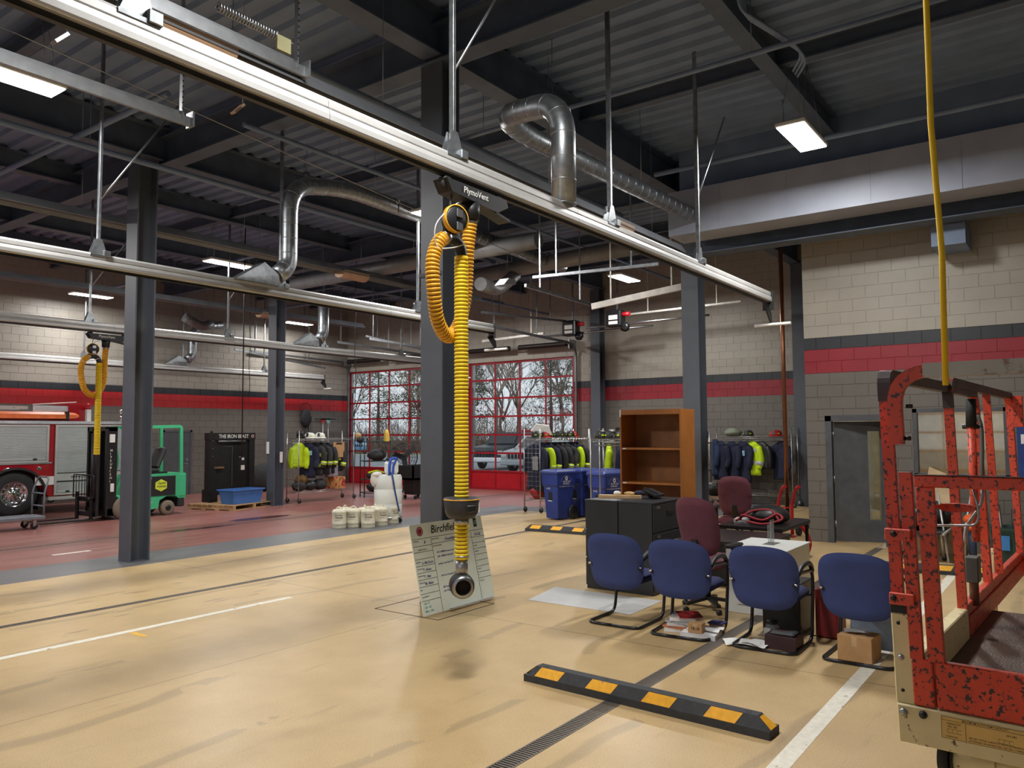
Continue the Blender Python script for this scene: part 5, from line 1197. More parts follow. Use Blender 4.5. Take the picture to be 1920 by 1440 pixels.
def helmet(label, P, rz, m, group='fire helmets on the racks', s=1.0):
    t = thing('fire_helmet', label, 'helmet', P, rz, group)
    MB().lathe([(.12 * s, .02), (.125 * s, .06), (.11 * s, .12), (.07 * s, .155), (.0, .165)], (0, 0, 0), 18).build('shell', m, t, True)
    b = MB(); n = 24; v = []
    for k_ in range(n):
        a = 2 * pi * k_ / n; e = 1.35 + .35 * max(0, -cos(a)); v += [(cos(a) * .115 * s, sin(a) * .115 * s, .035), (cos(a) * .13 * s * e, sin(a) * .125 * s * 1.3, .012), (cos(a) * .13 * s * e, sin(a) * .125 * s * 1.3, .004), (cos(a) * .11 * s, sin(a) * .11 * s, .02)]
    b.add(v, [(k_ * 4 + j, ((k_ + 1) % n) * 4 + j, ((k_ + 1) % n) * 4 + (j + 1) % 4, k_ * 4 + (j + 1) % 4) for k_ in range(n) for j in range(4)], True).build('brim', m, t, True)
    MB().prism([(.125 * s, -.035, .05), (.125 * s, .035, .05), (.10 * s, .03, .15), (.10 * s, -.03, .15)], (.008, 0, .002)).build('front_shield', mat('shield_black', (40, 40, 40), .5), t, True)
    for a in (.9, 2.2, 4.1, 5.4): MB().cbox((cos(a) * .121 * s, sin(a) * .121 * s, .075), Vector((-sin(a), cos(a), 0)) * .025, Vector((cos(a), sin(a), 0)) * .004, Z * .012, .001).build('reflector', lime, t, True)
    return t
hbk = mat('helmet_black', (44, 42, 40), .4); hrd = mat('helmet_red', (170, 30, 36), .4)
# --- rack A
RA = rack('silver rolling rack at the left holding white helmets and bright jackets', (14.6, 17.3, 0), 0, 1.95, .5)
def wp(t, x, y, z): return FR[t.name] @ Vector((x, y, z))
coat('neon yellow work jacket at the left end of the left rack', wp(RA, -.78, 0, 1.66), radians(60), hv, .70, .40, (), group=None, d=.13, seed=1, cat='jacket')
coat('dark navy coat with a light blue patch beside the neon jacket', wp(RA, -.5, 0, 1.66), radians(35), navy, 1.0, .5, (), group=None, patch=patchm, seed=2)
coat('black turnout coat with lime stripes, left of centre on the left rack', wp(RA, -.25, 0, 1.66), radians(25), char, .95, .56, (.3, .6), group=None, seed=3)
coat('black turnout coat with two lime bands in the middle of the left rack', wp(RA, 0.0, 0, 1.66), radians(20), char, .92, .56, (.35, .62), group=None, seed=4)
coat('dark turnout coat with a lime edge beside the brown cardboard sheet', wp(RA, .22, 0, 1.66), radians(10), char, .9, .52, (.4,), group=None, seed=5)
coat('short charcoal coat with a lime panel under the cardboard sheet', wp(RA, .5, 0, 1.6), radians(30), char, .8, .46, (.45,), group=None, seed=6)
helmet('white fire helmet left of its twin on the left rack', wp(RA, -.45, -.05, 1.735), radians(200), hvh, None, 1.15)
helmet('white fire helmet right of its twin on the left rack', wp(RA, -.1, -.05, 1.735), radians(215), hvh, None, 1.15)
p = wp(RA, -.75, 0, 1.735); t = thing('boot_pair', 'small black boots at the left end of the left rack shelf', 'boots', p)
for dx in (-.06, .06): MB().tube([(p.x + dx, p.y, p.z + .2), (p.x + dx, p.y, p.z + .05)], .045, 10).ell((p.x + dx, p.y - .05, p.z + .045), (.045, .11, .045)).build('boot', blk, t)
p = wp(RA, .42, -.24, 1.2); t = thing('cardboard_sheet', 'tan cardboard sheet hanging by clips from the left rack', 'cardboard', (p.x, p.y, p.z)); MB().box(p.x - .2, p.y - .01, p.z, p.x + .2, p.y, p.z + .42).build('sheet', cardb, t); MB().prism([(p.x - .12, p.y - .02, p.z + .37), (p.x + .12, p.y - .02, p.z + .37), (p.x + .08, p.y - .02, p.z + .41), (p.x - .08, p.y - .02, p.z + .41)], (0, .008, 0)).build('hanger_clip', blk, t)
p = wp(RA, .2, -.2, .325)
carton('patterned_box', 'red and yellow patterned carton on the left rack bottom shelf', (15.0, 17.15, .325), .3, .46, .33, 0, mat('patterned_carton', (206, 150, 90), .7, 0, .35, 9, wear=((170, 40, 40), .45, 5)), tape=False)
for i, (dx, m, s_) in enumerate(((-.8, char, .17), (-.45, blk, .18), (-.1, char, .2))):
    p = wp(RA, dx, -.05, .325); MB().ell((p.x, p.y, p.z + s_ * .7), (s_ * 1.1, .2, s_ * .75), 14, 9, .3 * i, .14, i).one('gear_bag', m, ['leftmost dark gear bundle on the left rack bottom shelf', 'round black gear bag second on the left rack bottom shelf', 'dark gear bag beside the patterned carton'][i], 'gear bag')
p = wp(RA, -.7, 0, .6); MB().ell(p, (.2, .16, .14), 12, 8, 0, .25, 9).one('netting_bundle', mat('brown_netting', (110, 84, 40), .9, 0, .3, 20), 'brown mesh bundle hanging under the neon jacket', 'netting', )
MB().box(14.7, 17.1, .66, 15.05, 17.3, .98, .02).one('grey_crate', mat('lilac_grey', (150, 146, 160), .7), 'pale grey case behind the coats of the left rack', 'case')
# --- rack B (dark shelf unit)
def shelf_unit():
    t = thing('wire_shelf_unit', 'dark green wire shelf with black bags near the left garage door', 'shelf', (16.6, 17.0, 0)); m = mat('dark_green_wire', (34, 58, 52), .5, .4)
    cs = [(15.95, 17.0), (16.6, 16.55), (16.3, 17.55), (17.0, 17.1)]
    for x, y in cs: MB().cyl((x, y, 0), (x, y, 1.78), .016, 8).build('post', m, t)
    for z in (.12, .52, 1.05, 1.62):
        b = MB(); a, b1, c, d = [Vector((x, y, z)) for x, y in cs]
        for p, q in ((a, b1), (b1, d), (d, c), (c, a)): b.cyl(p, q, .012, 6)
        if z < 1.5:
            for i in range(1, 12): b.cyl(a.lerp(b1, i / 12), c.lerp(d, i / 12), .004, 4)
        b.build('shelf', m, t)
shelf_unit()
MB().ell((16.5, 17.05, 1.235), (.36, .28, .18), 16, 10, .6, .08, 3).one('black_bag', char, 'black duffel bag on the upper dark green shelf', 'bag')
MB().ell((16.45, 17.05, .29), (.40, .26, .16), 16, 10, .6, .08, 4).one('black_bag', blk, 'black duffel bag on the lowest dark green shelf', 'bag')
t = thing('folded_turnout_gear', 'folded turnout gear with lime trim on the middle dark green shelf', 'gear', (16.4, 17.05, .53)); MB().ell((16.4, 17.05, .64), (.36, .24, .11), 14, 9, .6, .1, 5).build('gear', char, t); MB().tube(smooth([(16.1, 17.0, .71), (16.3, 16.9, .76), (16.5, 16.95, .75), (16.68, 16.95, .69)], 4), .03, 6).build('trim', lime, t)
t = thing('yellow_helmet', 'yellow cone shaped helmet stood on the dark green shelf post', 'helmet', (16.55, 16.6, 1.78)); MB().lathe([(.09, -.25), (.085, -.1), (.07, .0), (.04, .08), (.0, .11)], (16.55, 16.7, 1.88), 14).build('shell', mat('mustard', (214, 178, 70), .5), t)
t = thing('leather_helmet', 'black and tan helmet hung at the right end of the left rack', 'helmet', (15.7, 17.0, 1.6)); MB().ell((15.7, 17.0, 1.80), (.09, .09, .09), lump=.05).build('shell', tan, t); MB().ell((15.76, 16.98, 1.68), (.11, .08, .10), lump=.1).build('mask', blk, t)
# drum fan
t = thing('drum_fan', 'large round black floor fan before the left garage door', 'fan', (18.2, 17.6, 0)); c = Vector((18.2, 17.6, 1.1)); ax = Vector((-.75, -.6, .1)).normalized(); u = ax.cross(Z).normalized(); v = u.cross(ax)
for q in (-.08, .08):
    mb = MB()
    for r_ in (.12, .2, .28, .36, .42): mb.tube([c + ax * q * (1.2 - r_) + u * r_ * cos(a * pi / 16) + v * r_ * sin(a * pi / 16) for a in range(32)], .005, 4, closed=True)
    for a in range(16): mb.cyl(c + ax * q, c + ax * q * .8 + (u * cos(a * pi / 8) + v * sin(a * pi / 8)) * .42, .003, 4)
    mb.build('guard', blkm, t)
MB().tube([c + u * .44 * cos(a * pi / 16) + v * .44 * sin(a * pi / 16) for a in range(32)], .014, 8, closed=True).build('hoop', blkm, t)
for a in (.3, 2.4, 4.5): MB().cbox(c + (u * cos(a) + v * sin(a)) * .2, (u * cos(a) + v * sin(a)) * .17, (u * -sin(a) + v * cos(a)) * .08 + ax * .03, ax * .004, .002).build('blade', blk, t)
MB().cyl(c - ax * .1, c + ax * .06, .08).build('motor', blkm, t); MB().bar(c - ax * .12, (c.x - ax.x * .12, c.y - ax.y * .12, .05), .05).build('stand', blkm, t)
MB().lathe([(.0, 0), (.32, 0), (.32, .03), (.05, .07), (0, .07)], (c.x - ax.x * .12, c.y - ax.y * .12, 0), 24).build('base', blkm, t)
t = thing('utility_cart', 'black plastic utility cart behind the white drum', 'cart', (16.6, 15.6, 0)); b = MB(); b.box(16.2, 15.3, .55, 17.1, 15.9, .6).box(16.2, 15.3, .55, 16.24, 15.9, .95).box(17.06, 15.3, .55, 17.1, 15.9, .95).box(16.2, 15.3, .55, 17.1, 15.34, .95).box(16.2, 15.86, .55, 17.1, 15.9, .95); b.build('tray', blk, t); MB().box(16.35, 15.4, .12, 16.95, 15.8, .55, .02).build('body', blkm, t)
for x in (16.4, 16.95):
    for y in (15.4, 15.8): MB().lathe([(.0, -.015), (.055, -.018), (.055, .018), (0, .015)], (x, y, .056), 12, (0, 1, 0)).build('caster', blk, t)
MB().ell((16.7, 15.5, .68), (.3, .15, .1), lump=.15).one('green_bag', mat('dark_green_cloth', (40, 70, 62), .8), 'dark green bag inside the black utility cart', 'bag')
# --- rack C
RC_A = -5
RC = rack('long silver rolling rack of dark turnout coats behind the blue bins', (16.1, 10.40, 0), radians(RC_A), 1.95, .48)
for i, (dx, m, h, st, lab) in enumerate(((-.85, navy, 1.15, (), 'long navy coat seen through the wire end grid'), (-.62, navy, 1.0, (.25, .8), 'navy coat with a lime lapel, second from the grid end'), (-.40, navy, .95, (.55,), 'navy coat with a grey lime sleeve band, third from the grid end'),
        (-.14, char, .9, (), 'plain charcoal coat in the middle of the right rack'), (.08, char, .95, (.3, .6), 'charcoal turnout coat with two lime bands at the middle of the right rack'), (.3, char, .9, (.4,), 'charcoal turnout coat with low lime band on the right rack'), (.55, navy, .92, (), 'navy coat with neon sleeves, second from the far end of the right rack'), (.78, char, .85, (.62,), 'charcoal turnout coat with a high lime band at the far end of the right rack'))):
    coat(lab, wp(RC, dx, 0, 1.66), radians(RC_A + (10 if i else -5)), m, h, .58, st, group=None, seed=10 + i, sleeve_m=hv if i in (1, 6) else None)
for i in range(7):
    helmet(['first', 'second', 'third', 'fourth', 'fifth', 'sixth', 'seventh'][i] + ' dark fire helmet from the grid end on top of the right rack', wp(RC, -.75 + i * .24, .04 * (-1) ** i, 1.735), radians(150 + 23 * i), [hbk, hrd, hbk, hbk, hbk, hbk, hrd][i], 'dark helmets on top of the right rack')
p = wp(RC, -.62, 0, 1.9); MB().prism([p + Vector((-.15, .2, .0)), p + Vector((.12, -.22, -.1)), p + Vector((.1, -.16, .12)), p + Vector((-.06, .1, .16))], (.05, .04, .02)).one('white_face_shield', white, 'white curved shield leaning on top of the right rack', 'shield')
for i, (dx, m) in enumerate(((-.8, hrd), (-.5, mat('khaki', (120, 104, 64), .9)), (-.2, blk), (.2, char))):
    p = wp(RC, dx, 0, .325); MB().ell((p.x, p.y, p.z + .14), (.18, .16, .15), 12, 8, i, .2, 20 + i).one('gear_bag', m, ['red strapped gear bundle behind the wire end grid', 'khaki gear bundle on the right rack bottom shelf', 'black gear bundle hidden behind the nearest bin', 'charcoal gear bundle behind the bins'][i], 'gear bag')
p = wp(RC, -.98, -.1, 1.15); MB().cbox(p, Vector((.02, .09, 0)), Vector((.004, 0, 0)), Z * .16, .001).one('plastic_sleeve', acr, 'clear plastic sleeve hung on the wire end grid', 'sleeve')
RD_ = rack('empty silver rack standing left of the oak bookcase, posts in front of the blue bins', (12.95, 6.62, 0), radians(-84), 1.7, .42, False)
RF = rack('silver rack behind the blue bins holding the slim neon jackets', (16.25, 8.35, 0), radians(-58), 1.5, .42, False)
coat('neon yellow jacket with grey lining behind the two rack posts', wp(RF, -.62, 0, 1.62), radians(-58), hv, .98, .44, (.5,), silver, None, seed=31, cat='jacket')
coat('navy coat between the two neon jackets left of the bookcase', wp(RF, -.38, 0, 1.64), radians(-58), navy, .95, .52, (), group=None, seed=32)
coat('neon yellow jacket with dark hem right against the oak bookcase', wp(RF, -.14, 0, 1.62), radians(-58), hv, .85, .5, (.35,), char, None, seed=33, cat='jacket')
for i in range(5): helmet(['first', 'second', 'third', 'fourth', 'fifth'][i] + ' dark helmet from the post on the rack by the bookcase', wp(RD_, -.72 + i * .2, 0, 1.735), radians(170 + 30 * i), hbk, 'dark helmets left of the bookcase')
p = wp(RD_, -.3, 0, 1.735); carton('white_tray', 'small white tray on the rack next to the bookcase', (p.x, p.y + .2, p.z), .2, .16, .07, 0, white, False)
# --- back rack
RE = rack('silver coat rack against the far right wall behind the brass pole', (19.75, 6.85, 0), radians(-90), 2.1, .5, False)
for i, (dx, m, h, st, lab, kw) in enumerate(((-.85, navy, 1.05, (), 'long navy coat at the left end of the far rack', {}), (-.55, navy, 1.15, (), 'navy coat with small white lettering on the far rack', {}), (-.25, navy, 1.1, (), 'navy coat with a light blue patch on the far rack', dict(patch=patchm)), (.0, hv, .9, (.35, .7), 'neon yellow vest with silver bands on the far rack', dict(sm_=silver, cat='vest')), (.22, blk, .75, (), 'black bag like coat with pink straps on the far rack', {}), (.72, navy, 1.0, (), 'short navy coat behind the brass pole on the far rack', {}))):
    coat(lab, wp(RE, dx, 0, 1.66), radians(-90 + 62), m, h, .56, st, group=None, seed=40 + i, **kw)
p = wp(RE, .22, 0, 1.25) + Vector((-.11, .05, 0)); t = thing('pink_strap', 'pink zigzag strap on the black gear of the far rack', 'strap', p); MB().tube([p + Vector((0, -.12, .22)), p + Vector((0, .1, .2)), p + Vector((0, .02, .06)), p + Vector((0, .1, -.06)), p + Vector((0, -.12, -.08))], .012, 5).build('strap', mat('pink_strap', (210, 50, 90), .6), t)
MB().ell(wp(RE, -.5, 0, 1.84), (.2, .22, .11), 12, 8, 0, .15, 50).one('sage_cap', mat('sage_cloth', (130, 138, 120), .9), 'sage green cloth bundle on the far rack shelf', 'cloth')
helmet('black helmet on the far rack shelf left of the pole', wp(RE, -.1, 0, 1.735), 3, hbk, None)
helmet('red edged black helmet on the far rack shelf beside the brass pole', wp(RE, .6, 0, 1.735), 3, hrd, None, 1.2)
t = thing('side_shelf', 'black shelf unit of gear beside the bookcase column', 'shelf', (18.3, 7.9, 0))
for x in (18.0, 18.6):
    for y in (7.5, 8.3): MB().bar((x, y, 0), (x, y, 1.6), .03).build('post', steel, t)
for z in (.4, .9, 1.58): MB().box(18.0, 7.5, z, 18.6, 8.3, z + .02).build('shelf', blkm, t)
MB().ell((18.3, 7.75, 1.78), (.3, .3, .19), 12, 8, 0, .1, 60).one('blue_bag', mat('royal_blue_cloth', (30, 70, 160), .7), 'royal blue bag on top of the black shelf by the column', 'bag')
MB().ell((18.3, 7.9, .65), (.25, .3, .2), 12, 8, 0, .15, 61).one('black_bag', blk, 'black bag with white fittings on the shelf by the column', 'bag'); MB().box(18.05, 7.6, 1.0, 18.5, 8.2, 1.45, .03).one('black_case', blkm, 'black crate on the middle shelf by the column', 'case')
coat('dark blue coat draped at the left end of the far rack', wp(RE, -1.0, 0, 1.70), radians(-40), mat('slate_blue_cloth', (44, 58, 88), .9), 1.0, .3, (), group=None, seed=70)
# bench behind the far office chair
t = thing('work_bench', 'dark cluttered work bench behind the far maroon chair', 'bench', (14.0, 6.0, 0)); MB().box(13.55, 5.2, .66, 14.5, 6.5, .70).build('top', mat('worn_wood', (150, 124, 96), .7), t)
for x in (13.6, 14.45):
    for y in (5.25, 6.45): MB().bar((x, y, 0), (x, y, .66), .04).build('leg', blkm, t)
for i, (x, y, s_) in enumerate(((13.8, 5.5, .16), (14.1, 5.9, .14))): MB().ell((x, y, .70 + s_ * .7), (s_, s_ * 1.2, s_ * .75), 12, 8, 0, .2, 80 + i).one('gear_bag', blk, ['dark gear lump at the right end of the work bench', 'dark gear lump in the middle of the work bench'][i], 'gear bag')

# ================================================================ LEFT SIDE
# fire engine
fr_ = mat('fire_engine_red', (160, 22, 34), .2, 0, .03, 2, coat=.6); slat = mat('brushed_aluminium_slats', (186, 190, 190), .4, .35, .03, 3); dpl = mat('diamond_plate', (190, 192, 196), .3, .85, .12, 60, .5, 120)
Yt = 19.72
FE = thing('fire_engine', 'red and silver fire engine side at the left edge behind the platform cart', 'fire engine', (7.5, 20.9, 0))
b = MB(); b.box(4.2, Yt + .02, .55, 7.0, 22.0, 1.2).box(4.2, Yt + .02, 1.2, 10.55, 22.0, 2.16).box(8.5, Yt + .02, .42, 10.55, 22.0, 1.2).box(7.0, Yt + .25, .55, 8.5, 22.0, 1.2)
b.box(4.2, Yt + .5, 2.16, 9.45, 21.4, 2.42); b.box(9.1, Yt + .45, 2.16, 9.5, 21.4, 2.62); b.build('body', fr_, FE)
# red side panel with wheel arch
pts = [(6.4, Yt, .92), (6.4, Yt, 1.20), (8.55, Yt, 1.20), (8.55, Yt, .40)] + [(7.78 + .66 * cos(a), Yt, .50 + .62 * sin(a)) for a in [i * pi / 14 for i in range(0, 15)]]
MB().prism([p for p in pts if not (p[0] > 8.4 and p[2] < .5 and p[2] != .40)], (0, .03, 0)).build('arch_panel', fr_, FE)
MB().tube([(7.78 + .64 * cos(a), Yt - .02, .50 + .60 * sin(a)) for a in [i * pi / 18 for i in range(19)]], .035, 8).build('arch_trim', rubber, FE)
def shutter(x0, x1, z0, z1):
    f = MB(); f.box(x0 - .05, Yt - .03, z0 - .05, x0, Yt, z1 + .05).box(x1, Yt - .03, z0 - .05, x1 + .05, Yt, z1 + .05).box(x0, Yt - .03, z1, x1, Yt, z1 + .05).box(x0, Yt - .03, z0 - .05, x1, Yt, z0); f = f.build('shutter_frame', alum, FE)
    n = int((z1 - z0) / .036); vs = []; 
    for i in range(n + 1):
        z = z0 + (z1 - z0) * i / n; vs += [(x0, Yt - .004, z), (x1, Yt - .004, z), (x0, Yt - .014, z + .006), (x1, Yt - .014, z + .006), (x0, Yt - .014, z + .028), (x1, Yt - .014, z + .028)]
    m_ = len(vs) // 2 - 3; MB().add(vs, [(2 * i, 2 * i + 1, 2 * i + 3, 2 * i + 2) for i in range(m_)]).build('slats', slat, f)
    MB().box(x0 + .02, Yt - .03, z0 + .01, x1 - .02, Yt - .012, z0 + .05).build('lift_bar', alum, f)
    for x in (x0 + .25, x1 - .25): MB().box(x - .04, Yt - .05, z0 + .015, x + .04, Yt - .028, z0 + .05).build('latch', blk, f)
shutter(4.6, 6.3, 1.28, 2.06); shutter(6.45, 8.42, 1.28, 2.06); shutter(8.66, 10.40, .50, 2.06)
MB().box(6.3, Yt - .02, 1.2, 8.55, Yt, 1.235).build('diamond_ledge', dpl, FE); MB().box(4.2, Yt - .03, 2.13, 10.55, Yt + .4, 2.2).build('diamond_deck', dpl, FE)
MB().box(8.2, Yt - .008, .70, 8.62, Yt + .01, .90).build('white_stripe', white, FE)
MB().box(8.66, Yt - .032, .78, 10.40, Yt - .015, .96).build('lettering_band', alum, FE); tb = MB(); text('www.mountlaurelfire.org', (8.98, Yt - .034, .84), X, Z, .075, .002, 0, tb); tb.build('lettering', ink, FE)
MB().box(8.66, Yt - .034, .955, 10.4, Yt - .03, .975).box(8.66, Yt - .034, .765, 10.4, Yt - .03, .785).build('black_pinstripe', ink, FE)
MB().box(8.5, Yt + .0, .34, 10.55, Yt + .3, .42).build('step_edge', alum, FE)
for x, r_ in ((7.62, .10), (8.28, .05)): e = MB().ell((x, Yt - .005, 1.09), (r_, .012, .045), 16, 8).build('marker_plate', chrome, FE)
MB().tube(arc((8.6, Yt + .1, .35), X, Z, .07, 0, 2 * pi, 16), .016, 6).build('tow_eye', blkm, FE)
W_ = MB().lathe([(.29, -.16), (.42, -.17), (.50, -.14), (.53, -.09), (.53, .09), (.50, .14), (.42, .17), (.29, .16)], (7.78, Yt + .19, .53), 40, (0, 1, 0)).build('wheel', rubber, FE)
MB().lathe([(.0, -.10), (.10, -.10), (.12, -.06), (.20, -.05), (.22, -.10), (.28, -.155), (.30, -.16), (.30, -.08), (.2, .0), (0, .0)], (7.78, Yt + .19, .53), 36, (0, 1, 0)).build('rim', chrome, W_)
lg = MB()
for i in range(10): a = i * 2 * pi / 10; lg.cyl((7.78 + .16 * cos(a), Yt + .14, .53 + .16 * sin(a)), (7.78 + .16 * cos(a), Yt + .10, .53 + .16 * sin(a)), .018, 6)
lg.build('lug_nuts', chrome, W_); lg = MB()
for i in range(10): a = (i + .5) * 2 * pi / 10; lg.ell((7.78 + .235 * cos(a), Yt + .075, .53 + .235 * sin(a)), (.022, .012, .022), 8, 6)
lg.build('rim_holes', ink, W_)
MB().box(8.36, Yt + .2, .12, 8.44, Yt + .6, .6).build('mud_flap', rubber, FE)
org = mat('orange_rescue_board', (236, 118, 60), .4)
rb_ = MB().loft([[Vector((x, Yt + .2 + y * k, 2.33 + z * k)) for y, z in ((-.16, -.07), (.16, -.07), (.16, .03), (.08, .09), (-.08, .09), (-.16, .03))] for x, k in ((5.0, .9), (5.1, 1), (8.9, 1), (9.12, .75), (9.22, .25))], sm=False).one('rescue_sled', org, 'long orange rescue sled strapped on top of the fire engine', 'rescue sled')
MB().box(8.86, Yt + .02, 2.24, 8.93, Yt + .38, 2.435).build('strap', blk, rb_)
b = MB()
for y in (Yt + .5, Yt + .95): b.box(4.5, y, 2.48, 8.2, y + .03, 2.56)
x = 4.6
while x < 8.2: b.cyl((x, Yt + .5, 2.52), (x, Yt + .97, 2.52), .015, 6); x += .3
b.one('ladder', alum, 'aluminium ladder lying along the top of the fire engine', 'ladder')
MB().box(8.3, Yt + .48, 2.44, 9.42, Yt + .52, 2.58).build('hose_bed_rail', dpl, FE); MB().tube([(8.3, Yt + .5, 2.6), (9.3, Yt + .5, 2.68)], .012, 6).build('grab_rail', white, FE)
MB().cyl((9.5, Yt + .3, 2.5), (9.5, Yt + .3, 2.58), .06).ell((9.5, Yt + .3, 2.6), (.06, .06, .05)).build('red_beacon', redp, FE); MB().box(9.45, Yt + .25, 2.2, 9.55, Yt + .35, 2.5).build('beacon_post', white, FE)
MB().cyl((10.3, Yt + .2, 2.2), (10.3, Yt + .2, 2.42), .05).ell((10.3, Yt + .2, 2.45), (.08, .06, .06)).build('rear_spotlight', chrome, FE)
# platform cart
cg_ = mat('cart_grey', (112, 118, 126), .4, .2)
t = thing('platform_cart', 'grey steel platform cart with an end handle at the left edge', 'cart', (6.4, 17.1, 0)); MB().box(5.4, 16.85, .20, 7.22, 17.45, .26, .005).build('deck', cg_, t)
f = MB().tube(fillet([(7.2, 16.88, .24), (7.2, 16.88, .72), (7.30, 16.92, 1.02), (7.30, 17.40, 1.02), (7.2, 17.42, .72), (7.2, 17.42, .24)], .10, 6), .018, 8).build('handle_frame', cg_, t)
for z in (.45, .7): MB().cyl((7.2, 16.88, z), (7.2, 17.42, z), .015, 8).build('crossbar', cg_, t)
for x in (5.6, 7.05):
    for y in (16.93, 17.37):
        c = MB().lathe([(.02, -.02), (.06, -.022), (.072, -.01), (.072, .01), (.06, .022), (.02, .02)], (x, y, .073), 16, (0, 1, 0)).build('caster', rubber, t); MB().box(x - .03, y - .03, .08, x + .03, y + .03, .2).build('caster_fork', steel, c)
# forklift
gn = mat('forklift_green', (64, 176, 124), .4, 0, .04, 4)
t = thing('forklift', 'green electric forklift standing left of the wall door, mast to the left', 'forklift', (9.6, 17.7, 0)); y0, y1 = 17.25, 18.2
b = MB(); b.prism([(9.15, y0, .22), (9.15, y0, .5), (9.35, y0, .95), (10.25, y0, .97), (10.44, y0, .97), (10.48, y0, .85), (10.48, y0, .38), (10.30, y0, .38), (10.24, y0, .44), (10.02, y0, .45), (9.84, y0, .36), (9.8, y0, .18), (9.5, y0, .15)], (0, y1 - y0, 0)); b.box(8.9, y0 + .05, .2, 9.2, y1 - .05, .5); b.build('body', gn, t)
MB().box(10.28, y0 - .01, .40, 10.50, y1 + .01, .96, .03).build('counterweight', gn, t); MB().box(10.3, y0, .18, 10.46, y1, .38, .02).build('rear_bumper', rubber, t)
MB().box(9.50, y0 - .012, .46, 10.22, y0 + .002, .91, .005).build('battery_panel', blk, t); sg = mat('lime_sign', (206, 220, 60), .5)
hx = [(9.86 + .16 * cos(a), y0 - .014, .70 + .14 * sin(a)) for a in [pi / 2 + i * pi / 3 for i in range(6)]]; MB().prism(hx, (0, -.004, 0)).build('hexagon_sign', sg, t)
tb = MB(); text('CLARK', (9.78, y0 - .02, .73), X, Z, .045, .001, 0, tb); text('POWER', (9.76, y0 - .02, .65), X, Z, .045, .001, 0, tb); tb.build('sign_lettering', ink, t); tb = MB(); text('No Hands', (9.52, y0 - .014, .86), X, Z, .02, .001, 0, tb); tb.build('small_lettering', white, t)
f = MB(); 
for i in range(5): f.prism([(9.28 + i * .035, y0 - .002, .29), (9.31 + i * .035, y0 - .002, .27), (9.33 + i * .03, y0 - .002, .36), (9.30 + i * .03, y0 - .002, .38)], (0, -.002, 0))
f.build('flame_decal', mat('decal_yellow', (240, 190, 70), .5), t); tb = MB(); text('Hydro-flow', (9.46, y0 - .004, .31), X, Z, .03, .001, .2, tb); tb.build('side_lettering', white, t)
g = MB()
for y in (y0 + .04, y1 - .04): g.tube(fillet([(9.0, y, .9), (9.08, y, 2.03), (10.36, y, 2.06), (10.38, y, .97)], .06, 4), 1, prof=SQ(.07, .05), sm=False)
g.build('overhead_guard', gn, t); g = MB()
for i in range(7): g.bar((9.2 + i * .17, y0 + .04, 2.05), (9.2 + i * .17, y1 - .04, 2.05), .03)
g.build('guard_bars', gn, t); MB().box(9.25, y0 + .06, 1.98, 9.7, y0 + .1, 2.01).build('yellow_label', yel, t)
MB().box(9.45, 17.45, .97, 9.95, 17.95, 1.08, .04).build('seat_cushion', blk, t); MB().cbox((10.02, 17.7, 1.32), Vector((.04, 0, -.02)), Y * .22, Vector((.10, 0, .24)), .05).build('seat_back', blk, t); MB().box(9.4, 17.4, .96, 10.1, 18.0, 1.0).build('seat_plate', blkm, t)
MB().box(9.4, 17.5, 1.08, 9.55, 17.62, 1.2, .02).build('red_lever_box', redp, t)
for x, r_ in ((10.06, .17), (9.02, .24)):
    for y in (y0 + .08, y1 - .08): q = MB().lathe([(.06, -.07), (r_ * .8, -.075), (r_, -.05), (r_, .05), (r_ * .8, .075), (.06, .07)], (x, y, r_ + .001), 26, (0, 1, 0)).build('wheel', mat('dusty_tyre', (118, 104, 90), .85), t); MB().lathe([(0, -.08), (.05, -.085), (.09, -.06), (.09, .06), (0, .08)], (x, y, r_ + .001), 14, (0, 1, 0)).build('hub', blkm, q)
m_ = MB()
for y in (17.3, 17.55, 17.85, 18.1): m_.box(8.62, y, .08, 8.86, y + .07, 2.03)
m_.box(8.62, 17.3, 1.95, 8.86, 18.17, 2.05).box(8.62, 17.3, .1, 8.8, 18.17, .25); m_.build('mast', blkm, t); MB().box(8.36, 17.35, 1.0, 8.44, 18.05, 2.0).build('lift_cylinders', blkm, t) if False else MB().cyl((8.55, 17.72, .2), (8.55, 17.72, 1.9), .05).cyl((8.72, 17.5, .2), (8.72, 17.5, 1.85), .03).build('lift_cylinders', blk, t)
MB().box(8.60, 17.24, .1, 8.64, 17.32, 2.0).box(8.40, 17.26, .1, 8.46, 17.36, 2.02).build('outer_channel', blkm, t)
tb = MB(); s_ = 'MITSUBISHI'
for i, ch in enumerate(s_): text(ch, (8.70, 17.296, 1.50 - i * .075), X, Z, .05, .002).build('letter', white, t)
MB().box(8.68, 17.290, 1.70, 8.80, 17.298, 1.88).box(8.72, 17.290, .62, 8.80, 17.298, .80).build('warning_labels', white, t)
cr = MB(); cr.box(8.40, 17.3, .1, 8.48, 18.15, .2).box(8.40, 17.3, .42, 8.48, 18.15, .5); 
for y in (17.36, 18.0): cr.box(8.36, y, .05, 8.40, y + .1, .62)
cr.build('carriage', blkm, t)
for y in (17.36, 18.0): MB().box(7.35, y, .025, 8.40, y + .1, .055).build('fork', blkm, t)
br = MB().tube(fillet([(8.34, 17.25, .5), (8.34, 17.25, 1.0), (8.34, 18.15, 1.0), (8.34, 18.15, .5)], .05, 3), .014, 6)
for i in range(1, 7): br.cyl((8.34, 17.25 + i * .13, .5), (8.34, 17.25 + i * .13, 1.0), .009, 6)
br.cyl((8.34, 17.25, .52), (8.34, 18.15, .52), .012, 6).build('load_backrest', blkm, t)
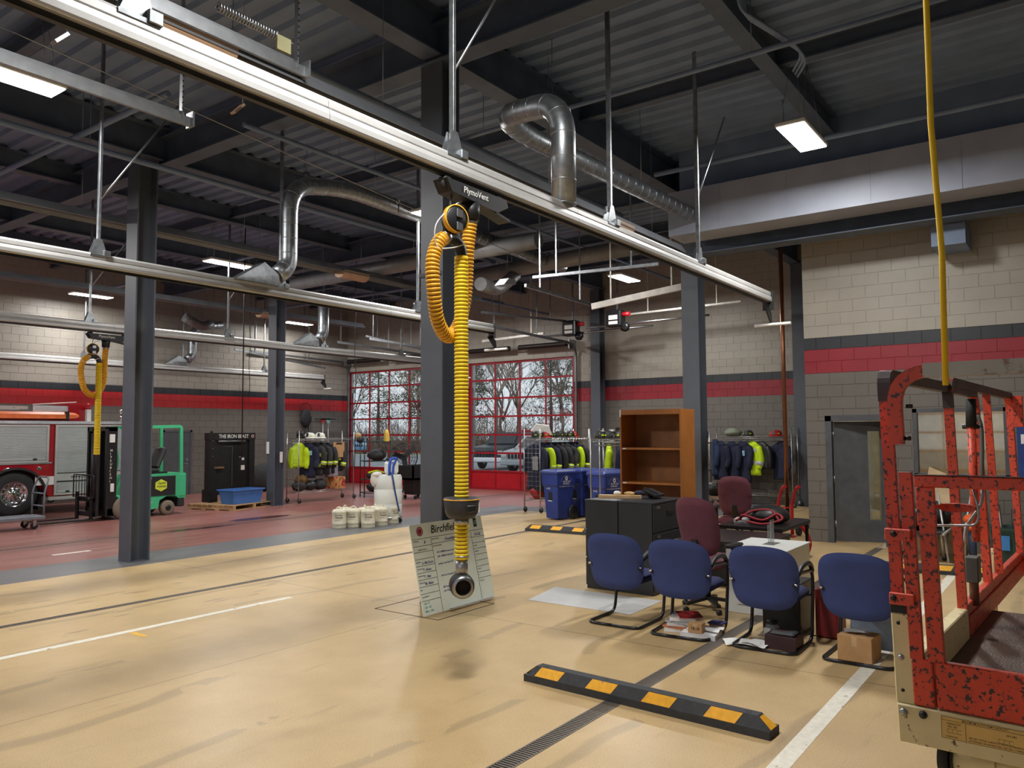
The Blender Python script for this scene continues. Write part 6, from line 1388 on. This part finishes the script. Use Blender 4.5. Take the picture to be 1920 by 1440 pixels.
MB().tube(smooth([(8.9, 17.5, 1.7), (8.95, 17.45, 1.3), (8.9, 17.5, .9)], 5), .03, 6).build('green_brace', gn, t)
# black door prop on pallet
wd_ = mat('pallet_wood', (176, 142, 102), .85, 0, .12, 6)
pl_ = thing('pallet', 'wooden pallet under the black door prop and blue tub', 'pallet', (12.05, 17.7, 0), radians(14)); 
for x in (-.72, 0, .72): MB().box(-.045 + x, -.72, .02, .045 + x, .72, .11).build('stringer', wd_, pl_, True)
for i in range(9): MB().box(-.78, -.72 + i * .165, .11, .78, -.72 + i * .165 + .12, .13).build('deck_board', wd_, pl_, True)
for i in range(4): MB().box(-.78, -.72 + i * .44, 0.0, .78, -.72 + i * .44 + .12, .02).build('bottom_board', wd_, pl_, True)
bp_ = mat('scuffed_black_steel', (36, 35, 35), .45, .3, .15, 6, wear=((120, 104, 88), .26, 2.5))
t = thing('forcible_entry_prop', 'black steel training door with white lettering across its header, on a pallet', 'training prop', (12.3, 18.15, .13)); x0, x1 = 11.63, 12.99; yy = 18.1
MB().box(x0, yy, .13, x0 + .2, yy + .2, 1.78).build('left_post', bp_, t); MB().box(x0 - .03, yy - .06, .131, x0 + .22, yy + .25, .45).build('post_foot', bp_, t); MB().box(x1 - .17, yy, .135, x1, yy + .2, 1.78).build('right_post', bp_, t)
MB().box(x0 - .01, yy - .01, 1.72, x1 + .01, yy + .21, 1.9).build('header', bp_, t); MB().box(x0 + .2, yy + .04, .3, x1 - .17, yy + .09, 1.72).build('door_leaf', bp_, t)
MB().cyl((x0 + .25, yy - .0, 1.68), (x1 - .3, yy - .0, 1.68), .03, 10).build('pipe', mat('grey_pipe', (110, 110, 112), .4, .5), t)
tb = MB(); text('THE IRON BEAST', (x0 + .26, yy - .013, 1.765), X, Z, .095, .002, 0, tb); tb.v = [Vector((x0 + .26 + (v.x - x0 - .26) * .86, v.y, v.z)) for v in tb.v]; tb.build('lettering', white, t)
MB().lathe([(.02, 0), (.045, 0)], (x1 - .08, yy - .014, 1.81), 14, (0, -1, 0)).build('star_emblem', mat('pale_pink_ink', (200, 150, 150), .6), t)
f = MB(); f.box(x0 + .42, yy + .03, 1.54, x0 + .7, yy + .04, 1.55).box(x0 + .69, yy + .03, .5, x0 + .70, yy + .04, 1.55); f.build('chalk_line', mat('dull_grey', (90, 88, 86), .7), t)
MB().box(x0 + .14, yy - .03, .98, x0 + .42, yy + .04, 1.03).build('bolt_bar', mat('worn_bronze', (150, 120, 90), .4, .7), t); MB().cyl((x0 + .12, yy + .1, 1.9), (x0 + .12, yy + .1, 1.96), .03).build('top_bolt', blkm, t)
for z in (1.5, 1.3, 1.7): MB().cyl((x0 + .1, yy - .012, z), (x0 + .1, yy + .01, z), .014, 8).build('bolt', steel, t)
t = thing('blue_tub', 'rectangular blue plastic tub on the front of the pallet', 'tub', (12.0, 17.3, .13)); mm = mat('blue_tub_plastic', (66, 116, 184), .5, 0, .04)
def tubm(c, m, t, w0, l0, w1, l1, h, rz=0):
    R_ = lambda a, b_, z: [Vector((c[0] + x * cos(rz) - y * sin(rz), c[1] + x * sin(rz) + y * cos(rz), c[2] + z)) for x, y in ((-a, -b_), (a, -b_), (a, b_), (-a, b_))]
    MB().loft([R_(w0, l0, 0), R_(w1, l1, h), R_(w1 + .03, l1 + .03, h), R_(w1 + .03, l1 + .03, h - .03), ], sm=False, cap=False).loft([R_(w0 - .01, l0 - .01, .01), R_(w1 - .01, l1 - .01, h)], sm=False, cap=False).add(R_(w0, l0, .005), [(0, 1, 2, 3)]).build('shell', m, t)
tubm((12.02, 17.28, .132), mm, t, .42, .22, .48, .27, .36, .1)
MB().box(13.3, 18.3, .0, 13.45, 18.7, .02).one('wedge', blk, 'small black wedge on the red floor right of the tub', 'wedge')
# column boxes
MB().box(12.80, 17.24, 1.35, 12.815, 17.34, 1.66).one('towel_dispenser', white, 'white curved holder on the left face of the distant column', 'dispenser'); MB().box(12.98, 17.0, 1.12, 13.06, 17.02, 1.4).one('paper_pouch', mat('pinkish_paper', (226, 214, 212), .8), 'small white pouch stuck on the dark side of the distant column', 'pouch')
# net, squeegees on left wall
t = thing('throw_bag_net', 'black net and straps hanging high on the left wall', 'net', (18.35, 22.55, 1.6)); MB().ell((18.32, 22.55, 2.42), (.24, .1, .32), 12, 8, 0, .1, 5).build('net', mat('black_mesh', (40, 42, 46), .9, 0, .3, 40), t)
MB().tube(arc((18.32, 22.58, 2.72), X, Z, .25, 0, pi, 10), .012, 5).tube([(18.3, 22.55, 2.15), (18.32, 22.55, 1.5)], .03, 6).tube([(18.42, 22.55, 2.15), (18.5, 22.55, 1.6)], .025, 6).build('straps', blk, t)
for i, x in enumerate((19.05, 19.3)):
    t = thing('floor_squeegee', ['left floor squeegee stood upside down by the corner', 'right floor squeegee stood upside down by the corner'][i], 'squeegee', (x, 22.5, 0)); MB().cyl((x, 22.5, 0), (x, 22.5, 2.3), .018, 8).build('handle', steel, t); MB().box(x - .35, 22.47, 2.38, x + .35, 22.53, 2.42).build('blade', blk, t); MB().prism([(x - .05, 22.49, 2.25), (x + .05, 22.49, 2.25), (x + .12, 22.49, 2.39), (x - .12, 22.49, 2.39)], (0, .03, 0)).build('head', [redp, mat('pale_teal', (0, 0, 0))][i], t)
MB().ell((16.0, 21.8, .45), (.55, .4, .46), 12, 8, 0, .06, 3).one('covered_equipment', char, 'dark covered bulk beside the left wall behind the column', 'cover')
MB().lathe([(.0, 0), (.06, 0), (.06, .2), (.02, .26), (0, .28)], (16.2, 21.5, .86), 10).one('spray_bottle', white, 'white bottle on the dark covered bulk', 'bottle')
# drum on dolly, sprayer, towel
drm = mat('white_drum_plastic', (222, 226, 222), .4, 0, .03); t = thing('plastic_drum', 'white plastic drum on a wheeled dolly beside the pails', 'drum', (11.82, 11.88, 0)); c = (11.82, 11.88, .14)
MB().lathe([(0, 0), (.27, 0), (.29, .03), (.29, .24), (.283, .255), (.29, .27), (.292, .55), (.283, .565), (.29, .58), (.288, .80), (.27, .84), (.27, .855), (0, .855)], c, 36).build('drum', drm, t)
dl = MB().lathe([(.0, .10), (.30, .10), (.30, .137), (0, .137)], (11.82, 11.88, 0), 28).build('dolly', steel, t)
for a in (.6, 2.2, 3.7, 5.3): x, y = 11.82 + .26 * cos(a), 11.88 + .26 * sin(a); MB().lathe([(0, -.014), (.043, -.014), (.043, .014), (0, .014)], (x, y, .045), 12, (0, 1, 0)).build('caster', blk, t)
t = thing('backpack_sprayer', 'white tank sprayer with blue harness standing on the white drum', 'sprayer', (11.85, 11.85, .995)); MB().box(11.72, 11.72, .996, 12.02, 11.95, 1.30, .06).build('tank', drm, t); MB().lathe([(0, 0), (.06, 0), (.06, .04), (0, .05)], (11.93, 11.84, 1.30), 14).build('cap', yel, t)
bl_ = mat('blue_harness', (40, 84, 190), .6); MB().tube(smooth([(11.66, 11.68, 1.0), (11.64, 11.66, 1.2), (11.70, 11.68, 1.32), (11.86, 11.68, 1.34), (11.78, 11.68, 1.2), (11.78, 11.69, 1.02)], 5), 1, prof=[(.028, .012), (-.028, .012), (-.028, -.012), (.028, -.012)]).build('harness', bl_, t)
MB().tube(smooth([(11.68, 11.66, 1.05), (11.67, 11.6, .98), (11.72, 11.585, .7), (11.80, 11.58, .4), (11.84, 11.57, .25)], 6), .016, 8).build('hose', mat('dark_blue_hose', (48, 74, 140), .5), t)
MB().cyl((11.95, 11.84, 1.34), (11.97, 11.86, 1.52), .012).build('pump_handle', blk, t); MB().lathe([(.0, 0), (.05, .0), (.05, .05), (0, .06)], (11.78, 11.84, 1.30), 12).build('small_cap', blk, t)
MB().ell((11.6, 11.98, 1.0), (.09, .12, .07), 12, 8, 0, .15, 2).ell((11.545, 12.02, .90), (.03, .10, .14), 10, 8, 0, .12, 3).one('towel', mat('cream_towel', (226, 220, 210), .95), 'cream towel draped over the left rim of the drum', 'towel')
# pails
def pail(label, x, y, rz):
    t = thing('pail', label, 'pail', (x, y, 0), rz); MB().lathe([(0, 0), (.135, 0), (.138, .02), (.138, .085), (.143, .09), (.138, .10), (.138, .30), (.143, .31), (.138, .33), (.12, .365), (.06, .375), (0, .372)], (0, 0, 0), 26).build('body', ivory, t, True)
    MB().tube(arc((0, 0, .36), X, Z, .055, .15, pi - .15, 8), .012, 6).build('handle', ivory, t, True)
    tb = MB(); rr = .1405
    def wrap(s_, z, h):
        b_ = MB(); text(s_, (0, 0, 0), X, Z, h, 0, 0, b_)
        for v in b_.v: a = -pi / 2 + (v.x - .09) / rr; tb.v.append(Vector((rr * cos(a), rr * sin(a), z + v.z)))
        n0 = len(tb.v) - len(b_.v); tb.f += [[i + n0 for i in f] for f in b_.f]; tb.sm += b_.sm
    wrap('Special Foam', .255, .020); wrap('TENDER', .20, .03); wrap('Class A  3%', .16, .015); tb.build('print', ink, t, True, kind='stuff'); return t
pp = [(638, 996), (664, 994), (690, 995), (714, 991), (735, 987), (655, 985), (685, 980), (706, 981)]; labs = ['leftmost ivory pail of the front row', 'second ivory pail from the left in the front row', 'middle ivory pail of the front row', 'fourth ivory pail from the left in the front row', 'rightmost ivory pail beside the drum dolly', 'ivory pail behind the two leftmost pails', 'ivory pail behind the middle one', 'ivory pail at the back next to the drum']
xy = [at(a, b_ - 6, z=0) for a, b_ in pp]; xy = [(p.x, p.y) for p in xy]
xy[5] = (xy[0][0] + .30, xy[0][1] + .20); xy[6] = (xy[2][0] + .12, xy[2][1] + .28); xy[7] = (xy[3][0] + .10, xy[3][1] + .27)
for it in range(60):          # settle the pails side by side
    for i in range(8):
        for j in range(i + 1, 8):
            dx, dy = xy[j][0] - xy[i][0], xy[j][1] - xy[i][1]; d = math.hypot(dx, dy)
            if d < .292: k2 = (.292 - d) / 2 / max(d, 1e-6); xy[i] = (xy[i][0] - dx * k2, xy[i][1] - dy * k2); xy[j] = (xy[j][0] + dx * k2, xy[j][1] + dy * k2)
p0_ = pail(labs[0], xy[0][0], xy[0][1], radians(-40))
for i in range(1, 8): copy_tree(p0_, None, (xy[i][0], xy[i][1], 0), radians(-70 + 17 * i), labs[i])
# ================================================================ SCISSOR LIFT (right foreground)
lo = mat('chipped_orange_paint', (218, 78, 52), .45, 0, .08, 7, wear=((58, 50, 52), .425, 58), bump=.1)
lod = mat('worn_dark_tube', (70, 62, 64), .5, .2, .25, 5, wear=((150, 60, 50), .36, 9)); lcr = mat('chipped_cream_paint', (222, 208, 160), .5, 0, .06, 6, wear=((110, 84, 66), .36, 26)); plate = mat('deck_plate', (92, 78, 70), .5, .4, .15, 5, .5, 90)
AN = radians(2.9); LU = Vector((cos(AN), -sin(AN), 0)); LR = Vector((-sin(AN), -cos(AN), 0)); P0 = at(1684, 1312, z=.96); P0z = Vector((P0.x, P0.y, 0))
F_ = lambda px, py, d=0.0: atp(px, py, P0 + LU * d, LU)
S_ = lambda px, py, o=0.0: atp(px, py, P0 + LR * o, LR)
TL_ = .027
Zt = (Z - LR * TL_).normalized()
def Q(u, r, z): return P0z + LU * u + LR * (r - TL_ * (z - .955)) + Z * z
LF = thing('scissor_lift', 'chipped orange and cream scissor lift platform in the right foreground', 'lift', (P0z.x + .9 * LU.x + .38 * LR.x, P0z.y + .9 * LU.y + .38 * LR.y, 0))
def lbox(name, u0, u1, r0, r1, z0, z1, m, parent=None, bev=.004):
    return MB().cbox((Q(u0, r0, z0) + Q(u1, r1, z1)) / 2, LU * abs(u1 - u0) / 2, LR * abs(r1 - r0) / 2, Zt * abs(z1 - z0) / 2, bev).build(name, m, parent or LF)
Wd, Ln = .78, 1.75
z_cb = F_(1690, 1386).z; z_top = .955
bmn = lbox('cream_bumper_beam', -.02, .03, 0, Wd, z_cb, z_top, lcr)
def r_of(px, py): q = F_(px, py); return (q - P0).dot(LR) + TL_ * (q.z - .955)
for (a, b_, rr_) in ((1694, 1334, .011), (1731, 1340, .011)):
    q = F_(a, b_, -.02); MB().lathe([(0, -.012), (rr_, -.010), (rr_ * 1.2, 0), (0, 0)], q, 16, LU).build('bolt', steel if a < 1700 else blkm, bmn)
# capacity plate with printing
q0, q1 = F_(1764, 1345, -.021), F_(1764, 1388, -.021); n_ = -LU
dp_ = MB().cbox(F_(1764, 1341, -.021) + LR * .19 + Z * -.035, LR * .19, Z * .034, LU * .0006, .0003).build('capacity_plate', mat('aged_yellow_label', (222, 186, 110), .6, 0, .06, 8), LF)
tb = MB(); TL = F_(1764, 1341, -.022); rt = LR
tb.bar(TL + Z * -.012, TL + rt * .38 + Z * -.012, .001, .0012, up=n_); tb.bar(TL + Z * -.001, TL + rt * .38 + Z * -.001, .001, .0012, up=n_); tb.bar(TL + rt * .07 + Z * -.012, TL + rt * .07 + Z * -.069, .001, .0012, up=n_); tb.bar(TL + rt * .001, TL + rt * .001 + Z * -.069, .001, .0012, up=n_); tb.bar(TL + Z * -.069, TL + rt * .38 + Z * -.069, .001, .0012, up=n_)
text('MAXIMUM PLATFORM CAPACITY', TL + rt * .06 + Z * -.009, rt, Z, .006, 0, 0, tb); text('CAPACITY', TL + rt * .016 + Z * -.024, rt, Z, .006, 0, 0, tb); text('500 LBS.', TL + rt * .018 + Z * -.033, rt, Z, .006, 0, 0, tb); text('2 PERSONS', TL + rt * .012 + Z * -.064, rt, Z, .005, 0, 0, tb)
text('500 LBS. TOTAL CAPACITY WITH EXTENSION', TL + rt * .078 + Z * -.056, rt, Z, .005, 0, 0, tb); text('EXTENDED OR RETRACTED  500 LBS. / 2 PERSONS', TL + rt * .078 + Z * -.065, rt, Z, .005, 0, 0, tb); text('250 LBS.', TL + rt * .18 + Z * -.026, rt, Z, .006, 0, 0, tb)
for a in (.018, .16):
    for k_ in range(3): b0_ = TL + rt * (a + k_ * .014) + Z * -.05; tb.bar(b0_, b0_ + rt * .012, .0008, .001, up=n_); tb.bar(b0_ + Z * .012, b0_ + rt * .012 + Z * .012, .0008, .001, up=n_); tb.bar(b0_, b0_ + Z * .012, .0008, .001, up=n_)
tb.build('printing', ink, dp_)
# cream corner post with cap
zc1 = F_(1680, 1148).z; w_c = .062
cp = lbox('cream_corner_post', -.01, .05, -.004, w_c, z_top, zc1, lcr)
zc2 = F_(1680, 1130).z; lbox('post_cap', -.012, .052, -.006, w_c + .002, zc1, zc2, rubber)
for (a, b_) in ((1684, 1168), (1693, 1294)): q = F_(a, b_, -.0105); MB().lathe([(0, -.0005), (.006, -.0005), (.006, .001)], q, 10, LU).build('hole', ink, cp)
q = F_(1689, 1232, -.01); MB().lathe([(0, -.010), (.008, -.008), (.011, 0), (0, 0)], q, 12, LU).build('bolt', steel, cp)
# deck + toe boards
lbox('deck', .03, Ln, .0, Wd, z_top - .03, z_top, plate, bev=.002)
zt = F_(1780, 1243).z; rA = r_of(1753, 1290); lbox('front_toe_board', -.012, .02, rA + .005, Wd, z_top + .004, zt, lo)
lbox('hinge_plate', -.016, .012, r_of(1714, 1290), rA, z_top + .004, zt + .004, lo)
uE = (S_(1794, 1175) - P0).dot(LU); uF = (S_(1832, 760) - P0).dot(LU); uG = (S_(1893, 790) - P0).dot(LU); zE = S_(1806, 1127).z
lbox('left_toe_board', uE, uG + .05, 0.0, .035, z_top, zE, lo); lbox('left_toe_board', uE + .05, uG, .035, .045, z_top - .01, z_top + .08, lo)
lbox('rear_toe_board', uG + .02, uG + .05, .03, Wd, z_top, zE - .02, lo)
lbox('left_side_sill', .05, uE, .0, .05, z_top, z_top + .13, lcr)
tw = .037
def rt_(pts, m, name, w_=tw, r_=.05, par=None): return MB().tube(fillet(pts, r_, 6), 1, prof=SQ(w_, w_), sm=False, up=None).build(name, m, par or LF)
# outer left post A + rail receding to F
zA = S_(1671, 700).z - .01; zb = zc2
rA_ = r_of(1662, 800)
rt_([Q(.012, rA_, zb), Q(.012, rA_, zA), Q(uF, rA_, zA), Q(uF, .02, zE)], lo, 'left_guard_rail', r_=.10)
MB().tube(fillet([Q(.012, rA_, zA - .09), Q(.012, rA_, zA + .0008), Q(uF - .03, rA_, zA + .0008)], .10, 6), 1, prof=SQ(tw + .004, tw + .004), sm=False).build('worn_rail_grip', lod, LF)
# taller rail E - G
zE2 = S_(1776, 712, .03).z; 
rt_([Q(uE, .03, z_top + .02), Q(uE, .03, zE2), Q(uG, .03, zE2), Q(uG, .03, zE)], lo, 'inner_guard_rail', r_=.09)
MB().tube(fillet([Q(uE, .03, zE2 - .12), Q(uE, .03, zE2 + .0008), Q(uG, .03, zE2 + .0008), Q(uG, .03, zE2 - .03)], .09, 6), 1, prof=SQ(tw + .004, tw + .004), sm=False).build('worn_rail_grip', lod, LF)
rt_([Q(uF + .32, .03, zE2), Q(uF + .32, .03, zE)], lo, 'guard_post')
# bent front top rail B
rB = r_of(1683, 800); zB0 = F_(1690, 833, -.03).z; zB = F_(1760, 694, -.03).z
rt_([Q(-.035, rB + .004, zB0), Q(-.035, rB + .004, zB), Q(-.035, Wd - rB - .004, zB), Q(-.035, Wd - rB - .004, zB0)], lo, 'front_top_rail', .042, .13)
rt_([Q(-.0355, rB + .10, zB + .0004), Q(-.0355, .60, zB + .0004)], mat('bare_scuffed_rail', (140, 118, 112), .5, .2, .1, 6, wear=((176, 176, 168), .5, 5)), 'scuffed_patch', .0465, .01)
for (a, b_) in ((1694, 833 - 11), (1697, 762)): q = F_(a + 2, b_, -.03); MB().cyl(q, q + LR * .02, .007, 6).build('bolt', blkm, LF)
# right side mirrors of the rails (outside the frame at the right)
rt_([Q(.012, Wd - .022, z_top), Q(.012, Wd - .022, zA), Q(uF, Wd - .022, zA), Q(uF, Wd - .022, zE)], lo, 'right_guard_rail', r_=.10)
rt_([Q(uG, Wd - .03, zE), Q(uG, Wd - .03, zE2), Q(uG, .03 + .12, zE2), Q(uG, .15, zE2 - .22)], lo, 'rear_guard_rail', r_=.1)
rt_([Q(uG, .15, zE2 - .62), Q(uG, .15, z_top)], lo, 'rear_post')
MB().cbox(Q(uG - .01, .075, zE2 - .10), LU * .02, LR * .03, Z * .10, .003).build('rail_bracket', lo, LF)
# posts C and D
rC = r_of(1705, 1000); zC = F_(1700, 885).z; rt_([Q(0, rC, zt), Q(0, rC, zC)], lo, 'gate_post', .038)
q = F_(1690, 1001); MB().cbox(Q(-.03, (r_of(1663, 1001) + r_of(1712, 1001)) / 2, q.z), LR * (r_of(1712, 1001) - r_of(1663, 1001)) / 2, LU * .006, Z * .020, .003).build('hinge_strap', lo, LF)
q = F_(1690, 1120); MB().cbox(Q(-.03, (r_of(1672, 1120) + r_of(1718, 1120)) / 2, q.z), LR * (r_of(1718, 1120) - r_of(1672, 1120)) / 2, LU * .006, Z * .020, .003).build('hinge_strap', lo, LF)
for b_ in (1001, 1121): q = F_(1675, b_, -.036); MB().lathe([(0, -.008), (.009, -.007), (.011, 0), (0, 0)], q, 12, LU).build('bolt', blkm, LF)
rD = r_of(1748, 1110); zM = F_(1800, 904).z; lbox('gate_mid_rail', -.024, .02, r_of(1716, 904), Wd - .03, zM - .020, zM + .020, lo)
lbox('rail_worn_edge', -.0245, .021, r_of(1716, 904), Wd - .031, zM + .0195, zM + .0215, blkm); lbox('rail_worn_end', -.025, .021, .50, Wd - .031, zM - .0205, zM + .021, lod)
rt_([Q(0, rD, zt), Q(0, rD, zM - .02)], lo, 'gate_post', .046)
lbox('latch_plate', -.026, -.012, r_of(1721, 950), r_of(1757, 950), F_(1740, 986).z, zM - .018, lo)
# grip lever, latch blade, rods, junction box
a0, a1 = atp(1826, 905, P0 + LU * (uF - .1), LU), atp(1821, 800, P0 + LU * (uF - .1), LU); a2 = atp(1820, 748, P0 + LU * (uF - .1), LU)
MB().cyl(a0 - Z * .3, a1, .02, 14).build('lever_tube', lo, LF); MB().cyl(a1, a2, .025, 16).build('lever_grip', rubber, LF); MB().cyl(a1 - LR * .04, a1 + LR * .05, .012, 8).build('lever_clamp', blkm, LF)
MB().tube(smooth([a1 + LR * .03 + Z * .06, a1 + LR * .045 - Z * .02, a1 + LR * .04 - Z * .2, a1 + LR * .03 - Z * .32], 5), .012, 6).build('cable', mat('grey_cable', (110, 108, 104), .6), LF)
c0 = F_(1794, 951, .12); MB().loft([[c0 + LR * x * k0 + LU * 0 + Vector((0, 0, z * k1)) + LU * u_ for x, z, u_ in ((0, -.008, 0), (0, .008, 0), (0, .008, .02), (0, -.008, .02))] if False else [c0 + LR * k0 + Z * (z * k1) + LU * u_ for z, u_ in ((-.018, 0), (.012, 0), (.012, .03), (-.018, .03))] for k0, k1 in ((-.065, .2), (-.045, .8), (0, 1), (.045, .7), (.062, .3))], sm=False).build('latch_blade', lo, LF)
MB().tube(fillet([F_(1745, 985, .05), F_(1832, 985, .05), F_(1836, 960, .05), F_(1822, 908, .05)], .02, 4), .004, 6).build('latch_wire', steel, LF)
MB().tube(fillet([F_(1842, 912, .2), F_(1842, 945, .2), F_(1812, 985, .2), F_(1812, 1040, .2)], .03, 4), .006, 6).build('bent_rod', steel, LF)
jb = atp(1812, 1042, P0 + LU * (uE + .25), LU); jc = atp(1838, 1092, P0 + LU * (uE + .25), LU); MB().cbox((jb + jc) / 2, LR * (jc - jb).dot(LR) / 2, LU * .04, Z * (jb.z - jc.z) / 2, .004).build('junction_box', mat('box_grey', (92, 94, 90), .5, .3), LF)
MB().cyl(Vector((((jb + jc) / 2).x, ((jb + jc) / 2).y, z_top + .1)), (jb + jc) / 2, .02).build('box_post', mat('rusty_steel', (120, 84, 64), .7), LF)
q = S_(1858, 1000, -.015); MB().cyl(Vector((q.x, q.y, z_top - .1)), Vector((q.x, q.y, z_top + .25)), .018, 10).build('cream_tube', lcr, LF)
# folded scissor stack, chassis, wheels
for k_ in range(4):
    z = .50 + k_ * .085
    for r_ in (.12, .62): MB().bar(Q(.12, r_ + .03 * (k_ % 2), z), Q(Ln - .15, r_ + .03 * (k_ % 2), z + .07 * (-1) ** k_), .035, .06).build('scissor_arm', lcr, LF)
    MB().cyl(Q(.14, .10, z), Q(.14, .70, z), .03, 12).build('cross_tube', lcr, LF)
MB().cyl(Q(.06, .14, z_cb - .045), Q(.06, .74, z_cb - .045), .038, 16).build('guide_tube', lcr, LF)
for r_ in (.14, .26, .33, .42): MB().cyl(Q(.06, r_, z_cb - .045), Q(.06, r_ + .008, z_cb - .045), .045, 16).build('tube_collar', blkm if r_ < .2 else lcr, LF)
MB().cyl(Q(.05, .105, z_cb - .045), Q(.05, .135, z_cb - .045), .045, 18).build('guide_roller', rubber, LF)
lbox('chassis', .1, Ln - .05, .06, Wd - .06, .12, .46, mat('chassis_grey', (70, 72, 74), .5, .2, .1)); 
for u_ in (.28, Ln - .3):
    for r_ in (.05, Wd - .05): MB().lathe([(0, -.055), (.12, -.055), (.16, -.04), (.16, .04), (.12, .055), (0, .055)], Q(u_, r_, .161), 26, LR).build('wheel', rubber, LF)

# ================================================================ BEHIND THE LIFT
t = thing('gear_stretcher', 'low folding stretcher loaded with black bags behind the lift rails', 'stretcher', (13.0, 1.9, 0))
for y in (2.35, 1.65): MB().tube([(12.4, y, .42), (13.55, y, .42)], .018, 8).build('side_rail', alum, t)
for x, s_ in ((12.55, .25), (13.3, -.25)):
    for y in (2.3, 1.7): MB().cyl((x, y, .42), (x + s_, y, .03), .014, 8).build('leg', alum, t); MB().ell((x + s_, y, .035), .035).build('leg_foot', blk, t)
MB().box(12.45, 1.66, .41, 13.5, 2.34, .44, .005).build('bed', blk, t)
for i, (x, y, z, r_, m, lab) in enumerate(((12.7, 2.1, .44, (.28, .26, .16), blk, 'black gear bag at the near end of the folding stretcher'), (13.2, 1.9, .44, (.26, .28, .2), char, 'charcoal gear bag at the far end of the folding stretcher'))):
    MB().ell((x, y, z + r_[2] * .9), r_, 14, 9, .3 * i, .08, 90 + i).one('gear_bag', m, lab, 'gear bag')
t = thing('folded_papers', 'tan folded cardboard sheets standing before the office window', 'cardboard', (13.4, 1.8, .8)); 
MB().prism([(13.5, 2.2, .002), (13.5, 1.5, .002), (13.7, 1.75, 1.2), (13.7, 1.98, 1.3)], (.02, 0, 0)).build('sheet', mat('tan_sheet', (206, 180, 144), .9), t)
t = thing('orange_tool', 'orange capped tool between the lift posts, on the floor by the wall', 'tool', (12.9, 1.35, 0)); MB().cyl((12.9, 1.35, 0), (12.9, 1.35, .55), .05).build('body', mat('blue_grey', (60, 76, 110), .6), t); MB().ell((12.9, 1.35, .6), (.11, .11, .08)).ell((12.9, 1.35, .48), (.11, .11, .05)).build('orange_cap', mat('orange_cone', (0, 0, 0)), t)
for i, y in enumerate((1.5, 1.62)):
    MB().cyl((12.7 - i * .1, y, .001), (12.95, y - .15 + .3 * i, .95), .014, 8).one('aluminium_pole', alum, ['left leaning aluminium pole behind the lift rails', 'right leaning aluminium pole behind the lift rails'][i], 'pole')
t = thing('tool_crate', 'clear green crate of tools by the wall at the right', 'crate', (13.2, .7, 0)); mcr = mat('clear_green_crate', (52, 84, 76), .25, alpha=.75); tubm((13.15, .75, .001), mcr, t, .22, .33, .26, .38, .5)
MB().box(12.87, .9, .2, 12.88, 1.0, .4).build('blue_note', mat('blue_tape_note', (70, 140, 210), .6), t)
for i, (dx, dy, h) in enumerate(((.0, .1, .75), (.05, -.05, .85), (-.1, -.2, .7), (.1, .25, .8))):
    MB().cyl((13.15 + dx, .75 + dy, .1), (13.15 + dx * 1.4, .75 + dy * 1.2, h), .02, 8).one('hand_tool', [blk, steel, blk, steel][i], ['short black tool handle in the green crate', 'tall chrome tool handle in the green crate', 'lowest black tool handle in the green crate', 'chrome tool handle nearest the orange tool'][i], 'tool')
t = thing('wall_poster', 'blue and white sign on the wall at the right edge of the picture', 'sign', (13.82, .6, 1.2)); MB().box(13.825, -.2, 1.15, 13.84, .82, 1.95).build('board', mat('blue_poster', (34, 62, 130), .5), t); MB().box(13.818, -.15, 1.66, 13.825, .77, 1.80).box(13.818, .4, 1.22, 13.825, .74, 1.38).build('white_areas', paper, t)
# small wall fittings
MB().box(12.835, 5.42, 1.28, 12.86, 5.47, 1.42).one('light_switch', white, 'small white switch on the bookcase column', 'switch')
MB().box(20.33, 10.3, 1.1, 20.39, 11.1, 2.0).one('wall_panel', blkm, 'dark electrical panel on the wall left of the bookcase', 'electrical panel')
MB().box(20.3, 11.15, 1.6, 20.39, 11.3, 1.95).one('wall_phone', white, 'white wall device beside the dark electrical panel', 'wall device')
MB().box(20.345, 17.7, 1.0, 20.39, 17.9, 1.3).one('wall_switch_box', steel, 'small steel switch box between the garage doors', 'switch box')
